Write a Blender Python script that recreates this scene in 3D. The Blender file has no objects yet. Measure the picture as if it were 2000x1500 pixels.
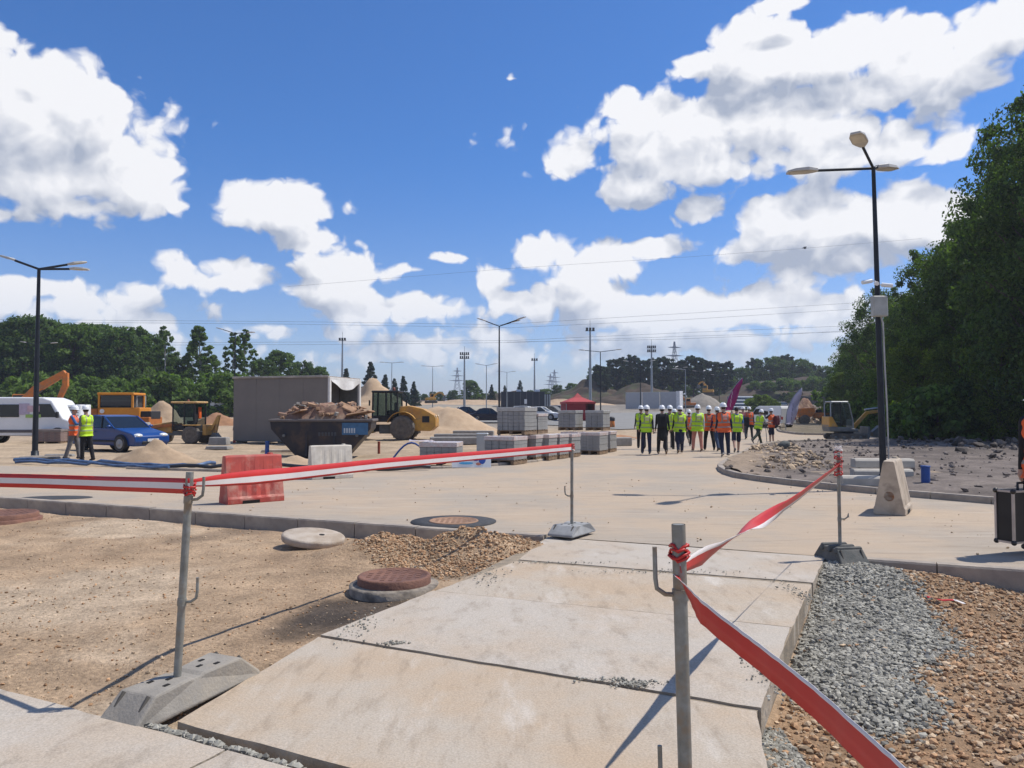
import bpy, math, random
import numpy as np
from mathutils import Vector, Matrix, noise as mnoise
R = math.radians
random.seed(7); rng = np.random.default_rng(7)
SC = bpy.context.scene
COL = SC.collection

# ------------------------------------------------------------------ camera
CAM_H = 1.6; FPX = 1500.0; PITCH = math.atan(53 / 1500.0)
cd = bpy.data.cameras.new('camera'); cam = bpy.data.objects.new('camera', cd); COL.objects.link(cam)
cd.sensor_width = 36; cd.lens = 36 * FPX / 2000; cd.clip_end = 9000; cd.clip_start = 0.05
cam.location = (0, 0, CAM_H); cam.rotation_euler = (math.pi / 2 + PITCH, 0, 0)
SC.camera = cam
SC.render.resolution_x = 1024; SC.render.resolution_y = 768
SC.view_settings.view_transform = 'Standard'; SC.view_settings.look = 'None'
SC.view_settings.gamma = 1; SC.view_settings.exposure = 0.12; SC.view_settings.use_curve_mapping = False

def ray(u, v):
    dx = (u - 1000) / FPX; dz = (750 - v) / FPX
    c, s = math.cos(PITCH), math.sin(PITCH)
    return dx, c - dz * s, s + dz * c
def gp(u, v, z=0.0):                      # pixel -> point on the level z
    dx, dy, dz = ray(u, v); t = (z - CAM_H) / dz
    return Vector((dx * t, dy * t, z))
def pp(u, v, Y):                          # pixel -> point at distance Y
    dx, dy, dz = ray(u, v); t = Y / dy
    return Vector((dx * t, Y, CAM_H + dz * t))
_TY = [-60, 48, 63, 82, 107, 136, 155, 250, 400, 700, 3000]
_TZ = [0, 0, .14, .6, 1.0, 2.0, 2.6, 4.6, 7.0, 10.0, 32.0]
def T(x, y): return float(np.interp(y, _TY, _TZ))
def xg(u, Y):                             # point on the terrain at column u and distance Y
    x = (u - 1000) / FPX * Y
    return Vector((x, Y, T(x, Y)))

def bk(q, d, z=0.0, side=0.0):              # a point d metres further along the same line of sight
    f = (q.y + d) / q.y; return (q.x * f + side, q.y + d, z)

# ------------------------------------------------------------------ sky and sun
SUN = Vector((0.50, 0.16, 0.86)).normalized()
EL = math.asin(SUN.z); AZ = math.atan2(SUN.x, SUN.y)
W = bpy.data.worlds.new('World'); SC.world = W; W.use_nodes = True
wt = W.node_tree; wt.nodes.clear()
def cloud_blobs():
    # (u, v, ru, rv, weight) as seen from the site; turned into azimuth / tangent of elevation
    B = [(40,215,230,125,1),(180,205,90,75,1),(90,330,240,110,1),(270,360,60,60,.9),(20,415,90,28,.6),
         (545,400,130,55,1),(500,430,95,40,.7),(610,470,90,32,.8),(410,535,115,48,1),(655,530,75,45,1),(640,580,95,38,.8),
         (800,598,70,30,.9),(40,560,105,26,.8),(530,645,75,26,.7),(660,655,65,26,.5),(880,505,65,16,.6),(800,525,60,14,.4),
         (280,570,30,20,.4),(740,540,35,12,.3),(360,398,20,12,.4),
         (1420,250,380,80,1),(1120,320,90,60,.8),(1230,380,80,38,1),(1620,290,210,85,1),(1420,300,330,80,1),(1240,215,130,45,.9),
         (1600,110,270,68,1),(1450,85,80,50,1),(1350,130,45,35,.8),(1800,140,130,70,1),(1920,70,110,60,.9),(1990,20,70,40,.7),(1720,190,170,60,.8),
         (1860,290,60,46,.8),(1380,410,50,30,.6),(1275,485,85,22,.7),(1530,10,60,18,.5),
         (1560,420,130,60,1),(1720,430,150,70,1),(1820,440,90,50,1),(1480,480,75,35,.7),(1650,510,110,60,.7),(1620,600,260,45,.5),
         (1070,500,85,60,1),(1150,525,105,70,1),(1130,570,150,60,1),(1050,600,70,50,.7),(1250,610,200,55,.9),(1420,610,130,42,1),(1560,610,120,36,1),
         (1300,670,330,40,.55),(980,665,80,26,.5),(830,670,130,20,.35),(1700,640,200,50,.5),(1000,153,14,8,.25),(500,690,700,35,.2),(1300,665,620,50,.28),(100,600,260,40,.3),(720,610,140,40,.5),(900,600,160,30,.3),(960,560,60,40,.4)]
    out = []
    for u, v, ru, rv, w in B:
        dx, dy, dz = ray(u, v); h = math.hypot(dx, dy)
        out.append((math.atan2(dx, dy), dz / h, ru / FPX, rv / FPX, w))
    r = random.Random(3)                     # the same kind of cloud all round the rest of the sky
    for i in range(26):
        a = r.uniform(0.85, 2 * math.pi - 0.85); e = r.uniform(.08, 1.2)
        s = r.uniform(.06, .22) * (.5 + e)
        if abs(a - AZ) < .8 and e > .7: continue
        out.append((a if a < math.pi else a - 2 * math.pi, e, s * 1.7, s * .6, r.uniform(.6, 1)))
    return out
def build_sky():
    N = wt.nodes; L = wt.links
    sky = N.new('ShaderNodeTexSky'); sky.sky_type = 'NISHITA'; sky.sun_disc = False
    sky.sun_elevation = EL; sky.sun_rotation = AZ; sky.altitude = 300; sky.air_density = 1.0; sky.dust_density = .6; sky.ozone_density = 1.6
    hs = N.new('ShaderNodeHueSaturation'); hs.inputs['Saturation'].default_value = 1.0; hs.inputs['Value'].default_value = 1.0
    L.new(sky.outputs[0], hs.inputs['Color'])
    b1 = N.new('ShaderNodeBackground'); b1.inputs['Strength'].default_value = .10
    tc = N.new('ShaderNodeTexCoord'); sx = N.new('ShaderNodeSeparateXYZ'); L.new(tc.outputs['Generated'], sx.inputs[0])
    mr = N.new('ShaderNodeMapRange'); mr.interpolation_type = 'SMOOTHSTEP'; L.new(sx.outputs[2], mr.inputs[0]); mr.inputs[1].default_value = 0.; mr.inputs[2].default_value = .34
    tv = N.new('ShaderNodeMix'); tv.data_type = 'RGBA'; L.new(mr.outputs[0], tv.inputs['Factor']); tv.inputs['A'].default_value = (.86, .92, 1.2, 1); tv.inputs['B'].default_value = (.42, .80, 1.30, 1)
    tm = N.new('ShaderNodeMix'); tm.data_type = 'RGBA'; tm.blend_type = 'MULTIPLY'; tm.inputs['Factor'].default_value = 1
    L.new(hs.outputs[0], tm.inputs['A']); L.new(tv.outputs['Result'], tm.inputs['B']); L.new(tm.outputs['Result'], b1.inputs['Color'])
    out = N.new('ShaderNodeOutputWorld'); L.new(b1.outputs[0], out.inputs['Surface'])
build_sky()
def cloud_layer():
    """clouds: a shell of the dome of the sky, open where the sky is clear"""
    az = np.concatenate([np.arange(-math.pi, -.85, .05), np.arange(-.85, .85, .008), np.arange(.85, math.pi + .05, .05)])
    te = np.concatenate([np.arange(.0, .62, .008), np.arange(.62, 1.7, .05)])
    A, E = np.meshgrid(az, te, indexing='xy')
    B = cloud_blobs()
    def field(a, e):
        acc = np.full(a.shape, -9.)
        for ca, ce, ra, re, w in B:
            da = (a - ca + math.pi) % (2 * math.pi) - math.pi
            dy = (e - ce) / re; dy = np.where(dy < 0, dy * 1.25, dy)
            s = w * (1 - np.sqrt((da / ra) ** 2 + dy ** 2)); h = np.maximum(.14 - np.abs(acc - s), 0)
            acc = np.maximum(acc, s) + h * h / (4 * .14)
        return np.minimum(acc, .6)
    DA, DE = .010, .020; CA, CE = .022, .048
    c0 = field(A, E); c1 = field(A + CA, E + CE)
    low = -np.clip(E, 0, .05) * 0
    Rr = 4200.
    hyp = np.sqrt(1 + E * E); V = np.stack([np.sin(A) / hyp, np.cos(A) / hyp, E / hyp], -1) * Rr
    r, c = A.shape; idx = np.arange(r * c).reshape(r, c)
    F = np.stack([idx[:-1, :-1], idx[:-1, 1:], idx[1:, 1:], idx[1:, :-1]], -1).reshape(-1, 4)
    F = F[(c0.ravel()[F] > -.62).any(1)]
    used, inv = np.unique(F, return_inverse=True)
    me = bpy.data.meshes.new('sky'); me.from_pydata(V.reshape(-1, 3)[used].tolist(), [], inv.reshape(-1, 4).tolist())
    me.polygons.foreach_set('use_smooth', [True] * len(me.polygons)); me.update()
    for nm, arr in (('c0', c0), ('c1', c1)):
        at = me.attributes.new(nm, 'FLOAT', 'POINT'); at.data.foreach_set('value', arr.ravel()[used].astype(np.float32))
    at = me.attributes.new('sp', 'FLOAT_VECTOR', 'POINT'); at.data.foreach_set('vector', np.stack([A, E, A * 0], -1).reshape(-1, 3)[used].astype(np.float32).ravel())
    o = bpy.data.objects.new('sky', me); COL.objects.link(o); o['kind'] = 'structure'
    m = bpy.data.materials.new('cloud'); m.use_nodes = True; t = m.node_tree; N = t.nodes; L = t.links; N.clear()
    def attr(n): q = N.new('ShaderNodeAttribute'); q.attribute_name = n; return q
    def vm(op, a, b=None, c=None):
        n = N.new('ShaderNodeVectorMath'); n.operation = op
        for i, q in enumerate((a, b, c)):
            if q is None: continue
            if isinstance(q, tuple): n.inputs[i].default_value = q
            else: L.new(q, n.inputs[i])
        return n.outputs['Vector']
    def mm(op, a, b=None, c=None, clamp=False):
        n = N.new('ShaderNodeMath'); n.operation = op; n.use_clamp = clamp
        for i, q in enumerate((a, b, c)):
            if q is None: continue
            if isinstance(q, (int, float)): n.inputs[i].default_value = q
            else: L.new(q, n.inputs[i])
        return n.outputs[0]
    def mr(x, a, b, c=0., d=1., smooth=True):
        n = N.new('ShaderNodeMapRange'); n.interpolation_type = 'SMOOTHSTEP' if smooth else 'LINEAR'; L.new(x, n.inputs[0])
        for i, q in zip((1, 2, 3, 4), (a, b, c, d)): n.inputs[i].default_value = q
        return n.outputs[0]
    P = attr('sp').outputs['Vector']
    def puffs(p):
        wn = N.new('ShaderNodeTexNoise'); wn.noise_dimensions = '2D'; wn.inputs['Scale'].default_value = 16; wn.inputs['Detail'].default_value = 3; L.new(p, wn.inputs['Vector'])
        pw = vm('MULTIPLY_ADD', vm('SUBTRACT', wn.outputs['Color'], (.5, .5, .5)), (.05, .035, 0), p)
        vo = N.new('ShaderNodeTexVoronoi'); vo.voronoi_dimensions = '2D'; vo.feature = 'F1'; vo.inputs['Scale'].default_value = 18; vo.inputs['Detail'].default_value = 2.
        vo.inputs['Roughness'].default_value = .6; L.new(pw, vo.inputs['Vector'])
        no = N.new('ShaderNodeTexNoise'); no.noise_dimensions = '2D'; no.inputs['Scale'].default_value = 7.5; no.inputs['Detail'].default_value = 8; no.inputs['Roughness'].default_value = .56; L.new(pw, no.inputs['Vector'])
        return mm('ADD', mm('MULTIPLY_ADD', vo.outputs['Distance'], -.46, .38), mm('MULTIPLY_ADD', no.outputs['Fac'], 1.2, -.60))
    D0 = mm('ADD', attr('c0').outputs['Fac'], puffs(P)); D1 = mm('ADD', attr('c1').outputs['Fac'], puffs(vm('ADD', P, (DA, DE, 0))))
    al = mr(D0, .0, .25)
    sp = N.new('ShaderNodeSeparateXYZ'); L.new(P, sp.inputs[0])
    al = mm('MULTIPLY', al, mr(sp.outputs[1], .0, .16, .45, .97))
    lit = mm('MULTIPLY_ADD', mm('SUBTRACT', D0, D1), 1.05, mr(D0, .1, .9, .74, .42, False), True)
    cr = N.new('ShaderNodeMix'); cr.data_type = 'RGBA'; L.new(mr(lit, .2, .85, 0, 1, False), cr.inputs['Factor'])
    cr.inputs['A'].default_value = (.42, .47, .58, 1); cr.inputs['B'].default_value = (.97, .97, .99, 1)
    em = N.new('ShaderNodeEmission'); em.inputs['Strength'].default_value = .92; L.new(cr.outputs['Result'], em.inputs['Color'])
    tr = N.new('ShaderNodeBsdfTransparent'); mx = N.new('ShaderNodeMixShader'); L.new(al, mx.inputs[0]); L.new(tr.outputs[0], mx.inputs[1]); L.new(em.outputs[0], mx.inputs[2])
    out = N.new('ShaderNodeOutputMaterial'); L.new(mx.outputs[0], out.inputs['Surface'])
    m.cycles.emission_sampling = 'NONE'; me.materials.append(m)
cloud_layer()
sd = bpy.data.lights.new('sun', 'SUN'); sd.energy = 4.4; sd.angle = R(.53); sd.color = (1, .955, .89)
so = bpy.data.objects.new('sun', sd); COL.objects.link(so)
so.rotation_euler = SUN.to_track_quat('Z', 'Y').to_euler(); so.location = (20, 5, 40)

# ------------------------------------------------------------------ materials
MATS = {}
def lin(c):
    return tuple(((x / 255) / 12.92 if x / 255 <= .04045 else ((x / 255 + .055) / 1.055) ** 2.4) for x in c)
def mat(name, col, rough=.6, metal=0., col2=None, scale=4., bump=0., bscale=60., var=.25, spec=.4, detail=6, col3=None, scale3=1., stretch=None, island=0., transl=0., contrast=(.35, .65)):
    if name in MATS: return MATS[name]
    m = bpy.data.materials.new(name); m.use_nodes = True; MATS[name] = m
    t = m.node_tree; N = t.nodes; L = t.links
    b = N['Principled BSDF']; b.inputs['Roughness'].default_value = rough; b.inputs['Metallic'].default_value = metal
    b.inputs['Specular IOR Level'].default_value = spec
    tc = N.new('ShaderNodeTexCoord'); vec = tc.outputs['Object']
    if stretch:
        mp = N.new('ShaderNodeMapping'); mp.inputs['Scale'].default_value = stretch; L.new(vec, mp.inputs[0]); vec = mp.outputs[0]
    if col2 is None: col2 = tuple(c * (1 - var) for c in col)
    def mixn(fac, a, bb):
        n = N.new('ShaderNodeMix'); n.data_type = 'RGBA'; L.new(fac, n.inputs['Factor'])
        for k, q in (('A', a), ('B', bb)):
            if isinstance(q, tuple): n.inputs[k].default_value = (*q, 1)
            else: L.new(q, n.inputs[k])
        return n.outputs['Result']
    def nz(s, d=detail, lo=contrast[0], hi=contrast[1], ro=.6):
        n = N.new('ShaderNodeTexNoise'); n.inputs['Scale'].default_value = s; n.inputs['Detail'].default_value = d
        n.inputs['Roughness'].default_value = ro; L.new(vec, n.inputs['Vector'])
        r = N.new('ShaderNodeMapRange'); L.new(n.outputs['Fac'], r.inputs[0]); r.inputs[1].default_value = lo; r.inputs[2].default_value = hi
        return r.outputs[0], n.outputs['Fac']
    f, raw = nz(scale)
    c = mixn(f, col, col2)
    if col3 is not None:
        f3, _ = nz(scale3, 5, .5, .68); c = mixn(f3, c, col3)
    if island:
        gi = N.new('ShaderNodeNewGeometry'); r = N.new('ShaderNodeMapRange'); L.new(gi.outputs['Random Per Island'], r.inputs[0])
        r.inputs[3].default_value = 1 - island; r.inputs[4].default_value = 1 + island
        h = N.new('ShaderNodeHueSaturation'); L.new(r.outputs[0], h.inputs['Value']); L.new(c, h.inputs['Color']); c = h.outputs[0]
    L.new(c, b.inputs['Base Color'])
    if bump:
        n = N.new('ShaderNodeTexNoise'); n.inputs['Scale'].default_value = bscale; n.inputs['Detail'].default_value = 5; L.new(vec, n.inputs['Vector'])
        bn = N.new('ShaderNodeBump'); bn.inputs['Strength'].default_value = bump; bn.inputs['Distance'].default_value = .02
        L.new(n.outputs['Fac'], bn.inputs['Height']); L.new(bn.outputs[0], b.inputs['Normal'])
    if transl:
        tr = N.new('ShaderNodeBsdfTranslucent'); h = N.new('ShaderNodeHueSaturation'); h.inputs['Value'].default_value = 1.5; h.inputs['Saturation'].default_value = 1.15
        L.new(c, h.inputs['Color']); L.new(h.outputs[0], tr.inputs['Color'])
        ms = N.new('ShaderNodeMixShader'); ms.inputs[0].default_value = transl
        L.new(b.outputs[0], ms.inputs[1]); L.new(tr.outputs[0], ms.inputs[2]); L.new(ms.outputs[0], N['Material Output'].inputs['Surface'])
    return m
def glass(name='window_glass', col=(.012, .016, .02), rough=.06):
    return mat(name, col, rough, var=.1, spec=.6)
def seeglass(name='clear_pane', tint=(.75, .85, .85)):
    if name in MATS: return MATS[name]
    m = bpy.data.materials.new(name); m.use_nodes = True; MATS[name] = m
    t = m.node_tree; N = t.nodes; L = t.links; b = N['Principled BSDF']
    b.inputs['Base Color'].default_value = (.02, .025, .03, 1); b.inputs['Roughness'].default_value = .05
    tr = N.new('ShaderNodeBsdfTransparent'); tr.inputs['Color'].default_value = (*tint, 1)
    ms = N.new('ShaderNodeMixShader'); ms.inputs[0].default_value = .72
    L.new(b.outputs[0], ms.inputs[1]); L.new(tr.outputs[0], ms.inputs[2]); L.new(ms.outputs[0], N['Material Output'].inputs['Surface'])
    return m

# ------------------------------------------------------------------ mesh helpers
class MB:
    def __init__(s): s.v = []; s.f = []; s.m = []; s.s = []; s.X = None
    def add(s, vs, fs, m=0, smooth=False):
        o = len(s.v)
        if s.X is not None: vs = [s.X @ Vector(p) for p in vs]
        s.v += [tuple(p) for p in vs]
        for f in fs: s.f.append([o + i for i in f]); s.m.append(m); s.s.append(smooth)
        return s
    def box(s, c, d, rz=0, m=0, top=(1, 1), ry=0, rx=0):
        a, b, h = d[0] / 2, d[1] / 2, d[2] / 2
        vs = [Vector((-a, -b, -h)), Vector((a, -b, -h)), Vector((a, b, -h)), Vector((-a, b, -h)),
              Vector((-a * top[0], -b * top[1], h)), Vector((a * top[0], -b * top[1], h)), Vector((a * top[0], b * top[1], h)), Vector((-a * top[0], b * top[1], h))]
        q = Matrix.Rotation(rz, 3, 'Z') @ Matrix.Rotation(ry, 3, 'Y') @ Matrix.Rotation(rx, 3, 'X'); c = Vector(c)
        return s.add([c + q @ p for p in vs], [(0, 3, 2, 1), (4, 5, 6, 7), (0, 1, 5, 4), (1, 2, 6, 5), (2, 3, 7, 6), (3, 0, 4, 7)], m)
    def prism(s, poly, w, m=0, y0=None, smooth=False):
        # poly in x,z; w: half width, a number or f(x,z); y0 gives (low, high) instead
        n = len(poly)
        if y0 is not None: L_ = [(x, y0[0], z) for x, z in poly]; R_ = [(x, y0[1], z) for x, z in poly]
        else:
            wf = w if callable(w) else (lambda x, z: w)
            L_ = [(x, -wf(x, z), z) for x, z in poly]; R_ = [(x, wf(x, z), z) for x, z in poly]
        fs = [tuple(range(n))[::-1], tuple(range(n, 2 * n))] if True else []
        for i in range(n):
            j = (i + 1) % n; fs.append((i, j, n + j, n + i))
        # orientation: make consistent
        A = sum(poly[i][0] * poly[(i + 1) % n][1] - poly[(i + 1) % n][0] * poly[i][1] for i in range(n))
        if A > 0: fs = [f[::-1] if k >= 2 else f for k, f in enumerate(fs)]; fs[0] = tuple(range(n)); fs[1] = tuple(range(n, 2 * n))[::-1]
        fs = [tuple(f) for f in fs]
        return s.add(L_ + R_, fs, m, smooth)
    def plate(s, poly, z0, z1, m=0):
        # poly in x,y between two levels
        n = len(poly); A = sum(poly[i][0] * poly[(i + 1) % n][1] - poly[(i + 1) % n][0] * poly[i][1] for i in range(n))
        if A < 0: poly = poly[::-1]
        vs = [(x, y, z0) for x, y in poly] + [(x, y, z1) for x, y in poly]
        fs = [tuple(range(n))[::-1], tuple(range(n, 2 * n))] + [(i, (i + 1) % n, n + (i + 1) % n, n + i) for i in range(n)]
        return s.add(vs, fs, m)
    def tube(s, pts, r, n=8, m=0, cap=True, smooth=True, r1=None):
        pts = [Vector(p) for p in pts]; k = len(pts)
        rs = r if isinstance(r, (list, tuple)) else [r + ((r1 if r1 is not None else r) - r) * i / max(1, k - 1) for i in range(k)]
        vs = []; up = None
        for i, p in enumerate(pts):
            d = (pts[min(i + 1, k - 1)] - pts[max(i - 1, 0)]).normalized()
            if up is None: up = Vector((0, 0, 1)) if abs(d.z) < .9 else Vector((1, 0, 0))
            a = d.cross(up)
            if a.length < 1e-4: a = d.cross(Vector((0, 1, 0)))
            a.normalize(); b = a.cross(d); up = b
            for j in range(n):
                t = 2 * math.pi * j / n; vs.append(p + (a * math.cos(t) + b * math.sin(t)) * rs[i])
        fs = [(i * n + j, i * n + (j + 1) % n, (i + 1) * n + (j + 1) % n, (i + 1) * n + j) for i in range(k - 1) for j in range(n)]
        s.add(vs, fs, m, smooth)
        if cap: s.add(vs[:n], [tuple(range(n))[::-1]], m); s.add(vs[-n:], [tuple(range(n))], m)
        return s
    def lathe(s, prof, n=24, m=0, c=(0, 0, 0), axis='Z', smooth=True, sx=1, sy=1):
        vs = []; c = Vector(c)
        for r, z in prof:
            for j in range(n):
                t = 2 * math.pi * j / n; p = Vector((r * math.cos(t) * sx, r * math.sin(t) * sy, z))
                if axis == 'Y': p = Vector((p.x, p.z, p.y))
                if axis == 'X': p = Vector((p.z, p.x, p.y))
                vs.append(c + p)
        k = len(prof)
        fs = [(i * n + j, i * n + (j + 1) % n, (i + 1) * n + (j + 1) % n, (i + 1) * n + j) for i in range(k - 1) for j in range(n)]
        if axis == 'Y': fs = [f[::-1] for f in fs]
        s.add(vs, fs, m, smooth)
        if prof[0][0] > 1e-6: s.add(vs[:n], [tuple(range(n))[::-1]], m)
        if prof[-1][0] > 1e-6: s.add(vs[-n:], [tuple(range(n))], m)
        return s
    def ell(s, c, r, nu=12, nv=8, m=0):
        prof = [(math.sin(math.pi * i / nv), -math.cos(math.pi * i / nv)) for i in range(nv + 1)]; c = Vector(c)
        vs = []
        for a, z in prof:
            for j in range(nu):
                t = 2 * math.pi * j / nu; vs.append(c + Vector((a * math.cos(t) * r[0], a * math.sin(t) * r[1], z * r[2])))
        return s.add(vs, [(i * nu + j, i * nu + (j + 1) % nu, (i + 1) * nu + (j + 1) % nu, (i + 1) * nu + j) for i in range(nv) for j in range(nu)], m, True)
    def loft(s, rings, m=0, smooth=True, cap=True):
        n = len(rings[0]); vs = [p for r in rings for p in r]
        s.add(vs, [(i * n + j, i * n + (j + 1) % n, (i + 1) * n + (j + 1) % n, (i + 1) * n + j) for i in range(len(rings) - 1) for j in range(n)], m, smooth)
        if cap: s.add(rings[0], [tuple(range(n))[::-1]], m); s.add(rings[-1], [tuple(range(n))], m)
        return s
    def build(s, name, mats, parent=None, bevel=0, seg=1, loc=None):
        me = bpy.data.meshes.new(name); me.from_pydata(s.v, [], s.f)
        if not isinstance(mats, (list, tuple)): mats = [mats]
        for q in mats: me.materials.append(q)
        me.polygons.foreach_set('material_index', s.m); me.polygons.foreach_set('use_smooth', s.s); me.update()
        o = bpy.data.objects.new(name, me); COL.objects.link(o)
        if parent: o.parent = parent
        if loc is not None: o.location = loc
        if bevel:
            b = o.modifiers.new('bevel', 'BEVEL'); b.width = bevel; b.segments = seg; b.limit_method = 'ANGLE'; b.angle_limit = R(35)
        return o
def npmesh(name, v, faces, mats, parent=None, mi=None, smooth=False):
    """v: (n,3) array; faces: (m,k) array of one size"""
    me = bpy.data.meshes.new(name); v = np.asarray(v, np.float32); faces = np.asarray(faces, np.int32); k = faces.shape[1]
    me.vertices.add(len(v)); me.vertices.foreach_set('co', v.ravel())
    me.loops.add(faces.size); me.loops.foreach_set('vertex_index', faces.ravel())
    me.polygons.add(len(faces)); me.polygons.foreach_set('loop_start', np.arange(0, faces.size, k, dtype=np.int32))
    if mi is not None: me.polygons.foreach_set('material_index', np.asarray(mi, np.int32))
    me.polygons.foreach_set('use_smooth', np.full(len(faces), smooth, bool))
    if not isinstance(mats, (list, tuple)): mats = [mats]
    for q in mats: me.materials.append(q)
    me.update(calc_edges=True); me.validate()
    o = bpy.data.objects.new(name, me); COL.objects.link(o)
    if parent: o.parent = parent
    return o
def thing(name, label, cat, loc=(0, 0, 0), rz=0, group=None, s=1.0):
    o = bpy.data.objects.new(name, None); COL.objects.link(o); o.empty_display_size = .2
    o.location = loc; o.rotation_euler = (0, 0, rz); o.scale = (s, s, s)
    return tag(o, label, cat, group)
def tag(o, label, cat, group=None, kind=None):
    if label: o['label'] = label
    if cat: o['category'] = cat
    if group: o['group'] = group
    if kind: o['kind'] = kind
    return o
def struct(o): o['kind'] = 'structure'; return o
def holder(name):
    o = bpy.data.objects.new(name, None); COL.objects.link(o); return struct(o)
def copy_tree(o, parent=None):
    c = o.copy(); COL.objects.link(c); c.parent = parent
    for ch in list(o.children): copy_tree(ch, c)
    return c
def rep(name, mb, m, parent, places, bevel=0):
    """alike pieces, each an object of its own, sharing one mesh"""
    first = None
    for p in places:
        loc, rot = (p if isinstance(p[0], (tuple, list, Vector)) else (p, (0, 0, 0)))
        if first is None: o = first = mb.build(name, m, parent, bevel)
        else: o = first.copy(); COL.objects.link(o)
        o.parent = parent; o.location = loc; o.rotation_euler = rot
    return first
def fbm(x, y, s=1., o=4, seed=0.):
    t = 0; a = .5
    for i in range(o): t += a * mnoise.noise(Vector((x * s + seed, y * s - seed, seed * .37))); s *= 2.1; a *= .5
    return t
def sstep(a, b, x):
    t = min(1, max(0, (x - a) / (b - a))); return t * t * (3 - 2 * t)
# ------------------------------------------------------------------ the setting
def inpoly(px, py, poly):
    r = np.zeros(px.shape, bool); n = len(poly)
    for i in range(n):
        x1, y1 = poly[i]; x2, y2 = poly[(i + 1) % n]
        c = ((y1 > py) != (y2 > py)) & (px < (x2 - x1) * (py - y1) / ((y2 - y1) + 1e-12) + x1)
        r ^= c
    return r
def polydist(px, py, poly, closed=True):
    d = np.full(px.shape, 1e9); n = len(poly)
    for i in range(n if closed else n - 1):
        ax, ay = poly[i]; bx, by = poly[(i + 1) % n]; vx, vy = bx - ax, by - ay
        t = np.clip(((px - ax) * vx + (py - ay) * vy) / (vx * vx + vy * vy + 1e-12), 0, 1)
        d = np.minimum(d, np.hypot(px - ax - t * vx, py - ay - t * vy))
    return d
def ss(a, b, x):
    t = np.clip((x - a) / (b - a), 0, 1); return t * t * (3 - 2 * t)
_perm = np.random.default_rng(11).random((257, 257)).astype(np.float64)
def vn(x, y):                                         # value noise, arrays
    xi = np.floor(x).astype(int); yi = np.floor(y).astype(int); fx = x - xi; fy = y - yi
    fx = fx * fx * (3 - 2 * fx); fy = fy * fy * (3 - 2 * fy); P = lambda a, b: _perm[a % 257, b % 257]
    return ((P(xi, yi) * (1 - fx) + P(xi + 1, yi) * fx) * (1 - fy) + (P(xi, yi + 1) * (1 - fx) + P(xi + 1, yi + 1) * fx) * fy) * 2 - 1
def vfbm(x, y, s, o=4, sd=0.):
    t = np.zeros(np.shape(x)); a = .5
    for i in range(o): t = t + a * vn(x * s + sd + 17 * i, y * s - sd + 31 * i); s *= 2.03; a *= .52
    return t
TA = lambda y: np.interp(y, _TY, _TZ)
xy = lambda p: (p.x, p.y)
def vmat(name, rough=.95, n1=3., n2=40., amt=.35, bump=.6, bscale=55., stretch=None, fine=.3):
    m = bpy.data.materials.new(name); m.use_nodes = True; t = m.node_tree; N = t.nodes; L = t.links; b = N['Principled BSDF']
    b.inputs['Roughness'].default_value = rough; b.inputs['Specular IOR Level'].default_value = .15
    at = N.new('ShaderNodeAttribute'); at.attribute_name = 'tone'
    tc = N.new('ShaderNodeTexCoord'); vec = tc.outputs['Object']; raw = vec
    if stretch:
        mp = N.new('ShaderNodeMapping'); mp.inputs['Scale'].default_value = stretch[0]; mp.inputs['Rotation'].default_value = (0, 0, stretch[1]); L.new(vec, mp.inputs[0]); vec = mp.outputs[0]
    def nz(s, lo, hi, a, c, v=vec):
        n = N.new('ShaderNodeTexNoise'); n.inputs['Scale'].default_value = s; n.inputs['Detail'].default_value = 7; n.inputs['Roughness'].default_value = .62; L.new(v, n.inputs['Vector'])
        r = N.new('ShaderNodeMapRange'); L.new(n.outputs['Fac'], r.inputs[0])
        for i, q in zip((1, 2, 3, 4), (lo, hi, a, c)): r.inputs[i].default_value = q
        return r.outputs[0], n.outputs['Fac']
    a, _ = nz(n1, .32, .7, 1 + amt * .5, 1 - amt); c, raw2 = nz(n2, .3, .72, 1 + fine * .5, 1 - fine, raw)
    mu = N.new('ShaderNodeMath'); mu.operation = 'MULTIPLY'; L.new(a, mu.inputs[0]); L.new(c, mu.inputs[1])
    h = N.new('ShaderNodeHueSaturation'); L.new(at.outputs['Color'], h.inputs['Color']); L.new(mu.outputs[0], h.inputs['Value'])
    L.new(h.outputs[0], b.inputs['Base Color'])
    n = N.new('ShaderNodeTexNoise'); n.inputs['Scale'].default_value = bscale; n.inputs['Detail'].default_value = 6; n.inputs['Roughness'].default_value = .65; L.new(raw, n.inputs['Vector'])
    bn = N.new('ShaderNodeBump'); bn.inputs['Strength'].default_value = bump; bn.inputs['Distance'].default_value = .03
    L.new(n.outputs['Fac'], bn.inputs['Height']); L.new(bn.outputs[0], b.inputs['Normal'])
    return m
def sheet(name, X, Y, Z, colr, m, keep=None, smooth=True):
    """X,Y,Z (r,c) grids; colr (r,c,3)"""
    r, c = X.shape; idx = np.arange(r * c).reshape(r, c)
    F = np.stack([idx[:-1, :-1], idx[:-1, 1:], idx[1:, 1:], idx[1:, :-1]], -1).reshape(-1, 4)
    if keep is not None: F = F[keep.ravel()[F].all(1)]
    used, inv = np.unique(F, return_inverse=True)
    V = np.stack([X, Y, Z], -1).reshape(-1, 3)[used]
    o = npmesh(name, V, inv.reshape(-1, 4), m, smooth=smooth)
    a = o.data.color_attributes.new('tone', 'FLOAT_COLOR', 'POINT')
    cc = np.ones((len(used), 4), np.float32); cc[:, :3] = colr.reshape(-1, 3)[used]
    a.data.foreach_set('color', cc.ravel())
    return o
def mixc(c, t, col):
    return c * (1 - t[..., None]) + np.array(col) * t[..., None]

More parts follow.
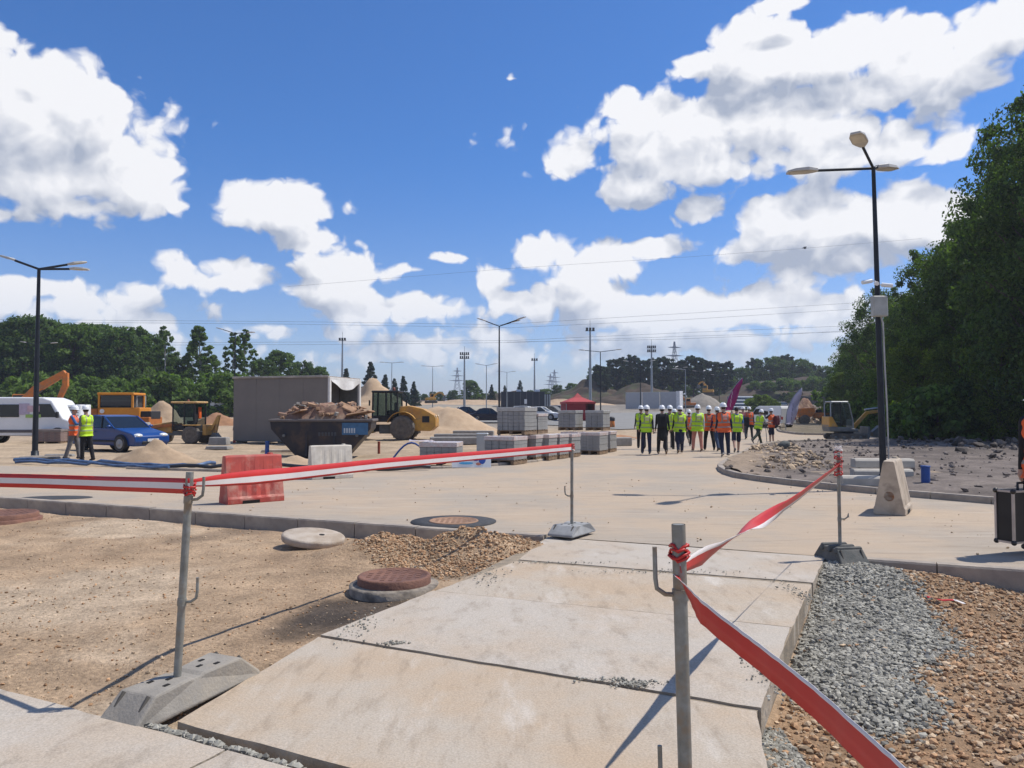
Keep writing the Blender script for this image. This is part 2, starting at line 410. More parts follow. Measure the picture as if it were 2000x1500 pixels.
def dusty(name, grey, warm, pale, warm_lo, warm_hi, n0=.8, rot=0., stretch=(1, 1, 1), specks=.5, bump=.25, bs=50, attr=False, streak=.35):
    m = bpy.data.materials.new(name); m.use_nodes = True; t = m.node_tree; N = t.nodes; L = t.links; b = N['Principled BSDF']
    b.inputs['Roughness'].default_value = .92; b.inputs['Specular IOR Level'].default_value = .2
    tc = N.new('ShaderNodeTexCoord'); raw = tc.outputs['Object']; mp = N.new('ShaderNodeMapping'); mp.inputs['Scale'].default_value = stretch; mp.inputs['Rotation'].default_value = (0, 0, rot); L.new(raw, mp.inputs[0]); vec = mp.outputs[0]
    def nz(s, lo, hi, d=8, v=None, a=0., c=1., ro=.62):
        n = N.new('ShaderNodeTexNoise'); n.inputs['Scale'].default_value = s; n.inputs['Detail'].default_value = d; n.inputs['Roughness'].default_value = ro; L.new(v or raw, n.inputs['Vector'])
        r = N.new('ShaderNodeMapRange'); r.interpolation_type = 'SMOOTHSTEP'; L.new(n.outputs['Fac'], r.inputs[0])
        for i, q in zip((1, 2, 3, 4), (lo, hi, a, c)): r.inputs[i].default_value = q
        return r.outputs[0]
    def mix(f, a, bb):
        n = N.new('ShaderNodeMix'); n.data_type = 'RGBA'
        L.new(f, n.inputs['Factor'])
        for k, q in (('A', a), ('B', bb)):
            if isinstance(q, tuple): n.inputs[k].default_value = (*q, 1)
            else: L.new(q, n.inputs[k])
        return n.outputs['Result']
    c = mix(nz(n0, warm_lo, warm_hi), grey, warm)
    c = mix(nz(2.1, .52, .72, v=vec, c=streak), c, pale)
    c = mix(nz(5.5, .50, .72, v=vec, c=.55), c, tuple(q * .62 for q in warm))
    vo = N.new('ShaderNodeTexVoronoi'); vo.inputs['Scale'].default_value = 9; L.new(raw, vo.inputs['Vector'])
    r = N.new('ShaderNodeMapRange'); L.new(vo.outputs['Distance'], r.inputs[0]); r.inputs[1].default_value = .10; r.inputs[2].default_value = .04
    k = N.new('ShaderNodeMath'); k.operation = 'MULTIPLY'; L.new(r.outputs[0], k.inputs[0]); L.new(nz(3, .55, .6, c=specks), k.inputs[1])
    c = mix(k.outputs[0], c, tuple(q * .4 for q in grey))
    h = N.new('ShaderNodeHueSaturation'); L.new(c, h.inputs['Color']); L.new(nz(85, .25, .75, 3, a=.84, c=1.14), h.inputs['Value']); L.new(h.outputs[0], b.inputs['Base Color'])
    n = N.new('ShaderNodeTexNoise'); n.inputs['Scale'].default_value = bs; n.inputs['Detail'].default_value = 7; n.inputs['Roughness'].default_value = .7; L.new(raw, n.inputs['Vector'])
    bn = N.new('ShaderNodeBump'); bn.inputs['Strength'].default_value = bump; bn.inputs['Distance'].default_value = .02; L.new(n.outputs['Fac'], bn.inputs['Height']); L.new(bn.outputs[0], b.inputs['Normal'])
    return m
# plan of the road, from the ground points the photograph shows
KA = gp(0, 972); KB = gp(1070, 1048); kdv = (KB - KA).normalized(); kn = Vector((kdv.y, -kdv.x, 0))      # kn points to the camera side
def kerbpt(s): return KA + kdv * s
nearL = [xy(kerbpt(-16)), xy(kerbpt(0)), xy(KB), xy(kerbpt((KB - KA).length + 5.2)), xy(kerbpt((KB - KA).length + 16))]
islF = [gp(2400, 1022), gp(1950, 985), gp(1820, 974), gp(1700, 964), gp(1600, 954), gp(1500, 942), gp(1440, 933), gp(1412, 924), gp(1406, 915), gp(1418, 905), gp(1440, 894), gp(1460, 883), gp(1480, 873), gp(1515, 866), gp(1580, 863), gp(1760, 861)]
islF = [xy(p) for p in islF]
isl2 = [xy(p) for p in [gp(1800, 852), gp(1640, 851), gp(1560, 850), gp(1524, 846), gp(1518, 842), gp(1530, 836), gp(1552, 830), gp(1640, 829)]]
roadR_far = [xy(xg(1500, 82)), xy(xg(1470, 107)), xy(xg(1462, 135))]
roadL_far = [xy(xg(1425, 135)), xy(xg(1405, 107)), xy(xg(1372, 82)), xy(xg(1325, 63)), xy(gp(1278, 848))]
farK = [gp(1240, 858), gp(1200, 866), gp(1150, 880), gp(1100, 892), gp(1040, 903), gp(940, 912), gp(780, 918), gp(620, 921), gp(420, 921), gp(250, 916), gp(0, 909), gp(-500, 895)]
farK = [xy(p) for p in farK]
ROAD = nearL + islF + isl2[:7] + roadR_far + roadL_far + farK

PK = [xy(xg(u, Y)) for u, Y in ((1085, 70), (1210, 62), (1325, 66), (1390, 88), (1410, 108), (1290, 120), (1080, 112), (880, 105), (900, 80))]
def ground():
    ys = np.concatenate([np.arange(-40, 14, 3.), np.arange(14, 60, .5), np.arange(60, 130, 1.5), np.arange(130, 300, 6), np.arange(300, 1000, 50), np.arange(1000, 3001, 400)])
    tt = np.concatenate([np.linspace(-6, -1.0, 26)[:-1], np.linspace(-1.0, 1.0, 261), np.linspace(1.0, 6, 26)[1:]])
    Yg, Tg = np.meshgrid(ys, tt, indexing='ij')
    Xg = np.clip(Tg * np.maximum(np.abs(Yg), 24), -2500, 2500)
    inside = inpoly(Xg, Yg, ROAD); d = polydist(Xg, Yg, ROAD)
    cam = ((Xg - KA.x) * kn.x + (Yg - KA.y) * kn.y) > -.6
    out = np.where(inside, 0, ss(.3, 2.5, d))
    Z = TA(Yg) - .03 + out * (.03 + .16 * vfbm(Xg, Yg, .25, 4) + .05 * vfbm(Xg, Yg, 1.3, 3)) * np.where(Yg < 120, 1, 1.5)
    Z = np.where(cam & (Yg < 40), -.75, Z); Z = np.where(inside & ~cam, TA(Yg) - .06, Z)
    pkm = inpoly(Xg, Yg, PK) | (polydist(Xg, Yg, PK) < 2.0); Z = np.where(pkm, TA(Yg) - .04, Z)
    c = np.zeros(Xg.shape + (3,)) + np.array([.43, .325, .215])
    n = vfbm(Xg, Yg, .12, 4, 3.)
    c = mixc(c, ss(.0, .5, n) * .5, (.33, .25, .17))
    c = mixc(c, ss(55, 75, Yg) * ss(-.28, -.15, Tg), (.27, .24, .2))                      # far ground, grey brown
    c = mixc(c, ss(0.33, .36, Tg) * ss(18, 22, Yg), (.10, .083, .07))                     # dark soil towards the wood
    c = mixc(c, ss(120, 160, Yg) * ss(.1, .2, Tg), (.16, .125, .095))
    c = mixc(c, ss(.3, 1.2, -np.abs(Tg + .05) * 4 + .8) * ss(110, 130, Yg) * (1 - ss(150, 170, Yg)), (.5, .43, .31))
    o = struct(sheet('ground', Xg, Yg, Z, c, vmat('ground_soil', n1=.6, n2=9, bump=.5, bscale=9., amt=.3)))
ground()

def road():
    ys = np.concatenate([np.arange(2, 30, .35), np.arange(30, 60, 1.), np.arange(60, 138, 3.)])
    o = MB()
    # filled polygon through a triangulated n-gon that follows the rise of the ground
    import bmesh
    from mathutils.geometry import tessellate_polygon
    bm = bmesh.new(); vs = [bm.verts.new((x, y, 0)) for x, y in ROAD]; bm.faces.new(vs)
    for yc in list(np.arange(6, 60, 3.)) + list(np.arange(60, 136, 5.)):
        g = bm.verts[:] + bm.edges[:] + bm.faces[:]; bmesh.ops.bisect_plane(bm, geom=g, plane_co=(0, yc, 0), plane_no=(0, 1, 0))
    for xc in np.arange(-24, 40, 3.):
        g = bm.verts[:] + bm.edges[:] + bm.faces[:]; bmesh.ops.bisect_plane(bm, geom=g, plane_co=(xc, 0, 0), plane_no=(1, 0, 0))
    for v in bm.verts: v.co.z = T(v.co.x, v.co.y) + .012 * mnoise.noise(v.co * .4)
    bmesh.ops.triangulate(bm, faces=bm.faces[:])
    me = bpy.data.meshes.new('road'); bm.to_mesh(me); bm.free()
    ob = bpy.data.objects.new('road', me); COL.objects.link(ob); struct(ob)
    m = dusty('dusty_asphalt', (.365, .308, .242), (.43, .335, .24), (.49, .415, .325), .38, .58, .4, R(-14), (.22, 1.5, 1), .25, .35, 70, streak=.45); me.materials.append(m)
    a = me.color_attributes.new('tone', 'FLOAT_COLOR', 'POINT')
    for i, v in enumerate(me.vertices):
        t = sstep(16, 34, v.co.y); k = np.array([.47, .375, .285]) * (1 - t) + np.array([.40, .345, .285]) * t
        a.data[i].color = (*k, 1)
road()

# kerbs: every stone its own piece
M_kerb = mat('kerb_concrete', (.34, .29, .235), .9, col2=(.26, .22, .18), scale=5, bump=.3, bscale=80, col3=(.42, .35, .27), scale3=2)
_ks = {}
def kerb_run(par, pts, top, bot, wid=.15, step=1.0, skip=None):
    P = [Vector((x, y, 0)) for x, y in pts]; L_ = [0]
    for i in range(1, len(P)): L_.append(L_[-1] + (P[i] - P[i - 1]).length)
    def at(s):
        s = min(max(s, 0), L_[-1])
        for i in range(1, len(P)):
            if s <= L_[i] + 1e-9: return P[i - 1].lerp(P[i], (s - L_[i - 1]) / max(1e-9, L_[i] - L_[i - 1]))
        return P[-1]
    n = int(math.ceil(L_[-1] / step - .12))
    for i in range(n):
        a, b = at(i * step), at(min((i + 1) * step, L_[-1]))
        c = (a + b) / 2; ln = (b - a).length
        key = (round(ln, 1), top, bot, wid)
        if key not in _ks:
            mb = MB(); w = wid / 2; h = .02
            mb.prism([(-w, bot), (w, bot), (w, top - h), (w - h * .6, top), (-w + h * .6, top), (-w, top - h)], 0, y0=(-(ln - .012) / 2, (ln - .012) / 2))
            _ks[key] = mb.build('kerb_stone', M_kerb); ob = _ks[key]
        else: ob = _ks[key].copy(); COL.objects.link(ob)
        ob.parent = par; d = b - a
        ob.location = (c.x, c.y, T(c.x, c.y) + random.uniform(-.006, .006)); ob.rotation_euler = (0, 0, math.atan2(d.y, d.x) - math.pi / 2 + random.uniform(-.006, .006))
kn_ = holder('kerb')
off = kn * .075
kerb_run(kn_, [(p[0] + off.x, p[1] + off.y) for p in (xy(kerbpt(-8)), xy(KB))], .03, -.24)
kerb_run(kn_, [(p[0] + off.x, p[1] + off.y) for p in (xy(kerbpt((KB - KA).length + 3.35)), xy(kerbpt((KB - KA).length + 8.4)))], .03, -.24)
mf = MB(); ang = math.atan2(kdv.y, kdv.x)
for s0, s1 in ((-8, 3.2), (3.9, (KB - KA).length - .15), ((KB - KA).length + 3.6, (KB - KA).length + 8)):
    c = kerbpt((s0 + s1) / 2) + kn * .27
    mf.box((c.x, c.y, -.245), (s1 - s0, .22, .12), ang)
mf.build('kerb_footing', mat('raw_concrete', (.30, .26, .21), .95, scale=6, bump=.5, bscale=30, col2=(.2, .165, .13)), kn_, bevel=.02)
ki = holder('kerb'); kerb_run(ki, islF, .125, -.1)
k2 = holder('kerb'); kerb_run(k2, isl2, .125, -.1)
kf = holder('kerb'); kerb_run(kf, farK[:-1][::-1][1:], .07, -.1)
kf2 = holder('kerb'); kerb_run(kf2, [xy(gp(1278, 848)), xy(xg(1325, 63)), xy(xg(1372, 82)), xy(xg(1405, 107))], .1, -.1, step=2.0)

# traffic island ground, dark trodden soil
def island(name, poly, base, col, amp, seed, extra=None, step=.18):
    P = poly; xs = [p[0] for p in P]; yy = [p[1] for p in P]
    X, Y = np.meshgrid(np.arange(min(xs), max(xs), step), np.arange(min(yy), max(yy), step), indexing='xy')
    ins = inpoly(X, Y, P); d = polydist(X, Y, P)
    keep = ins & (d > .04)
    Z = TA(Y) + base + ss(.15, 1.2, d) * amp * (vfbm(X, Y, .5, 5, seed) + .3) + ss(.1, .5, d) * .035 * vfbm(X, Y, 2.6, 3, seed + 5)
    c = np.zeros(X.shape + (3,)) + np.array(col); n = vfbm(X, Y, .7, 4, seed + 9)
    c = mixc(c, ss(.0, .45, n) * .6, tuple(q * .55 for q in col)); c = mixc(c, ss(.15, .5, -n) * .4, (.30, .25, .2))
    if extra: Z, c = extra(X, Y, Z, c, d)
    return struct(sheet(name, X, Y, Z, c, vmat(name + '_soil', n1=1.5, n2=14, bump=.9, bscale=14., amt=.35), keep=keep))
def isl_extra(X, Y, Z, c, d):
    # sandy bank along the left nose of the island
    q = gp(1450, 905); g = np.exp(-(((X - q.x - (Y - q.y) * .32) / .8) ** 2 + ((Y - q.y) / 7) ** 2))
    Z = Z + g * .14 * (1 + vfbm(X, Y, 1.5, 3)); c = mixc(c, np.clip(g * 1.1, 0, 1), (.33, .25, .175))
    q = gp(1870, 890); g = np.exp(-(((X - q.x) / 2.5) ** 2 + ((Y - q.y) / 1.6) ** 2)); Z = Z + g * .12 * (1 + 1.4 * vfbm(X, Y, 1.1, 4)); c = mixc(c, g * .7, (.09, .075, .065))
    return Z, c
ISL = islF + [(30, 45), (34, 30), (32, 12)]
island('traffic_island', ISL, .06, (.20, .165, .14), .10, 2., isl_extra)
island('traffic_island', isl2 + [(34, 66), (36, 46)], .07, (.20, .165, .115), .06, 8., step=.3)

# near soil both sides of the slab path
LE0, LE1 = gp(345, 1408), gp(1072, 1062); RE0, RE1 = gp(1478, 1387), gp(1604, 1094)
def sided(X, Y, a, b):
    d = (b - a).normalized(); return (X - a.x) * d.y - (Y - a.y) * d.x         # >0 right of a->b
GRAVEL = [xy(gp(u, v, -.12)) for u, v in [(1596, 1100), (1690, 1098), (1770, 1140), (1850, 1225), (1885, 1235), (1770, 1300), (1835, 1345), (1820, 1375), (1700, 1405), (1620, 1345), (1545, 1315), (1540, 1240)]]
GRAV2 = [xy(gp(u, v, -.16)) for u, v in [(1475, 1400), (1520, 1400), (1600, 1500), (1640, 1640), (1440, 1660)]]
_c0 = gp(345, 1408); _a0 = gp(0, 1345); _a1 = gp(575, 1500); _ad = (_a1 - _a0).normalized(); _g0 = _a0 + _ad * .98
GAP = [(_g0.x + .02, _g0.y + .04), (_c0.x - .06, _c0.y - .05), (_c0.x + 2.6, _c0.y - 1.42), xy(_g0 + _ad * 3.2 + Vector((.02, .04, 0)))]
A0_ = _a0; _an = Vector((_ad.y, -_ad.x, 0))
def soil_h(X, Y, fine=True):
    kd = (X - KA.x) * kn.x + (Y - KA.y) * kn.y
    rs = sided(X, Y, RE0, RE1); right = ss(-.25, .05, rs)
    ls = -sided(X, Y, LE0, LE1)
    Z = -.075 + .035 * vfbm(X, Y, .7, 4, 1.) + .02 * vfbm(X, Y, 3.1, 4, 4.)
    Z = Z - .13 * ss(.75, .2, kd) * (1 - right)
    Z = Z * (1 - right) + right * (-.225 + .04 * vfbm(X, Y, .9, 4, 6.) + .02 * vfbm(X, Y, 4., 3, 2.))
    for u, v, r, h in ((905, 1078, .42, .20), (1010, 1070, .40, .17), (955, 1082, .32, .10), (760, 1072, .5, .17), (670, 1085, .4, .08), (850, 1150, .3, .06)):
        q = gp(u, v, -.05); Z = Z + h * np.exp(-((X - q.x) ** 2 + (Y - q.y) ** 2) / r ** 2) * (1 + .5 * vfbm(X, Y, 5, 3))
    g = ss(.0, .5, np.where(inpoly(X, Y, GRAVEL), polydist(X, Y, GRAVEL), -polydist(X, Y, GRAVEL)) + .12)
    q = gp(1650, 1100); ridge = np.exp(-((X - q.x) ** 2 + (Y - q.y) ** 2) / 1.1 ** 2)
    Z = Z + g * (.05 + .045 * vfbm(X, Y, 1.8, 3, 9.)) + ridge * .17
    q = gp(1840, 1160, -.2); Z = Z + .07 * np.exp(-((X - q.x) ** 2 + (Y - q.y) ** 2) / .5 ** 2)
    Z = np.where(inpoly(X, Y, GAP), np.maximum(Z, -.03), Z)
    onpath = (sided(X, Y, LE0, LE1) > -.05) & (rs < .06)
    onpath |= ((X - A0_.x) * _an.x + (Y - A0_.y) * _an.y) > -.04
    return np.where(onpath, np.minimum(Z, -.015), Z)
def soil():
    st = .045
    X, Y = np.meshgrid(np.arange(-13, 8.2, st), np.arange(1.0, 16.5, st), indexing='xy')
    kd = (X - KA.x) * kn.x + (Y - KA.y) * kn.y
    keep = (kd > .1) & (np.abs(X) < Y * .85 + 2.5)
    Z = soil_h(X, Y)
    c = np.zeros(X.shape + (3,)) + np.array([.46, .325, .205])
    n = vfbm(X, Y, .55, 5, 3.); c = mixc(c, ss(.02, .4, n) * .65, (.36, .245, .15)); c = mixc(c, ss(.02, .35, -n) * .75, (.55, .425, .295))
    rs = sided(X, Y, RE0, RE1); c = mixc(c, ss(-.1, .1, rs) * .75, (.33, .205, .115))
    g = np.where(inpoly(X, Y, GRAVEL), ss(0, .15, polydist(X, Y, GRAVEL)), 0); g2 = np.where(inpoly(X, Y, GRAV2), 1., 0)
    c = mixc(c, np.maximum(g, g2), (.21, .205, .185))
    for u, v, rx, ry, k in ((690, 1180, .75, .35, .9), (610, 1210, .55, .3, .7), (880, 1115, .5, .3, .5), (500, 1030, 1.6, .4, .35), (300, 1000, 2, .3, .35)):
        q = gp(u, v, -.05); ct, sn = math.cos(.9), math.sin(.9); dx = (X - q.x) * ct + (Y - q.y) * sn; dy = -(X - q.x) * sn + (Y - q.y) * ct
        c = mixc(c, k * ss(1.25, .5, np.hypot(dx / rx, dy / ry) + .5 * vfbm(X, Y, 3, 3)), (.085, .068, .055))
    struct(sheet('soil', X, Y, Z, c, vmat('gravelly_soil', n1=2.2, n2=26, amt=.32, bump=.9, bscale=38., fine=.4), keep=keep))
soil()

# loose stones
_ico = None
def stone_base():
    t = (1 + 5 ** .5) / 2
    v = np.array([(-1, t, 0), (1, t, 0), (-1, -t, 0), (1, -t, 0), (0, -1, t), (0, 1, t), (0, -1, -t), (0, 1, -t), (t, 0, -1), (t, 0, 1), (-t, 0, -1), (-t, 0, 1)], float); v /= np.linalg.norm(v[0])
    f = np.array([(0, 11, 5), (0, 5, 1), (0, 1, 7), (0, 7, 10), (0, 10, 11), (1, 5, 9), (5, 11, 4), (11, 10, 2), (10, 7, 6), (7, 1, 8), (3, 9, 4), (3, 4, 2), (3, 2, 6), (3, 6, 8), (3, 8, 9), (4, 9, 5), (2, 4, 11), (6, 2, 10), (8, 6, 7), (9, 8, 1)])
    return v, f
def stones(name, XY, z, rad, mats, mi=None, flat=.72, sink=.25, parent=None):
    n = len(XY); b, f = stone_base()
    a = rng.random((n, 3)) * 2 * np.pi
    V = b[None] * (1 + .75 * (rng.random((n, 12, 1)) - .5))
    V = V * np.stack([.75 + .5 * rng.random(n), .75 + .5 * rng.random(n), flat * (.7 + .6 * rng.random(n))], 1)[:, None]
    # small tilt + free turn
    ca, sa = np.cos(a[:, :1]), np.sin(a[:, :1]); x, y, zz = V[..., 0], V[..., 1], V[..., 2]
    tl = (rng.random((n, 1)) - .5) * 1.0; y, zz = y * np.cos(tl) - zz * np.sin(tl), y * np.sin(tl) + zz * np.cos(tl)
    V = np.stack([x * ca - y * sa, x * sa + y * ca, zz], -1) * rad[:, None, None]
    V[..., 0] += XY[:, :1]; V[..., 1] += XY[:, 1:2]; V[..., 2] += (z + rad * (flat - sink))[:, None]
    F = f[None] + (np.arange(n) * 12)[:, None, None]
    return npmesh(name, V.reshape(-1, 3), F.reshape(-1, 3), mats, parent, None if mi is None else np.repeat(mi, 20))
def sample(poly, n):
    xs = [p[0] for p in poly]; yy = [p[1] for p in poly]; out = np.zeros((0, 2))
    while len(out) < n:
        q = np.stack([rng.uniform(min(xs), max(xs), n * 2), rng.uniform(min(yy), max(yy), n * 2)], 1)
        out = np.vstack([out, q[inpoly(q[:, 0], q[:, 1], poly)]])
    return out[:n]
M_grey = mat('crushed_stone', (.33, .31, .255), .9, var=.3, scale=3, island=.45)
M_brn = mat('brown_pebble', (.42, .255, .135), .9, col2=(.32, .185, .095), scale=2, island=.45)
M_tan = mat('tan_pebble', (.46, .34, .22), .9, col2=(.36, .26, .16), scale=2, island=.4)
def edge_jit(poly, n, j):
    q = sample(poly, n); return q + rng.normal(0, j, q.shape)
def put_stones(name, label, q, rmin, rmax, mats, mi=None):
    r = rmin + (rmax - rmin) * rng.random(len(q)) ** 3.0
    o = stones(name, q, soil_h(q[:, 0], q[:, 1]), r, mats, mi); tag(o, label, 'gravel', kind='stuff'); return o
off_path = lambda q: q[(sided(q[:, 0], q[:, 1], RE0, RE1) > .02) | (sided(q[:, 0], q[:, 1], LE0, LE1) < -.03)]
q = edge_jit(GRAVEL, 21000, .08); q = q[sided(q[:, 0], q[:, 1], RE0, RE1) > .015]
put_stones('gravel_heap', 'loose heap of grey crushed stone beside the concrete slab path', q, .007, .024, M_grey)
q = sample(GRAV2, 7000); q = q[sided(q[:, 0], q[:, 1], RE0, RE1) > .015]
put_stones('gravel_spill', 'grey crushed stone spilled along the corner of the slab path', q, .007, .021, M_grey)
SR = [xy(gp(u, v, -.2)) for u, v in [(1480, 1400), (1560, 1210), (1640, 1110), (1740, 1120), (2060, 1150), (2150, 1640), (1440, 1640)]]
q = sample(SR, 15000); q = q[sided(q[:, 0], q[:, 1], RE0, RE1) > .03]; ing = inpoly(q[:, 0], q[:, 1], GRAVEL); q = q[~ing | (rng.random(len(q)) < .06)]
put_stones('brown_gravel', 'brown stony soil to the side of the grey gravel heap', q, .004, .024, [M_brn, M_tan], rng.integers(0, 2, len(q)))
SL = [xy(gp(u, v, -.06)) for u, v in [(-60, 1345), (230, 1395), (345, 1405), (620, 1240), (1072, 1062), (-60, 985)]]
q = sample(SL, 8000); w = np.exp(-(q[:, 1] - 4.2) * .22); q = q[rng.random(len(q)) < np.clip(w, .12, 1)]
put_stones('sandy_gravel', 'pale stony sand between the kerb and the slab path', q, .0035, .014, [M_tan, M_brn], rng.integers(0, 2, len(q)))
MD = [xy(gp(u, v, -.03)) for u, v in [(690, 1075), (780, 1050), (870, 1070), (980, 1047), (1065, 1058), (1000, 1095), (880, 1120), (760, 1105)]]
q = edge_jit(MD, 8000, .06); q = q[sided(q[:, 0], q[:, 1], LE0, LE1) < -.04]
put_stones('mound_gravel', 'brown gravel mounded against the kerb beside the slab path', q, .005, .021, [M_brn, M_tan], (rng.random(len(q)) < .3).astype(int))
q = edge_jit(GAP, 4200, .006); put_stones('gap_gravel', 'grey crushed stone filling the gap between concrete slabs', q, .010, .026, M_grey)
# broken lumps over the island
for nm, lab, poly, n, r0, r1, mt in (('rubble', 'pale rubble and clods strewn along the sandy nose of the island', [(6.2, 20), (8.5, 20), (12.5, 34), (10, 34)], 500, .02, .11, M_tan),
                        ('clods', 'dark clods and stones scattered over the island soil', ISL, 2600, .02, .09, mat('dark_clod', (.17, .14, .12), .95, island=.45))):
    q = sample(poly, n); q = q[inpoly(q[:, 0], q[:, 1], ISL)]; r = r0 + (r1 - r0) * rng.random(len(q)) ** 3
    tag(stones(nm, q, np.full(len(q), .09), r, mt, sink=.1), lab, 'rubble', kind='stuff')

# concrete slabs of the path
M_slab = dusty('slab_concrete', (.44, .39, .325), (.43, .35, .265), (.55, .50, .44), .38, .66, .9, R(-23), (1.2, .55, 1), .5, .3, 45)
M_slabw = dusty('slab_concrete_warm', (.43, .37, .295), (.43, .33, .23), (.57, .52, .45), .36, .64, .8, R(-23), (1.6, .4, 1), .5, .3, 45, streak=.6)
def slab(parent, pix=None, pts=None, th=.17, tone=(.5, .45, .385), z=0., m=None):
    P = [xy(gp(*p)) for p in pix] if pix else pts
    n = 22; X = np.zeros((n, n)); Y = X.copy()
    a = np.linspace(0, 1, n)
    for i, t in enumerate(a):
        l = np.array(P[0]) * (1 - t) + np.array(P[3]) * t; r = np.array(P[1]) * (1 - t) + np.array(P[2]) * t
        for j, s in enumerate(a):
            p = l * (1 - s) + r * s
            e = min(s, 1 - s, t, 1 - t)
            if e == 0: p = p + .012 * np.array([mnoise.noise(Vector((p[0] * 6, p[1] * 6, 1))), mnoise.noise(Vector((p[0] * 6, p[1] * 6, 9)))])
            X[i, j], Y[i, j] = p
    rim = np.zeros((n, n), bool); rim[0] = rim[-1] = True; rim[:, 0] = rim[:, -1] = True
    Z = z + .004 * vfbm(X, Y, 1.5, 3) - np.where(rim, .004, 0)
    # warm sand stains over pale concrete
    c = np.zeros((n, n, 3)) + np.array(tone)
    o = sheet('slab', X, Y, Z, c, m or M_slab)
    me = o.data
    # skirt
    ring = [(0, j) for j in range(n)] + [(i, n - 1) for i in range(1, n)] + [(n - 1, j) for j in range(n - 2, -1, -1)] + [(i, 0) for i in range(n - 2, 0, -1)]
    mb = MB(); V = [(X[i, j], Y[i, j], Z[i, j]) for i, j in ring] + [(X[i, j], Y[i, j], z - th) for i, j in ring]; k = len(ring)
    mb.add(V, [(i, (i + 1) % k, k + (i + 1) % k, k + i) for i in range(k)])
    sk = mb.build('slab_edge', mat('slab_side', (.44, .37, .28), .95, col2=(.3, .24, .17), scale=5, bump=.4, bscale=40), o)
    o.parent = parent; return o
c0_ = xy(gp(352, 1403))
path = holder('path')
js = MB(); js.plate([xy(KB), xy(kerbpt((KB - KA).length + 3.25)), xy(RE0), (c0_[0] + 2.6, c0_[1] - 1.33), c0_], -.2, -.013); o = js.build('joint_sand', mat('joint_sand', (.33, .26, .18), .95, col2=(.22, .18, .13), scale=9, bump=.5), path)
sp = [[(1072, 1062), (1606, 1094), (1588, 1137), (1012, 1092)], [(1008, 1094.5), (1585, 1140), (1547, 1222), (850, 1152)],
      [(846, 1154), (1544, 1225), (1486, 1383), (628, 1240)]]
_e0 = KB + kn * .012; _e1 = kerbpt((KB - KA).length + 3.28) + kn * .012
slab(path, pts=[xy(_e0), xy(_e1), xy(gp(1588, 1137)), xy(gp(1012, 1092))], z=0, tone=(.46, .40, .33))
for k, p in enumerate(sp):
  if k: slab(path, p, m=(None, M_slabw, None)[k], z=(0, -.006, .004)[k], tone=((.46, .40, .33), (.45, .385, .305), (.5, .445, .37))[k])
a, b = gp(622, 1243), gp(1478, 1387.5); c0 = gp(345, 1408)
slab(path, pts=[xy(a), xy(b), (c0.x + 2.67, c0.y - 1.36), xy(c0)], z=.0, m=M_slabw)
A0 = gp(0, 1345); A1 = gp(575, 1500); ad = (A1 - A0).normalized(); an = Vector((ad.y, -ad.x, 0))
for k in range(3):
    p = A0 - ad * 1.2 + ad * (k * 3.0)
    for j in range(2):
        q0 = p + an * (j * 1.51); q1 = q0 + ad * 2.985
        slab(path, pts=[xy(q0), xy(q1), xy(q1 + an * 1.5), xy(q0 + an * 1.5)], z=.004, tone=(.5, .445, .38))

def grit(name, label, pts, n, spread, r0, r1, m, z=.004):
    q = np.vstack([np.array(xy(gp(u, v))) + rng.normal(0, 1, (k, 2)) * np.array(sp_) for u, v, k, sp_ in pts]); r = r0 + (r1 - r0) * rng.random(len(q)) ** 3
    tag(stones(name, q, np.full(len(q), z), r, m, sink=.3), label, 'grit', kind='stuff')
grit('grit', 'grey grit crumbled over the joints of the slab path', [(1240, 1338, 260, (.07, .03)), (1180, 1330, 60, (.1, .02)), (770, 1258, 90, (.05, .02)), (1300, 1118, 160, (.5, .06)), (1100, 1100, 90, (.3, .03)), (1560, 1160, 160, (.05, .25)), (1500, 1330, 120, (.04, .25)), (700, 1225, 120, (.08, .2)), (950, 1125, 150, (.08, .3))], 0, 0, .003, .012, M_grey, .006)
q = np.stack([rng.uniform(-7, 7, 450), rng.uniform(8.6, 18, 450)], 1); q = q[inpoly(q[:, 0], q[:, 1], ROAD)]
tag(stones('road_grit', q, np.full(len(q), .004), .004 + .014 * rng.random(len(q)) ** 3, M_tan, sink=.3), 'fine grit strewn over the dusty road', 'grit', kind='stuff')
# ------------------------------------------------------------------ things close to the camera
M_steel = mat('galvanised_pole', (.30, .30, .27), .55, .35, col2=(.2, .19, .16), scale=14, bump=.1, bscale=90, col3=(.26, .19, .12), scale3=9)
M_rub = mat('grey_rubber', (.30, .27, .225), .9, col2=(.22, .2, .17), scale=6, bump=.25, bscale=60, col3=(.36, .31, .24), scale3=3)
M_rubd = mat('black_rubber', (.07, .075, .07), .8, col2=(.15, .14, .12), scale=5, bump=.2, bscale=60)
M_red = mat('tape_red', (.52, .026, .02), .45, var=.12, scale=3)
M_wht = mat('tape_white', (.72, .66, .62), .45, var=.1, scale=3)
M_dark = mat('black_hole', (.012, .011, .01), .95)

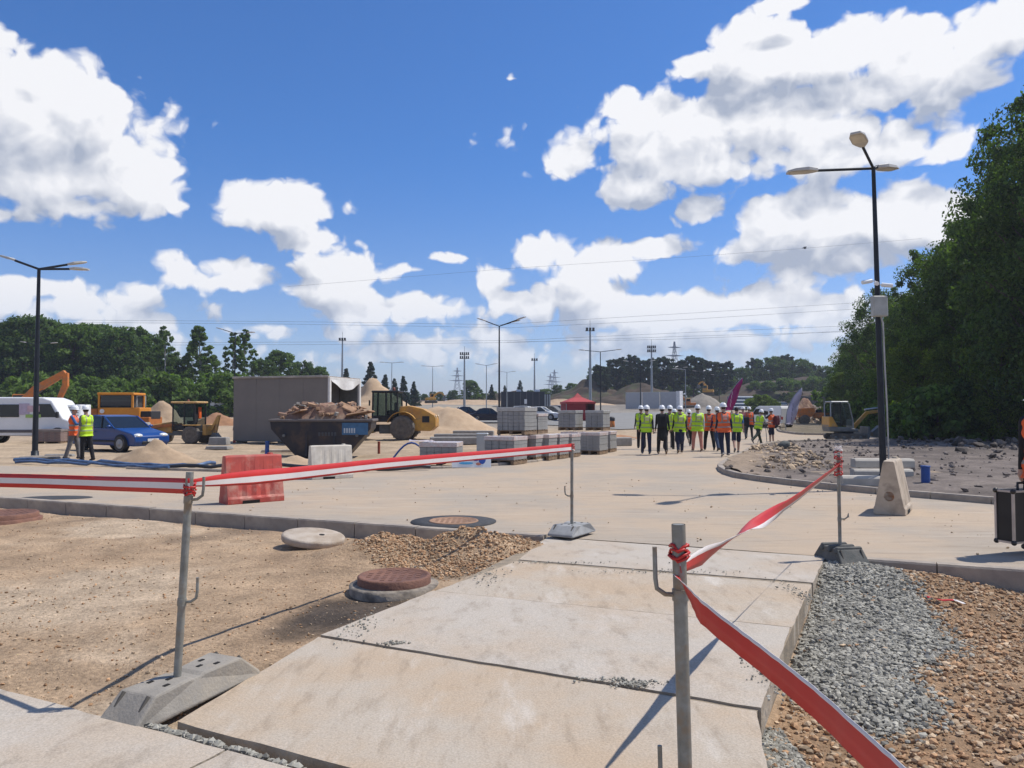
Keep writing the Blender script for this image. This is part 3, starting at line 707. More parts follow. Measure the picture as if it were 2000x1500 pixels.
def fence_foot(t, loc, rz, m, ln=.72, wd=.24, h=.13, tilt=0., ridges=False):
    mb = MB(); a = ln / 2
    w = wd / 2
    mb.prism([(-a, 0), (a, 0), (a, .03), (a - .14, h), (.05, h), (.02, h - .012), (-.02, h - .012), (-.05, h), (-a + .14, h), (-a, .03)], lambda x, z: w - (.03 if abs(x) < .12 else 0) - z * .1)
    b = mb.build('foot', m, t, bevel=.012, seg=2); b.location = Vector(loc) - t.location; b.rotation_euler = (0, tilt, rz)
    s = MB(); s.box((0, 0, 0), (.035, .022, .004))
    rep('slot', s, M_dark, b, [(x * ln, y * wd / .24, h + .0015) for x, y in ((-.2, .05), (-.2, -.05), (-.12, 0), (.12, 0), (.2, .05), (.2, -.05))])
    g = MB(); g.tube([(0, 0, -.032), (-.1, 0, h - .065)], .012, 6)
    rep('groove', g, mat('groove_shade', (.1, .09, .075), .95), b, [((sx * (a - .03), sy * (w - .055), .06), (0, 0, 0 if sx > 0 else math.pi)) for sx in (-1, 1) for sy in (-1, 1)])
    rb = MB(); rb.box((a - .085, 0, .078), (.085, .11, .006), ry=R(36)); rb.build('label_plate', m, b)
    if ridges:
        r_ = MB(); r_.box((0, 0, 0), (.07, .32, .07), top=(.6, .9)); rep('ridge', r_, m, b, [(k * .14, 0, h - .01) for k in (-1, 0, 1)], .01)
    return b
def fence_post(label, base, top, r, hooks):
    t = thing('tape_post', label, 'post', base, 0, 'posts of the tape fence')
    d = top - base; mb = MB(); mb.tube([(0, 0, 0), d * .5, d], r, 14, cap=False); mb.tube([d, d * .97], r * .8, 14)
    p = mb.build('pole', M_steel, t)
    for frac, side, hl in hooks:
        c = d * frac; hk = MB(); s = side
        hk.tube([c + Vector((s * r * .8, -.0, 0)), c + Vector((s * .055, -.01, .004)), c + Vector((s * .085, -.012, .025)), c + Vector((s * .09, -.012, .06)), c + Vector((s * .092, -.012, hl))], .0085, 8)
        hk.tube([c - d.normalized() * .02, c + d.normalized() * .02], r * 1.18, 14)
        hk.build('hook', M_steel, t)
    return t
def ribbon(name, label, pts, wid, twists, n=40, stripes=(0, 1, 0), wob=.01, split=(0, .3, .7, 1), jit=0):
    """hanging tape through pts; twist angle along it (0: face vertical)"""
    P = [Vector(p) for p in pts]; mb = MB(); rows = []
    for i in range(n + 1):
        s = i / n * (len(P) - 1); k = min(int(s), len(P) - 2); f = s - k; c = P[k].lerp(P[k + 1], f)
        g = (P[k + 1] - P[k]).normalized(); h = g.cross(Vector((0, 0, 1))).normalized(); u = h.cross(g)
        tw = float(np.interp(i / n, [q[0] for q in twists], [q[1] for q in twists])); wf = float(np.interp(i / n, [q[0] for q in twists], [q[2] if len(q) > 2 else 1 for q in twists]))
        ax = u * math.cos(tw) + h * math.sin(tw)
        c = c + h * (wob * math.sin(i / n * 9) + random.uniform(-.0015, .0015)) + Vector((0, 0, wob * .6 * math.sin(i / n * 13 + 1)))
        rows.append([c + ax * ((q - .5) * wid * wf) for q in split])
    m = len(split)
    mb.v = [tuple(p) for r_ in rows for p in r_]
    for i in range(n):
        for j in range(m - 1): mb.f.append([i * m + j, (i + 1) * m + j, (i + 1) * m + j + 1, i * m + j + 1]); mb.m.append(stripes[j]); mb.s.append(True)
    o = mb.build(name, [M_red, M_wht], None)
    so_ = o.modifiers.new('thick', 'SOLIDIFY'); so_.thickness = .0012
    return tag(o, label, 'tape', 'spans of barrier tape')
def wrap(label, c, r, n, spread, seed=0):
    mb = MB(); rr = random.Random(seed); c = Vector(c)
    for i in range(n):
        z = (i / max(1, n - 1) - .5) * spread; a = rr.uniform(.0, .25); q = [Vector((math.cos(t) * (r + rr.uniform(0, .012)), math.sin(t) * (r + rr.uniform(0, .012)), z + math.sin(t + rr.random() * 6) * .012)) + c for t in [k * 2 * math.pi / 10 for k in range(11)]]
        mb.tube(q, rr.uniform(.004, .0075), 6, m=0 if rr.random() < .8 else 1)
    o = mb.build('tape_knot', [M_red, M_wht]); return tag(o, label, 'tape', 'knots of barrier tape')

# left post in its foot
fl = gp(352, 1322, .1)
pb = Vector((fl.x, fl.y - .04, .1)); pt = pp(371, 922, pb.y + .02)
PL = fence_post('slim steel post leaning over the sandy plot in a grey rubber foot', pb, pt, .0215, [(.37, 1, .14), (.865, 1, .13)])
fence_foot(PL, (fl.x + .02, fl.y + .02, -.03), R(66), M_rub, .9, .29, .15, R(-2))
fm = gp(1117, 1047)
pb2 = Vector((fm.x, fm.y, .13)); pt2 = pp(1117, 866, fm.y)
t = fence_post('thin steel post in a pale foot where kerb and slab path meet', pb2, pt2, .020, [(.36, -1, .13)])
fence_foot(t, (fm.x, fm.y, .03), R(58), mat('pale_rubber', (.33, .33, .32), .85, var=.3, scale=6, bump=.2), .66, .36, .13)
fr = gp(1643, 1095, -.02)
pb3 = Vector((fr.x - .01, fr.y, .12)); pt3 = pp(1637, 884, fr.y)
t = fence_post('thin rusty post in a black ridged foot above the gravel heap', pb3, pt3, .0185, [(.3, 1, .02)])
fence_foot(t, (fr.x, fr.y, -.07), R(98), M_rubd, .62, .34, .2, ridges=True)
Yn = 2.74
pb4 = Vector((.612, Yn, .1)); pt4 = pp(1325, 1024, Yn)
t = fence_post('thick steel post with two hooks standing on the wide slab', pb4, pt4, .0245, [(.775, -1, .17), (.165, -1, .15)])
fence_foot(t, (pb4.x, pb4.y, .006), R(65), M_rub, .8, .26, .13)
# tape
knL = pt + (pb - pt) * .065
ribbon('barrier_tape', 'striped tape running from the leaning post away over the sandy plot', [pp(371, 950, pt.y - .03), pp(180, 943, 4.85), pp(0, 938, 5.0), pp(-420, 930, 5.3)], .088, [(0, .0), (1, .0)], wob=.002)
ribbon('barrier_tape', 'long striped tape from the leaning post to the kerb post', [pp(371, 944, pt.y), pp(560, 926, 5.7), pp(750, 906, 6.9), pp(930, 890, 8.4), pp(1117, 874, fm.y - .03)], .098, [(0, .35, .45), (.06, .15, .75), (.15, 0.05), (1, 0)], split=(0, .16, .56, 1), wob=.002)
ribbon('barrier_tape', 'twisted striped tape from the wrapped post to the thick post', [pp(1637, 911, fr.y - .02), pp(1560, 970, 6.3), pp(1480, 1022, 4.9), pp(1400, 1072, 3.7), pp(1330, 1110, Yn - .03)], .085, [(0, -.5), (.35, -.25), (.5, .9), (.6, 2.0), (.85, 2.9), (1, 3.3, .4)], n=60, stripes=(1, 0, 0), wob=.002)
ribbon('barrier_tape', 'red tape dropping from the thick post past the gravel', [pp(1320, 1124, Yn - .03), pp(1372, 1195, 2.58), pp(1470, 1275, 2.36), pp(1600, 1383, 2.06), pp(1725, 1495, 1.78), pp(1900, 1660, 1.45)], .085, [(0, 1.2, .35), (.07, .5, .6), (.2, .1), (1, -.1)], stripes=(0, 0, 1), split=(0, .5, .86, 1), n=50, wob=.003)
wrap('red tape knotted round the thick steel post', pt4 + (pb4 - pt4) * .092, .026, 4, .04, 1)
wrap('red tape wound thickly round the top of the rusty post', pt3 + Vector((0, 0, -.09)), .035, 12, .30, 2)
wrap('red tape tied at the top of the kerb post', pt2 + Vector((0, 0, -.05)), .026, 4, .07, 3)
wrap('red tape tied round the leaning post', pt + Vector((.0, 0, -.1)), .026, 4, .05, 4)

# plastic barriers
def barrier(label, loc, rz, m, L_=1.0, s=1., disc=None):
    t = thing('plastic_barrier', label, 'barrier', loc, rz, 'plastic road barriers', s)
    pr = [(-.23, 0), (.23, 0), (.23, .09), (.21, .13), (.085, .80), (.07, .83), (-.07, .83), (-.085, .80), (-.21, .13), (-.23, .09)]
    mb = MB(); n = 13; rings = []
    for i in range(n):
        y = -L_ / 2 + L_ * i / (n - 1); rib = .022 if i in (3, 5, 7, 9) else 0; e = .012 if i in (0, n - 1) else 0
        rings.append([(x * (1 - e * 3) - math.copysign(rib if .12 < z < .5 else 0, x), y, z * (1 - e)) for x, z in pr])
    mb.loft(rings, smooth=False)
    b = mb.build('shell', m, t, bevel=.012, seg=2)
    fm_ = MB(); fm_.box((0, -L_ * .1, .03), (.475, .3, .055)); fm_.build('fork_pocket', M_dark, b)
    cp = MB(); cp.lathe([(.05, 0), (.05, .02), (.035, .025)], 14, c=(0, L_ * .32, .83)); cp.build('filler_cap', m, b)
    if disc:
        dm = MB(); dm.lathe([(.075, -.006), (.075, .006)], 18, axis='Y'); o = dm.build('plug', disc, b); o.location = (0, -L_ / 2 + .006, .28)
    return t
M_bred = mat('faded_red_plastic', (.50, .075, .05), .6, col2=(.36, .06, .045), scale=4, col3=(.5, .26, .19), scale3=3)
M_bwht = mat('dirty_white_plastic', (.66, .60, .50), .6, col2=(.5, .44, .35), scale=4)
M_bei = mat('beige_plastic', (.52, .43, .32), .65, col2=(.42, .34, .25), scale=5, col3=(.3, .24, .18), scale3=4)
q = gp(492, 984); barrier('faded red plastic barrier standing on the road behind the leaning post', bk(q, .3, 0), R(-50), M_bred)
q = gp(645, 936); barrier('dirty white plastic barrier by the far kerb in front of the skip', bk(q, .3, 0), R(-58), M_bwht, 1.05, .95)
q = gp(1745, 1006); barrier('beige plastic barrier with a round orange plug beside the lamp post', bk(q, .45, 0), R(-33), M_bei, 1.0, 1.0, mat('orange_plug', (.55, .2, .07), .6))

# manholes
M_rust = mat('rusty_iron', (.235, .115, .075), .8, .2, col2=(.15, .075, .055), scale=9, bump=.4, bscale=50)
def manhole(label, loc, r, raised, ringmat, lidmat=M_rust, tilt=0, rr=1.5):
    t = thing('manhole_cover', label, 'manhole cover', loc, 0, 'manhole covers'); t.rotation_euler.x = tilt
    mb = MB(); mb.lathe([(r * rr * .98, -.15), (r * rr, 0), (r * 1.03, .012), (r * 1.02, .012)], 36) if raised else mb.lathe([(r * rr, .0), (r * rr, .006), (r * 1.02, .008)], 36)
    mb.build('ring', ringmat, t)
    h = .075 if raised else .012
    lm = MB(); lm.lathe([(r * 1.0, -.02), (r, h), (r * .96, h + .01), (r * .9, h + .01), (r * .89, h + .004), (.001, h + .006)], 36); ld = lm.build('lid', lidmat, t)
    st = MB(); st.box((0, 0, -.004), (r * .12, r * .12, .006))
    rep('stud', st, lidmat, ld, [(i * r * .22, j * r * .22, h + .009) for i in range(-3, 4) for j in range(-3, 4) if math.hypot(i, j) < 3.4])
    return t
M_ctar = mat('fresh_tar', (.06, .06, .062), .85, var=.4, scale=12, bump=.3)
q = gp(886, 1019); manhole('rusty flat manhole cover in a dark tar ring on the road', (q.x, q.y, .004), .36, False, M_ctar, mat('tan_iron', (.36, .21, .13), .85, var=.3, scale=8), rr=1.72)
q = gp(770, 1138, 0); manhole('raised brown manhole cover on a pale ring beside the slab path', (q.x, q.y, -.01), .34, True, mat('mortar_ring', (.33, .28, .22), .95, col2=(.12, .1, .08), scale=7, bump=.6, bscale=20), rr=1.22)
q = gp(5, 1008, .0); manhole('raised brown manhole cover close to the kerb on the sandy plot', (q.x, q.y, -.03), .48, True, M_rust, rr=1.1)
q = gp(110, 972); pm = MB(); pm.lathe([(.55, .002), (.5, .006), (.001, .006)], 24, sx=1.2, sy=.6); o = pm.build('tar_patch', M_ctar, loc=(q.x, q.y, 0)); tag(o, 'small dark tar patch on the road beside the kerb', 'patch')
# round concrete lid lying on the soil
q = gp(612, 1060, -.05)
t = thing('concrete_disc', 'round pale concrete disc lying tilted on the soil by the kerb', 'concrete disc', (q.x, q.y, .005), .3); t.rotation_euler = (R(7), R(5), .3)
mb = MB(); mb.lathe([(.30, -.05), (.345, -.035), (.35, .03), (.33, .05), (.001, .05)], 28, sx=1.12); bd = mb.build('slab_body', mat('stained_concrete', (.47, .40, .32), .95, col2=(.33, .26, .19), scale=5, bump=.4, bscale=40), t, bevel=.006)
mb = MB(); mb.lathe([(.035, .049), (.035, .053)], 12, c=(.1, 0, 0)); mb.build('lifting_hole', M_dark, bd)
# kerb stones stacked by the lamp
M_kn = mat('new_kerb_concrete', (.50, .46, .39), .9, col2=(.4, .36, .3), scale=4, bump=.2)
kp = [(gp(1690, 956), .0, 'lowest of the spare kerb stones lying flat by the lamp post'), (gp(1722, 940), .0, 'spare kerb stone lying behind the lamp post under another'), (gp(1724, 938), .22, 'topmost spare kerb stone of the stack by the lamp post')]
for i, (p, z, lb) in enumerate(kp):
    mb = MB(); ln = (.95, 1.3, 1.35)[i]; w = .15
    mb.prism([(-w, 0), (w, 0), (w, .15), (w - .05, .2), (-w + .02, .2), (-w, .18)], 0, y0=(-ln / 2, ln / 2))
    o = mb.build('kerb_block', M_kn, bevel=.012, seg=2, loc=(p.x, p.y, .08 + z)); o.rotation_euler = (0, 0, R(-98 + 3 * i)); tag(o, lb, 'kerb stone', 'spare kerb stones by the lamp')
# blue pipe stub
def stub(label, p, r, h, m, tilt=0):
    mb = MB(); mb.tube([(0, 0, -.1), (0, 0, h)], r, 18, cap=False); mb.tube([(0, 0, h), (0, 0, h - .06)], r * .88, 18, m=1); mb.lathe([(r * 1.12, h - .02), (r * 1.12, h + .005), (r * .88, h + .005)], 18)
    o = mb.build('pipe_stub', [m, M_dark], loc=p); o.rotation_euler = (tilt, tilt, 0); return tag(o, label, 'pipe', 'upright pipe stubs')
M_blue = mat('blue_plastic', (.03, .085, .30), .5, var=.3, scale=5)
q = gp(1808, 944, .1); stub('short blue pipe standing upright in the dark island soil', (q.x, q.y, .08), .085, .38, M_blue)
q = gp(521, 893); stub('tall blue pipe upright in the sand between building and skip', (q.x, q.y, 0), .07, .55, M_blue, .04)
q = gp(740, 886); stub('thin rusty red pipe upright in the sand near the wheel loader', (q.x, q.y, 0), .05, .45, mat('red_pipe', (.3, .07, .04), .6))
# blue hose along the far kerb
def hose(label, pts, r, m, name='hose'):
    mb = MB(); mb.tube(pts, r, 8); o = mb.build(name, m); return tag(o, label, 'hose', 'hoses along the far kerb')
M_hose = mat('blue_hose', (.10, .17, .30), .45, col2=(.04, .07, .14), scale=3)
def flatpath(px, z=.1, k=6):
    P = [gp(u, v, .02) for u, v in px]; out = []
    for i in range(len(P) - 1):
        for j in range(k): f = j / k; c = P[i].lerp(P[i + 1], f); out.append((c.x + .03 * math.sin(i * 3 + j), c.y + .05 * math.sin(i * 2.1 + j * .8), z + .03 * math.sin(i + j * .7)))
    out.append((P[-1].x, P[-1].y, z)); return out
hose('flat blue hose lying along the kerb behind the sandy plot', flatpath([(28, 903), (120, 906), (200, 907), (290, 913), (370, 914), (420, 910)]), .055, M_hose)
hose('second blue hose beside the first along the far kerb', flatpath([(30, 908), (110, 909), (180, 911), (260, 915), (330, 918)]), .04, M_hose)
hose('black hose running on between the plastic barriers', flatpath([(330, 917), (430, 917), (540, 914), (640, 917), (740, 921), (840, 917)]), .05, mat('black_hose', (.03, .035, .045), .5))
ar = [gp(765, 903).lerp(gp(842, 903), i / 10) + Vector((0, 0, .06 + .55 * math.sin(math.pi * i / 10))) for i in range(11)]
hose('blue hose arching out of the sand beside the wrapped pallet', ar, .03, M_blue)
hose('thin blue hose looping on the sand by the printed sheet', flatpath([(835, 909), (870, 911), (900, 906), (930, 905), (955, 909)], .12), .03, M_blue)
# ------------------------------------------------------------------ vehicles and machines
M_tyre = mat('tyre_rubber', (.045, .042, .04), .9, col2=(.13, .11, .085), scale=7, bump=.3, bscale=30)
M_tyred = mat('dusty_tyre', (.16, .14, .115), .95, col2=(.09, .08, .07), scale=5, bump=.4, bscale=20)
M_rim = mat('wheel_rim', (.35, .35, .35), .4, .6)
M_glass = glass()
M_blk = mat('black_trim', (.02, .02, .022), .6, var=.3)
M_wp = mat('white_paint', (.76, .76, .74), .35, var=.06, scale=2)
M_yel = mat('machine_yellow', (.58, .30, .035), .5, col2=(.46, .23, .04), scale=3, col3=(.34, .22, .1), scale3=2.4)
M_org = mat('machine_orange', (.62, .19, .025), .5, col2=(.48, .15, .03), scale=3, col3=(.33, .17, .08), scale3=2.4)
M_gry = mat('machine_grey', (.16, .165, .16), .6, var=.3, scale=4)
M_lens = mat('lamp_lens', (.75, .76, .72), .12, var=.1, spec=.8)
M_tail = mat('tail_lens', (.4, .02, .015), .2)
M_plate = mat('number_plate', (.75, .75, .72), .5)
def wheel(parent, c, r, w, tm=None, rm=None, rimr=.58, name='wheel', lugs=0, flush=False):
    """axle along local y"""
    e = bpy.data.objects.new(name, None); COL.objects.link(e); e.parent = parent; e.location = c; e.empty_display_size = .1
    h = w / 2; mb = MB()
    mb.lathe([(r * rimr, -h * .8), (r * .86, -h), (r * .97, -h * .8), (r, -h * .4), (r, h * .4), (r * .97, h * .8), (r * .86, h), (r * rimr, h * .8)], 24, axis='Y')
    for k in range(lugs):
        a = 2 * math.pi * k / lugs
        mb.box((math.cos(a) * r * .985, (h * .4 if k % 2 else -h * .4), math.sin(a) * r * .985), (r * .07, h * 1.0, r * .09), ry=-a)
    mb.build('tyre', tm or M_tyre, e)
    mb = MB()
    if flush: mb.lathe([(.001, -h * 1.06), (r * .18, -h * 1.06), (r * .24, -h * .92), (r * rimr * .86, -h * .94), (r * rimr, -h * .99), (r * rimr, h * .99), (r * rimr * .86, h * .94), (r * .24, h * .92), (r * .18, h * 1.06), (.001, h * 1.06)], 20, axis='Y')
    else: mb.lathe([(.001, -h * .55), (r * .2, -h * .6), (r * .22, -h * .35), (r * rimr * .9, -h * .3), (r * rimr, -h * .85), (r * rimr, h * .85), (r * rimr * .9, h * .3), (r * .22, h * .35), (r * .2, h * .6), (.001, h * .55)], 20, axis='Y')
    mb.build('rim', rm or M_rim, e); return e
def car(label, loc, rz, paint, L_=4.2, W_=1.72, H=1.45, kind='hatch', group=None, s=1., cat='car', name='parked_car', detail=True):
    t = thing(name, label, cat, loc, rz, group, s)
    h = L_ / 2; w = W_ / 2; bl = .92 if kind != 'van' else 1.05
    if kind == 'hatch': low = [(-h, .35), (-h + .05, .25), (h - .1, .22), (h, .38), (h - .02, .62), (h - .25, .74), (h - 1.15, bl), (-h + .12, bl + .06), (-h, .75)]; gh = [(h - 1.2, bl - .02), (h - 1.95, H - .04), (h - 2.5, H), (-h + .75, H - .03), (-h + .12, bl + .04)]
    elif kind == 'sedan': low = [(-h, .38), (-h + .05, .25), (h - .1, .22), (h, .38), (h - .02, .62), (h - .25, .74), (h - 1.2, bl), (-h + .8, bl + .02), (-h + .05, bl - .03), (-h, .7)]; gh = [(h - 1.2, bl - .02), (h - 1.95, H - .03), (h - 2.6, H), (-h + 1.35, H - .05), (-h + .6, bl)]
    elif kind == 'van': low = [(-h, .35), (h - .1, .25), (h, .42), (h - .02, .8), (h - .3, .95), (h - .85, bl), (-h, bl)]; gh = [(h - .85, bl - .02), (h - 1.45, H - .12), (h - 1.75, H - .02), (-h + .12, H - .03), (-h + .01, H - .25), (-h, bl - .02)]
    wl = lambda x, z: w * (1 - .06 * max(0, abs(x) / h - .55) / .45) * (1 - .05 * max(0, z - .6)) * (.94 if z < .3 else 1)
    mb = MB(); mb.prism(low, wl); body = mb.build('body', paint, t, bevel=.05, seg=3)
    wg = lambda x, z: w * (.955 - (.2 if kind != 'van' else .10) * max(0, z - bl))
    if kind == 'van':
        mb = MB(); mb.prism(gh, wg); mb.build('upper_body', paint, t, bevel=.05, seg=3)
        for sy in (-1, 1):
            mb = MB(); mb.prism([(h - 1.0, bl + .04), (h - 1.45, H - .28), (h - 1.9, H - .26), (h - 1.9, bl + .04)], 0, y0=(sy * (w * .945) - .02, sy * (w * .945) + .012)); mb.build('side_window', M_glass, t)
        mb = MB(); mb.prism([(h - .88, bl + .05), (h - 1.42, H - .15), (h - 1.36, H - .13), (h - .80, bl + .05)], w * .82); mb.build('windscreen', M_glass, t)
    else:
        mb = MB(); mb.prism(gh, wg); g_ = mb.build('window', M_glass, t, bevel=.03)
        n = len(gh); top = [gh[1], gh[2], gh[3]]
        mb = MB(); mb.prism([(top[0][0] + .04, top[0][1] - .05), (top[0][0], top[0][1] + .015), (top[1][0], top[1][1] + .02), (top[2][0], top[2][1] + .015), (top[2][0] - .06, top[2][1] - .06), (top[1][0], top[1][1] - .05)], lambda x, z: wg(x, z) + .012); mb.build('roof', paint, t, bevel=.03, seg=2)
        for sy in (-1, 1):
            for (a, b, ww) in ((gh[0], gh[1], .035), (gh[4], gh[3], .06), ((.02, bl), (-.03, H - .02), .03)):
                mb = MB(); A = Vector((a[0], sy * (wg(*a) + .004), a[1])); B = Vector((b[0], sy * (wg(*b) + .004), b[1])); mb.tube([A, B], ww, 6); mb.build('pillar', paint if ww != .03 else M_blk, t)
    if detail:
        for sy in (-1, 1):
            mb = MB(); mb.ell((h - .12, sy * w * .68, .64 if kind != 'van' else .8), (.13, .2, .085), 10, 8); mb.build('headlight', M_lens, t)
            mb = MB(); mb.box((-h + .02, sy * w * .82, .8), (.06, .2, .26)); mb.build('tail_light', M_tail, t, bevel=.02)
            mb = MB(); mb.ell((h - 1.35 if kind != 'van' else h - 1.0, sy * (w + .1), bl + .07), (.07, .1, .065), 8, 6); mb.build('mirror', paint, t)
            mb = MB(); mb.box((-.45, sy * (w * 1.0), bl - .14), (.16, .03, .03)); mb.build('door_handle', paint, body)
            mb = MB(); mb.box((0, sy * (w * .985), .42), (L_ * .5, .05, .07)); mb.build('side_moulding', M_blk, body, bevel=.01)
        mb = MB(); mb.box((h - .01, 0, .36), (.05, W_ * .55, .13)); mb.build('grille', M_blk, t, bevel=.02)
        mb = MB(); mb.box((h + .02, 0, .46), (.03, .5, .11)); mb.build('number_plate', M_plate, t)
    for x in (-h + .75, h - .82):
        for sy in (-1, 1):
            mb = MB(); mb.lathe([(.001, -.1), (.36, -.1), (.36, .092), (.001, .092)], 18, axis='Y', c=(x, sy * (w - .09), .33)); mb.build('wheel_arch', M_blk, t)
            wheel(t, (x, sy * (w - .085), .31), .31, .22, rimr=.62, flush=True)
    return t
M_cblue = mat('blue_car_paint', (.004, .046, .20), .32, var=.1, scale=2, spec=.6)
q = gp(250, 881)
car('blue hatchback parked behind the small sand heap', bk(q, .6, 0, -.35), R(-27), M_cblue, 4.0, 1.7, 1.43)

# white minibus
def minibus(label, loc, rz):
    t = thing('minibus', label, 'minibus', loc, rz); L_ = 6.4; h = L_ / 2; w = .98
    mb = MB(); mb.prism([(-h, .4), (h - .1, .36), (h, .55), (h - .05, 1.0), (h - .75, 1.25), (h - 1.35, 2.12), (h - 1.8, 2.28), (-h + .1, 2.3), (-h, 2.1)], lambda x, z: w * (1 - .06 * max(0, z - 1.2)) * (.98 if z < .5 else 1)); mb.build('body', M_wp, t, bevel=.07, seg=3)
    for sy in (-1, 1):
        for x0, x1 in ((-2.9, -1.9), (-1.8, -.8), (-.7, .3)):
            mb = MB(); mb.box(((x0 + x1) / 2, sy * (w - .005), 1.62), (x1 - x0, .03, .62)); mb.build('side_window', M_glass, t, bevel=.03)
        mb = MB(); mb.prism([(h - 1.0, 1.3), (h - 1.4, 1.95), (h - 2.1, 1.95), (h - 2.1, 1.3)], 0, y0=(sy * (w - .02) - .02, sy * (w - .02) + .02)); mb.build('cab_window', M_glass, t)
        mb = MB(); mb.box((.55, sy * (w + .004), 1.7), (.5, .012, .55)); mb.build('decal', mat('lilac_decal', (.5, .42, .52), .5), t)
        mb = MB(); mb.box((1.0, sy * (w + .007), 1.36), (.75, .012, .16)); mb.build('decal', mat('green_decal', (.33, .5, .12), .5), t)
        mb = MB(); mb.box((1.0, sy * (w + .005), 1.72), (.6, .012, .3)); mb.build('decal', mat('pink_decal', (.62, .42, .45), .5), t)
        mb = MB(); mb.box((0, sy * w, .62), (L_ * .86, .03, .14)); mb.build('side_moulding', mat('sill_grey', (.13, .12, .12), .7), t)
        mb = MB(); mb.box((h - .95, sy * (w + .14), 1.42), (.12, .16, .3)); mb.build('mirror', M_blk, t, bevel=.03)
        mb = MB(); mb.ell((h - .12, sy * .75, .92), (.15, .16, .16), 10, 8); mb.build('headlight', M_lens, t)
    for x in (-h + 1.4, h - 1.0):
        for sy in (-1, 1):
            mb = MB(); mb.lathe([(.001, -.1), (.42, -.1), (.42, .1), (.001, .1)], 18, axis='Y', c=(x, sy * (w - .09), .38)); mb.build('wheel_arch', M_blk, t); wheel(t, (x, sy * (w - .08), .36), .36, .24, rimr=.6, flush=True)
    return t
q = gp(35, 868); minibus('white minibus with lilac and green side graphics behind the lamp post', bk(q, 1.6, 0, .35), R(0))
# louvred white cabinet behind the two workers
q = gp(147, 866)
t = thing('site_cabinet', 'white louvred cabinet standing behind the two workers', 'cabinet', bk(q, 1.0, 0), R(-4))
mb = MB(); mb.box((0, 0, .98), (1.05, .9, 1.9)); bd = mb.build('housing', M_wp, t, bevel=.03)
l = MB(); l.box((0, 0, 0), (.85, .04, .035), rx=R(30)); rep('louvre', l, mat('louvre_shade', (.2, .2, .2), .6), t, [(0, -.46, 1.78 - k * .13) for k in range(4)])
mb = MB(); mb.box((0, 0, .03), (1.1, .95, .12)); mb.build('plinth', M_gry, t)
# brown paving on a pallet by the lamp
def pallet_base(t, w, d, m=None):
    m = m or mat('pallet_wood', (.30, .2, .12), .85, var=.4, scale=4)
    b = MB(); b.box((0, 0, .13), (w, .1, .022)); rep('deck_board', b, m, t, [(0, y, 0) for y in (-d / 2 + .06, -d / 4, 0, d / 4, d / 2 - .06)])
    k = MB(); k.box((0, 0, .065), (.1, d, .1)); rep('bearer', k, m, t, [(x, 0, 0) for x in (-w / 2 + .06, 0, w / 2 - .06)])
def pack(label, loc, rz, w, d, h, m, wrapm, group, rows=6, cols=5, base=True, topm=None):
    """wrapped pack of paving stones on a pallet; each layer of stone shows"""
    t = thing('paving_pallet', label, 'pallet', loc, rz, group); z0 = .145 if base else 0
    if base: pallet_base(t, w, d)
    hh = h - z0; lay = hh / rows
    lm = MB(); lm.box((0, 0, lay / 2), (w - .02, d - .02, lay - .003)); rep('stone_layer', lm, m, t, [(random.uniform(-.008, .008), random.uniform(-.008, .008), z0 + i * lay) for i in range(rows)], .006)
    sm = MB(); sm.box((0, 0, hh / 2), (.012, d + .002, hh)); rep('joint_strip', sm, mat('paver_joint', (.2, .195, .185), .8), t, [((i / cols - .5) * (w - .02), 0, z0) for i in range(1, cols)])
    cm = MB(); cm.plate([(-w / 2 - .006, -d / 2 - .006), (w / 2 + .006, -d / 2 - .006), (w / 2 + .006, d / 2 + .006), (-w / 2 - .006, d / 2 + .006)], h - lay * .95, h + .012); cm.build('film_cap', topm or wrapm, t, bevel=.01)
    return t
M_pv1 = mat('grey_paver', (.30, .295, .28), .7, var=.25, scale=5, bump=.2)
M_pv2 = mat('brown_paver', (.25, .18, .155), .85, var=.3, scale=8, bump=.2)
M_film = mat('cloudy_film', (.4, .39, .37), .25, var=.25, scale=6, spec=.7, bump=.3, bscale=9)
M_film2 = mat('white_film', (.55, .52, .49), .25, col2=(.5, .36, .33), scale=9, spec=.7, bump=.3, bscale=9)
q = gp(100, 868); pack('brown paving stones on a pallet behind the lamp post', bk(q, .3, 0), R(3), 1.35, .9, .72, M_pv2, mat('dull_film', (.24, .2, .18), .5), 'pallets of paving stones', rows=5)

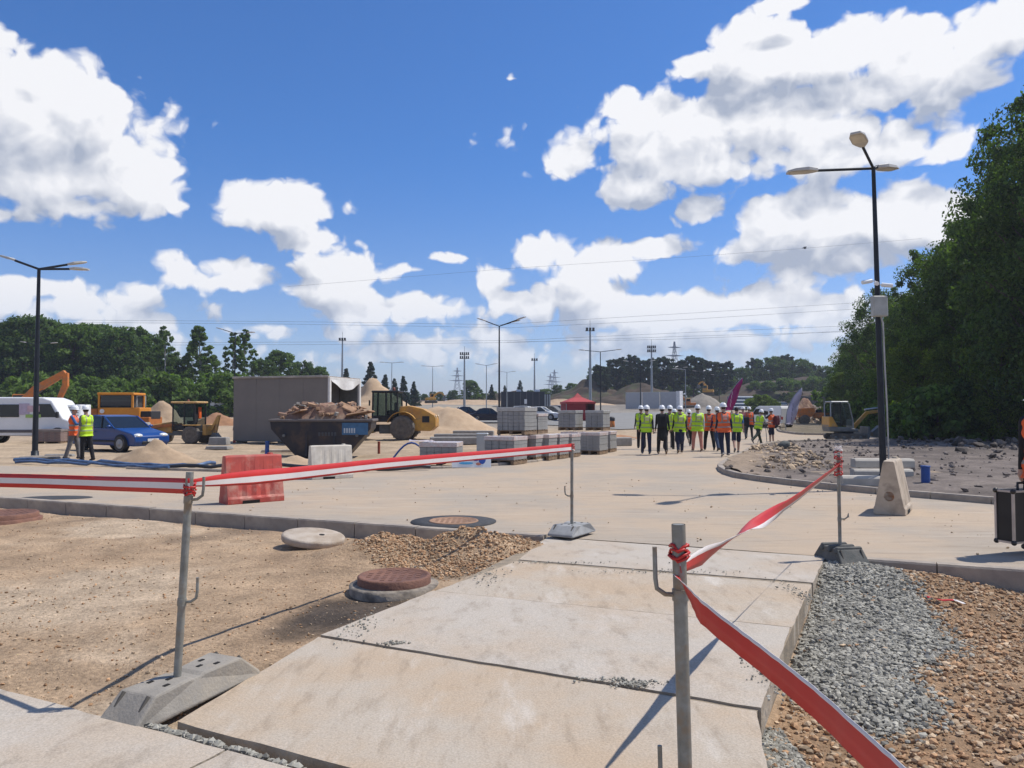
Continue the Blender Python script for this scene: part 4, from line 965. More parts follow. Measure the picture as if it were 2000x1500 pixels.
# paving pallets near the middle of the site
def at_px(u0, u1, v_b, z=0.):
    p = gp((u0 + u1) / 2, v_b, z); return p, (u1 - u0) / FPX * p.y
GP = 'pallets of paving stones'
RZ = R(-26)
def packs():
    # (u centre, v base, z, w, d, h, label)
    L0 = [(988, 908, 0, 1.02, .9, .83, 'grey paving pallet closest to the printed sheet, in the lower row'),
          (1022, 903, 0, .42, .9, .83, 'dark narrow paving pallet second in the lower row'),
          (1042, 902, 0, .50, .8, .83, 'narrow wrapped paving pallet third in the lower row'),
          (1068, 900, 0, .46, .8, .83, 'narrow wrapped paving pallet fourth in the lower row'),
          (1091, 897, 0, .44, .8, .82, 'narrow wrapped paving pallet fifth in the lower row'),
          (1115, 894, 0, .42, .8, .80, 'wrapped paving pallet behind the top of the kerb post')]
    for u, v, z, w, d, h, lb in L0:
        p = gp(u, v); pack(lb, bk(p, .45, 0), RZ + R(random.uniform(-3, 3)), w, d, h, M_pv1 if u != 1022 else M_pv2, M_film2, GP, rows=6, cols=4 if w > .8 else 2)
    p = gp(1010, 905); pack('large grey paving pallet stacked on top of the lower row', bk(p, 1.0, .85), RZ, .98, .95, .86, M_pv1, M_film, GP)
    p = gp(1046, 903); pack('smaller wrapped paving pallet on the lower row beside the large one', bk(p, 1.2, .85, .05), RZ, .45, .8, .66, M_pv1, M_film2, GP, cols=2)
    for u, v, z, w, d, h, lb in ((1160, 888, 0, .80, .95, .80, 'grey paving pallet under the stack next to the red tent side'), (1188, 884, 0, .45, .8, .80, 'narrow wrapped pallet at the road end of the second stack'), (1120, 884, 0, .7, .9, .78, 'brown paving pallet half hidden at the back of the second stack')):
        p = gp(u, v); pack(lb, bk(p, .5, 0), RZ, w, d, h, M_pv1 if u != 1120 else M_pv2, M_film2, GP, cols=3)
    p = gp(1117, 884); pack('grey paving pallet on top of the second stack, in front of the tent', bk(p, 1.1, .82, -.05), RZ, .75, .85, .80, M_pv1, M_film, GP, cols=3)
    p = gp(1168, 884); pack('grey paving pallet on top of the second stack, nearest the road', bk(p, .9, .82), RZ, .75, .85, .80, M_pv1, M_film, GP, cols=3)
packs()
q = gp(862, 912); pack('low paving pallet loosely covered with plastic film by the blue hoses', bk(q, .7, 0), R(-8), 1.12, .9, .68, M_pv1, M_film2, GP, rows=4)
fm_ = MB(); n = 9
q = gp(892, 878); rows_ = [[(i * .09 - .36, j * .07 - .2, .1 + .10 * fbm(i, j, .6, 3, 2.) + .02) for j in range(6)] for i in range(n)]
for i in range(n - 1):
    for j in range(5): fm_.add([rows_[i][j], rows_[i + 1][j], rows_[i + 1][j + 1], rows_[i][j + 1]], [(0, 1, 2, 3)], 0, True)
o = fm_.build('plastic_film', M_film2, loc=(q.x - .35, gp(862, 912).y + .5, .62)); tag(o, 'crumpled clear film flapping over the low paving pallet', 'plastic film')
# printed sheet leaning
q0, q1 = gp(884, 915), gp(957, 914)
t = thing('printed_sheet', 'colourful blue and white printed sheet propped against the pallets', 'poster', ((q0.x + q1.x) / 2, (q0.y + q1.y) / 2, 0.02), 0); t.rotation_euler = (R(-15), 0, R(1))
mb = MB(); mb.box((0, 0, .19), (1.1, .012, .38)); mb.build('panel', M_wp, t)
for x, z, w_, h_, c in ((-.3, .25, .3, .1, (.05, .22, .5)), (-.15, .12, .4, .07, (.1, .4, .65)), (.12, .25, .2, .14, (.03, .08, .35)), (.3, .22, .2, .25, (.04, .1, .4)), (-.05, .3, .14, .06, (.6, .5, .15)), (.2, .1, .15, .08, (.55, .2, .12))):
    mb = MB(); mb.lathe([(.5, -.003), (.5, .003)], 16, axis='Y', sx=w_, sy=h_); b_ = mb.build('print', mat('print_%d' % int(c[2] * 1000 + c[0] * 100), c, .4), t); b_.location = (x, -.010 - .002 * (x + .4), z)
# service cabinet
q = gp(942, 890)
t = thing('service_cabinet', 'slim grey service cabinet beside the paving pallets', 'cabinet', bk(q, .1, 0), R(-5))
mb = MB(); mb.box((0, 0, .38), (.38, .28, .76)); bd = mb.build('housing', mat('cabinet_grey', (.44, .46, .46), .5, var=.08), t, bevel=.012)
mb = MB(); mb.box((0, 0, .785), (.43, .33, .05), top=(.92, .9)); mb.build('roof', mat('cabinet_cap', (.58, .6, .59), .5), t, bevel=.01)
mb = MB(); mb.box((0, -.142, .42), (.33, .01, .6)); d_ = mb.build('door', mat('cabinet_grey', (.44, .46, .46)), t); mb = MB(); mb.box((.12, -.15, .42), (.02, .02, .1)); mb.build('handle', M_blk, d_)

# modular cabin with an open end
def cabin():
    A = Vector((-13.6, 37.5, 0)); C = Vector((-8.64, 36.0, 0)); ex = (C - A); L_ = ex.length; a = math.atan2(ex.y, ex.x)
    t = thing('site_cabin', 'dark grey windowless prefabricated cabin with an open white framed end', 'cabin', A, a); D = 3.1; H = 3.2; b = .16
    mp = mat('cabin_panel', (.21, .185, .16), .8, col2=(.18, .158, .138), scale=.8, bump=.1, bscale=6)
    mw = mat('cabin_white', (.7, .68, .64), .6, var=.15)
    def part(n, c, d, m, bv=.01): mb = MB(); mb.box(c, d); return mb.build(n, m, t, bevel=bv)
    for k in range(4): part('wall_panel', (L_ * (k + .5) / 4, .05, b + (H - b) / 2), (L_ / 4 - .002, .1, H - b - .02), mp)
    part('rear_wall', (L_ / 2, D - .05, b + (H - b) / 2), (L_, .1, H - b - .02), mp); part('end_wall', (.05, D / 2, b + (H - b) / 2), (.1, D - .22, H - b - .02), mp)
    part('floor', (L_ / 2, D / 2, b + .02), (L_ - .02, D - .02, .1), M_gry); part('roof', (L_ / 2, D / 2, H + .02), (L_ + .06, D + .06, .06), mat('roof_trim', (.36, .3, .25), .8))
    part('roof_trim', (L_ / 2, -.045, H + .03), (L_ + .1, .03, .1), mat('roof_edge', (.4, .36, .31), .8, var=.4, scale=2))
    part('inner_wall', (L_ - 1.1, D / 2, b + (H - b) / 2), (.06, D - .24, H - b - .1), mat('inner_grey', (.13, .125, .13), .8))
    w = part('window', (L_ - 1.05, D * .42, 1.75), (.05, 1.0, 1.1), mw); mb = MB(); mb.box((L_ - 1.02, D * .42 + .1, 1.75), (.02, .62, .92)); mb.build('pane', M_glass, w)
    for y in (.09, D - .09): part('corner_post', (L_ + .03, y, b + (H - b) / 2), (.14, .16, H - b), mw)
    part('header', (L_ + .04, D / 2, H - .07), (.1, D - .32, .14), mw)
    # sagging white sheet under the header
    mb = MB(); n = 12; top = [(L_ + .1, .16 + (D - .32) * i / n, H - .12) for i in range(n + 1)]; bot = [(L_ + .13 + .05 * math.sin(i), .16 + (D - .32) * i / n, H - .2 - .38 * math.sin(math.pi * i / n)) for i in range(n + 1)]
    for i in range(n): mb.add([top[i], top[i + 1], bot[i + 1], bot[i]], [(0, 1, 2, 3)], 0, True)
    mb.build('sagging_sheet', mw, t)
    part('side_return', (L_ - .5, D - .16, b + (H - b) / 2), (1.0, .08, H - b - .2), M_gry)
    fb = MB(); fb.box((0, 0, .08), (.35, .35, .17)); rep('support_block', fb, mat('raw_concrete', (.3, .26, .21)), t, [(x, y, 0) for x in (.3, L_ / 2, L_ - .3) for y in (.3, D - .3)])
    lm = MB(); lm.box((0, 0, 0), (.12, .05, .12)); rep('marker_light', lm, mat('marker_red', (.3, .05, .04), .5), t, [(.1, -.03, .12)])
    part('panel_board', (-.06, .5, .6), (.06, .4, .9), mat('red_board', (.27, .06, .045), .7))
cabin()
# skip full of rubble
def skip():
    q = gp(640, 893); t = thing('rubble_skip', 'dark navy steel skip heaped with brown rubble beside the wheel loader', 'skip', bk(q, .95, 0, -.1), R(4))
    ms = mat('skip_paint', (.014, .016, .026), .5, col2=(.03, .026, .028), scale=3, col3=(.07, .045, .035), scale3=2.2, bump=.2, bscale=8)
    W_ = .88; H = 1.28
    mb = MB(); mb.prism([(-1.75, H), (-1.72, .98), (-.85, 0), (.85, 0), (1.72, .98), (1.75, H)], lambda x, z: W_ * (.9 + .1 * z / H)); b = mb.build('tub', ms, t, bevel=.02)
    for sy in (-1, 1): mb = MB(); mb.box((0, sy * W_, H), (3.6, .09, .09)); mb.build('rim', mat('rim_grey', (.16, .14, .13), .7), t, bevel=.015)
    for sx in (-1, 1): mb = MB(); mb.box((sx * 1.76, 0, H), (.08, W_ * 2, .088)); mb.build('rim', MATS['rim_grey'], t, bevel=.015)
    for sx in (-1, 1):
        for sy in (-1, 1): mb = MB(); mb.tube([(sx * 1.25, sy * (W_ + .0), .75), (sx * 1.25, sy * (W_ + .1), .75)], .05, 10); mb.build('lifting_lug', M_gry, t)
    for x in (-.5, .45): mb = MB(); mb.box((x, -W_ * .96, .62), (.07, .06, 1.2), rx=R(-4)); mb.build('stiffener', ms, t)
    mb = MB(); mb.box((1.18, -W_ - .0, .98), (.9, .02, .42)); p = mb.build('sign_panel', mat('sign_blue', (.06, .16, .29), .6, var=.3, scale=5), t); p.rotation_euler.x = 0
    lt = MB(); lt.box((0, 0, 0), (.05, .01, .17)); rep('letter', lt, mat('sign_white', (.55, .6, .62), .6), p, [(.82 + k * .085, -W_ - .014, .92) for k in range(5)])
    lt = MB(); lt.box((0, 0, 0), (.07, .01, .13)); rep('faded_letter', lt, mat('faded_white', (.075, .08, .09), .7), t, [(-.05 + k * .11, -W_ * .985 - .012, .80) for k in range(6)])
    # the load
    load = MB(); n = 34; m_ = 18; rows_ = []
    for i in range(n + 1):
        x = -1.68 + 3.36 * i / n; row = []
        for j in range(m_ + 1):
            y = -W_ * .95 + 1.9 * W_ * j / m_; e = min(1, (1 - abs(x) / 1.7) * 2.2) * min(1, (1 - abs(y) / (W_ * .97)) * 2.6)
            row.append((x, y, H - .06 + max(0, e) * (.42 + .22 * math.exp(-((x - .1) / .55) ** 2)) * (1 + .55 * fbm(x, y, 2.3, 4, 5.))))
        rows_.append(row)
    for i in range(n):
        for j in range(m_): load.add([rows_[i][j], rows_[i + 1][j], rows_[i + 1][j + 1], rows_[i][j + 1]], [(0, 1, 2, 3)])
    ld = load.build('rubble_load', mat('rubble_brown', (.26, .15, .10), .95, col2=(.15, .085, .06), scale=5, bump=.6, bscale=14, col3=(.36, .25, .17), scale3=3))
    ld.location = t.location; ld.rotation_euler = t.rotation_euler; tag(ld, 'brown rubble heaped in the dark skip', 'rubble', kind='stuff')
    r2 = random.Random(4); pm = [mat('broken_board', (.40, .24, .14), .9, var=.35, scale=3), mat('rubble_brown', (.26, .15, .1)), mat('rubble_grey', (.33, .3, .26), .95, var=.4)]
    for k in range(70):
        x = r2.uniform(-1.55, 1.55); y = r2.uniform(-.8, .7); e = min(1, (1 - abs(x) / 1.7) * 2.2) * min(1, (1 - abs(y) / .86) * 2.6)
        mb = MB(); big = k < 6
        mb.box((0, 0, 0), (r2.uniform(.5, .9), r2.uniform(.3, .5), .05) if big else (r2.uniform(.1, .34), r2.uniform(.08, .25), r2.uniform(.05, .14)), top=(.9, .85))
        o = mb.build('broken_board' if big else 'rubble_lump', pm[0 if big else r2.randrange(3)], ld, bevel=.01); o.location = (x, y, H + e * .45 * (1 + .3 * r2.random())); o.rotation_euler = (r2.uniform(-.5, .5), r2.uniform(-.6, .3), r2.uniform(0, 3))
skip()
# wheel loader
def loader(label, loc, rz):
    t = thing('wheel_loader', label, 'wheel loader', loc, rz)
    M_ldr = mat('loader_yellow', (.62, .33, .05), .5, col2=(.42, .21, .05), scale=2.5, col3=(.3, .19, .1), scale3=2)
    mb = MB(); mb.prism([(-3.0, .75), (-2.7, .5), (-.9, .55), (-.9, 1.0), (-1.0, 1.85), (-1.5, 1.9), (-2.3, 1.72), (-2.9, 1.38), (-3.0, 1.2)], .62); mb.build('hood', M_ldr, t, bevel=.03, seg=2)
    for sy in (-1, 1):
        mb = MB(); mb.box((-2.45, sy * .625, 1.15), (.4, .02, .35)); mb.build('vent_grille', M_blk, t)
        mb = MB(); mb.ell((-2.98, sy * .42, 1.28), (.06, .1, .12), 8, 6); mb.build('tail_light', mat('amber_lens', (.7, .55, .35), .3), t)
        mb = MB(); pts = [(-1.2 + .86 * math.cos(a), sy * .86, .68 + .86 * math.sin(a)) for a in [R(20 + i * 14) for i in range(10)]]
        rings = [[(p[0], p[1] - .22, p[2]), (p[0], p[1] + .22, p[2]), (p[0] * 1.0, p[1] + .22, p[2] + .04), (p[0], p[1] - .22, p[2] + .04)] for p in pts]; mb.loft(rings, smooth=False); mb.build('fender', M_ldr, t)
        for x in (-1.2, 1.55): wheel(t, (x, sy * .86, .68), .68, .5, M_tyred, mat('orange_rim', (.36, .17, .06), .7), .5, lugs=22)
        mb = MB(); mb.prism([(.9, .95), (1.2, 1.15), (2.4, .75), (3.0, .35), (2.9, .2), (2.2, .5), (1.2, .9)], 0, y0=(sy * .38 - .06, sy * .38 + .06)); mb.build('lift_arm', M_ldr, t, bevel=.015)
    mb = MB(); mb.box((-.9, 0, .6), (2.2, .8, .5)); mb.build('rear_frame', M_gry, t, bevel=.03)
    mb = MB(); mb.box((1.3, 0, .75), (1.5, .75, .75)); mb.build('front_frame', M_ldr, t, bevel=.04)
    mb = MB(); mb.box((.25, 0, .65), (.6, .4, .4)); mb.build('articulation', M_blk, t)
    # cab
    mb = MB(); mb.prism([(-.95, 1.0), (.55, 1.0), (.6, 1.35), (-.95, 1.35)], .66); mb.build('cab_base', M_blk, t, bevel=.03)
    mb = MB(); mb.box((-.2, 0, 2.68), (1.55, 1.4, .12)); mb.build('cab_roof', M_blk, t, bevel=.04)
    for x, y in ((-.9, -.62), (-.9, .62), (.52, -.62), (.52, .62), (-.25, -.63), (-.25, .63)): mb = MB(); mb.tube([(x, y, 1.3), (x * .95, y, 2.65)], .05, 6); mb.build('pillar', M_blk, t)
    for sy in (-1, 1): mb = MB(); mb.box((-.2, sy * .635, 1.98), (1.38, .012, 1.26)); mb.build('side_window', seeglass(), t)
    for x in (-.915, .545): mb = MB(); mb.box((x, 0, 1.98), (.012, 1.22, 1.26)); mb.build('end_window', seeglass(), t)
    mb = MB(); mb.box((-.45, 0, 1.5), (.5, .5, .3)); mb.box((-.68, 0, 1.8), (.14, .5, .6)); mb.build('seat', M_blk, t, bevel=.05)
    mb = MB(); mb.lathe([(.09, 2.74), (.09, 2.86), (.06, 2.92), (.001, 2.93)], 12, c=(-.6, .3, 0)); mb.build('beacon', mat('beacon_amber', (.25, .07, .03), .3), t)
    mb = MB(); mb.tube([(-1.3, .25, 1.85), (-1.3, .25, 2.2)], .045, 8); mb.build('exhaust', M_blk, t)
    mb = MB(); mb.prism([(2.7, .1), (3.3, .06), (3.7, .1), (3.6, .16), (3.1, .25), (2.85, .5), (3.0, .95), (2.85, .95), (2.68, .5)], 1.2); mb.build('bucket', M_gry, t)
    for sy in (-1, 1): mb = MB(); mb.tube([(.6, sy * .95, 2.1), (.62, sy * .7, 2.1)], .02, 6); mb.box((.6, sy * 1.0, 2.05), (.05, .16, .3)); mb.build('mirror', M_blk, t)
    return t
q = gp(792, 860); loader('yellow articulated wheel loader parked in front of the sand pile', bk(q, .9, 0, -1.2), R(177))
# compact backhoe loader
def backhoe(label, loc, rz, s):
    t = thing('backhoe_loader', label, 'backhoe loader', loc, rz, None, s)
    My = mat('backhoe_yellow', (.60, .34, .09), .55, col2=(.48, .26, .07), scale=3, col3=(.34, .2, .1), scale3=2)
    mb = MB(); mb.prism([(.5, .75), (2.3, .75), (2.35, 1.25), (.6, 1.5)], .42); mb.build('bonnet', My, t, bevel=.05)
    mb = MB(); mb.box((.1, 0, .72), (3.6, .7, .3)); mb.build('chassis', M_gry, t, bevel=.03)
    mb = MB(); mb.box((-.5, 0, 2.82), (1.9, 1.5, .13)); mb.build('cab_roof', mat('roof_tan', (.66, .42, .17), .6), t, bevel=.04)
    for x, y in ((-1.3, -.68), (-1.3, .68), (.3, -.68), (.3, .68), (-.55, -.7), (-.55, .7)): mb = MB(); mb.tube([(x, y, .95), (x * .98, y, 2.78)], .05, 6); mb.build('pillar', M_blk, t)
    for sy in (-1, 1): mb = MB(); mb.box((-.5, sy * .7, 2.0), (1.55, .012, 1.4)); mb.build('side_window', seeglass(), t)
    mb = MB(); mb.box((-.5, 0, 1.1), (1.5, 1.3, .35)); mb.build('cab_base', M_blk, t, bevel=.03)
    mb = MB(); mb.box((-.7, 0, 1.45), (.5, .5, .25)); mb.box((-.95, 0, 1.8), (.14, .5, .7)); mb.build('seat', M_blk, t, bevel=.04)
    mb = MB(); mb.box((-1.05, -.35, 2.1), (.12, .3, .8)); mb.build('hanging_vest', mat('vest_orange', (.75, .13, .02), .7), t, bevel=.03)
    mb = MB(); mb.lathe([(.08, 2.88), (.08, 2.98), (.001, 3.02)], 10, c=(-.4, 0, 0)); mb.build('beacon', mat('beacon_amber', (.25, .07, .03)), t)
    for sy in (-1, 1):
        wheel(t, (-1.15, sy * .85, .62), .62, .42, M_tyred, mat('cream_rim', (.5, .42, .3), .7), .5, lugs=18); wheel(t, (1.7, sy * .82, .52), .52, .34, M_tyred, mat('cream_rim', (.5, .42, .3)), .5, lugs=16)
        mb = MB(); mb.prism([(.2, 1.25), (.4, 1.4), (2.3, 1.2), (3.2, .75), (3.15, .6), (2.2, 1.0), (.4, 1.2)], 0, y0=(sy * .5 - .05, sy * .5 + .05)); mb.build('loader_arm', mat('dusty_orange', (.5, .17, .05), .7, var=.4), t)
        mb = MB(); mb.box((-1.15, sy * .85, 1.28), (1.1, .44, .05)); mb.build('fender', My, t, bevel=.015)
    mb = MB(); mb.prism([(2.9, .55), (3.3, .45), (4.1, 1.05), (4.05, 1.1), (3.4, .75), (3.05, 1.0), (3.2, 1.45), (3.1, 1.45), (2.85, .95)], 1.05); b = mb.build('bucket', mat('worn_steel', (.36, .33, .29), .7, .2, var=.35, scale=5), t)
    # backhoe at the rear
    mb = MB(); mb.box((-1.95, 0, .95), (.25, 1.3, .7)); mb.build('kingpost', My, t, bevel=.03)
    mb = MB(); mb.prism([(-2.0, .9), (-2.2, .9), (-2.75, 1.9), (-2.6, 1.95)], .12); mb.build('boom', My, t, bevel=.02)
    mb = MB(); mb.prism([(-2.75, 1.95), (-2.6, 1.95), (-2.35, .75), (-2.5, .72)], .1); mb.build('dipper', My, t, bevel=.02)
    mb = MB(); mb.prism([(-2.5, .75), (-2.3, .75), (-2.15, .4), (-2.5, .2), (-2.75, .45)], .25); mb.build('rear_bucket', M_gry, t)
    return t, b
q = gp(352, 868); bh, bkt = backhoe('small tan roofed backhoe loader with raised front shovel full of sand', bk(q, .9, 0, .1), R(172), .72)
mb = MB(); rr = random.Random(2); mb.lathe([(.62, -.05), (.55, .15), (.36, .36), (.16, .5), (.001, .53)], 18, sx=.8, sy=1.2); o = mb.build('shovel_sand', mat('pile_sand', (.42, .30, .19), .95, col2=(.34, .24, .15), scale=4, bump=.5, bscale=18))
for v in o.data.vertices: v.co += v.co.normalized() * .06 * mnoise.noise(v.co * 4)
o.location = bh.location + Vector((math.cos(R(172)) * 2.6, math.sin(R(172)) * 2.6, .72)); tag(o, 'mound of sand carried in the shovel of the backhoe loader', 'sand', kind='stuff')
# orange machine with a boxy cab
def paver_machine():
    q = xg(238, 46); t = thing('road_machine', 'tall orange machine with a glazed boxy cab behind the blue car', 'construction machine', (q.x, q.y, 0), R(4))
    My = mat('bright_orange', (.70, .28, .02), .5, col2=(.6, .22, .02), scale=2); Mo = mat('dark_orange', (.45, .14, .02), .6, var=.3)
    def part(n, c, d, m, bv=.03): mb = MB(); mb.box(c, d); return mb.build(n, m, t, bevel=bv)
    part('chassis', (-.2, 0, .95), (4.4, 2.0, .6), Mo); part('hopper', (-1.7, 0, 1.4), (1.4, 1.9, .7), Mo)
    part('cab_base', (.2, 0, 1.5), (2.4, 1.7, .62), My); part('cab_roof', (.0, 0, 2.62), (2.1, 1.75, .14), My)
    for x, y in ((-.95, -.8), (-.95, .8), (.95, -.8), (.95, .8)): mb = MB(); mb.box((x, y, 2.15), (.1, .1, .85)); mb.build('pillar', My, t)
    for sy in (-1, 1): part('side_window', (0, sy * .79, 2.15), (1.75, .03, .78), M_glass, .01)
    for x in (-.93, .93): part('end_window', (x, 0, 2.15), (.03, 1.45, .78), M_glass, .01)
    mb = MB(); mb.tube([(1.2, -.8, 1.85), (1.2, -.8, 2.5), (1.7, -.8, 2.5), (1.7, -.8, 1.85)], .03, 6); mb.build('handrail', mat('rail_grey', (.4, .38, .34), .5), t)
    part('engine_cover', (1.55, 0, 1.35), (.9, 1.5, .5), M_blk)
    mb = MB(); mb.lathe([(.13, -.01), (.13, .01)], 16, axis='Y', c=(-.75, -.865, 1.6)); mb.build('emblem', M_wp, t)
    for x in (-1.3, 1.2):
        for sy in (-1, 1): wheel(t, (x, sy * .95, .5), .5, .4, M_tyred)
paver_machine()
def excavator(label, loc, rz, s=1., col=None, pose=((.5, 1.3), (2.3, 3.3), (4.3, 2.2), (4.0, .6)), cabside=1, group=None, dust=False):
    t = thing('excavator', label, 'excavator', loc, rz, group, s); m = col or M_org
    for sy in (-1, 1):
        mb = MB(); mb.prism([(-1.7, .1), (-1.45, 0), (1.45, 0), (1.7, .1), (1.75, .42), (1.5, .72), (-1.5, .72), (-1.75, .42)], 0, y0=(sy * .95 - .25, sy * .95 + .25)); mb.build('track', M_tyre, t, bevel=.05)
    mb = MB(); mb.box((-.2, 0, 1.25), (3.0, 2.2, .75)); mb.build('house', m, t, bevel=.08)
    mb = MB(); mb.prism([(-.1, 1.6), (1.2, 1.6), (1.25, 2.2), (.95, 2.85), (-.05, 2.85)], 0, y0=(.2, 1.1)); mb.build('cab', m, t, bevel=.04)
    mb = MB(); mb.prism([(.05, 1.95), (1.27, 2.0), (.97, 2.75), (.05, 2.75)], 0, y0=(.17, 1.13)); mb.build('window', M_glass, t)
    a, b, c, d = pose
    def arm(n, p, q_, w, hy=.17):
        P = Vector((p[0], 0, p[1])); Q = Vector((q_[0], 0, q_[1])); e = (Q - P).normalized(); nn = Vector((-e.z, 0, e.x)); mid = P.lerp(Q, .45) + nn * w * .5
        pts = [P + nn * w * .5, mid + nn * w * .6, Q + nn * w * .4, Q - nn * w * .4, mid - nn * w * .5, P - nn * w * .5]
        mb = MB(); mb.prism([(v.x, v.z) for v in pts], hy); return mb.build(n, m, t, bevel=.02)
    arm('boom', a, b, .55); arm('dipper', b, c, .42, .14)
    mb = MB(); mb.tube([(a[0] + .5, 0, a[1] + .1), ((a[0] + b[0]) / 2 + .2, 0, (a[1] + b[1]) / 2 + .1)], .07, 8); mb.build('ram', M_gry, t)
    mb = MB(); mb.prism([(c[0] - .2, c[1] + .1), (c[0] + .15, c[1] + .1), (d[0] + .5, d[1] + .3), (d[0], d[1]), (d[0] - .5, d[1] + .4), (d[0] - .5, d[1] + .7)], .45); mb.build('bucket', M_gry, t)
    return t
q = xg(70, 62); excavator('orange excavator with its arm raised behind the white minibus', (q.x - 2.0, q.y, q.z), R(2), 1.0, M_org, ((.3, 1.6), (4.3, 4.6), (3.8, 2.4), (3.2, 1.6)))
# mini excavator on the side road
def mini_exc():
    q = gp(1660, 860); t = thing('mini_excavator', 'yellow and grey mini excavator with glass cab on the side road', 'mini excavator', bk(q, .8, 0, -.35), R(-4))
    for sy in (-1, 1):
        mb = MB(); mb.prism([(-.85, .06), (-.7, 0), (.75, 0), (.9, .06), (.95, .22), (.82, .36), (-.78, .36), (-.92, .22)], 0, y0=(sy * .55 - .13, sy * .55 + .13)); tr = mb.build('track', M_tyred, t, bevel=.03)
        rl = MB(); rl.lathe([(.001, -.02), (.09, -.02), (.09, .02), (.001, .02)], 12, axis='Y'); rep('roller', rl, M_gry, tr, [(x, sy * .69, .14) for x in (-.65, -.2, .25, .68)])
    mb = MB(); mb.box((0, 0, .4), (.8, .8, .14)); mb.build('turntable', M_blk, t)
    mb = MB(); mb.prism([(-.95, .46), (.6, .46), (.62, .62), (-.2, .72), (-.55, .72), (-.95, 1.25), (-1.0, .8)], .62); mb.build('house', M_gry, t, bevel=.05)
    mb = MB(); mb.prism([(-1.0, .72), (-.5, .72), (-.8, 1.3), (-.98, 1.3)], .635); mb.build('counterweight', M_yel, t, bevel=.04)
    # cab with pale frame
    fr_ = mat('cab_frame', (.34, .35, .35), .4, .3)
    for y in (-.5, .5):
        mb = MB(); mb.tube([(-.85, y, .75), (-.85, y, 2.02), (-.75, y, 2.1), (.02, y, 2.1), (.14, y, 2.0), (.34, y, 1.1), (.36, y, .62)], .035, 8); mb.build('cab_frame', fr_, t)
        mb = MB(); mb.tube([(-.32, y, .75), (-.34, y, 2.08)], .028, 6); mb.build('door_pillar', M_blk, t)
        mb = MB(); mb.prism([(-.82, .8), (.30, .8), (.30, 1.12), (.1, 2.02), (-.72, 2.06), (-.82, 2.0)], 0, y0=(y - .006, y + .006)); mb.build('side_window', seeglass(), t)
    mb = MB(); mb.box((-.36, 0, 2.12), (.95, 1.05, .07)); mb.build('cab_roof', fr_, t, bevel=.03)
    mb = MB(); mb.prism([(.33, 1.12), (.13, 2.0), (.12, 2.0), (.32, 1.12)], .48); mb.build('windscreen', seeglass(), t)
    mb = MB(); mb.box((.36, 0, .87), (.05, 1.0, .5)); mb.build('front_panel', mat('panel_grey', (.4, .41, .4), .5), t, bevel=.02)
    mb = MB(); mb.box((-.4, 0, .95), (.45, .45, .14)); mb.box((-.62, 0, 1.25), (.12, .45, .55)); mb.build('seat', M_blk, t, bevel=.04)
    def bar(n, p, q_, w, m, hy=.08):
        P = Vector((p[0], 0, p[1])); Q = Vector((q_[0], 0, q_[1])); e = (Q - P).normalized(); nn = Vector((-e.z, 0, e.x)); pts = [P + nn * w, Q + nn * w * .8, Q - nn * w * .8, P - nn * w]
        mb = MB(); mb.prism([(v.x, v.z) for v in pts], hy); return mb.build(n, m, t, bevel=.015)
    bar('boom', (.45, .6), (1.28, 1.52), .11, M_yel); bar('boom_head', (1.2, 1.5), (2.1, 1.62), .085, M_yel); bar('dipper', (2.12, 1.65), (2.0, .72), .09, M_yel)
    mb = MB(); mb.tube([(1.15, 0, 1.68), (2.05, 0, 1.8)], .045, 8); mb.build('ram', mat('ram_steel', (.5, .5, .5), .3, .8), t)
    mb = MB(); mb.prism([(1.9, .8), (2.1, .8), (2.15, .35), (1.9, .12), (1.55, .2), (1.5, .45)], .22); mb.build('bucket', M_gry, t)
    mb = MB(); mb.prism([(1.05, .05), (1.15, .02), (1.25, .4), (1.2, .75), (1.12, .75)], .62); mb.build('blade', M_gry, t, bevel=.01)
    for sy in (-1, 1): mb = MB(); mb.tube([(.5, sy * .3, .3), (1.15, sy * .4, .3)], .04, 6); mb.build('blade_arm', M_gry, t)
mini_exc()
def dumper(label, loc, rz):
    t = thing('site_dumper', label, 'dumper', loc, rz)
    mb = MB(); mb.prism([(.3, .75), (1.5, .65), (2.0, 1.45), (1.9, 1.5), (.2, 1.55), (.1, 1.2)], .85); mb.build('skip_body', M_org, t, bevel=.03)
    rb = MB(); rb.box((0, 0, 0), (.05, .04, .7)); rep('rib', rb, M_org, t, [(.5 + .25 * i, sy * .86, 1.1) for i in range(5) for sy in (-1, 1)])
    mb = MB(); mb.box((-.6, 0, .85), (1.6, .9, .5)); mb.build('engine_cover', M_org, t, bevel=.05)
    mb = MB(); mb.box((-.3, 0, 1.25), (.5, .5, .3)); mb.build('seat', M_blk, t, bevel=.04)
    for y in (-.45, .45): mb = MB(); mb.tube([(-.8, y, 1.0), (-.8, y, 2.45), (-.7, y, 2.55)], .04, 8); mb.build('roll_bar', M_gry, t)
    mb = MB(); mb.tube([(-.7, -.45, 2.55), (-.7, .45, 2.55)], .04, 8); mb.build('roll_bar_top', M_gry, t)
    for x in (-.9, 1.0):
        for sy in (-1, 1): wheel(t, (x, sy * .8, .45), .45, .34, M_tyred, M_gry, .5, lugs=14)
dumper('orange site dumper with roll bar beyond the second island', tuple(xg(1592, 72)), R(165))
car('small white panel van parked by the white feather flag', tuple(xg(1502, 66)), R(117), mat('white_paint', (.76, .76, .74)), 4.3, 1.8, 1.85, 'van', cat='van', name='parked_van')
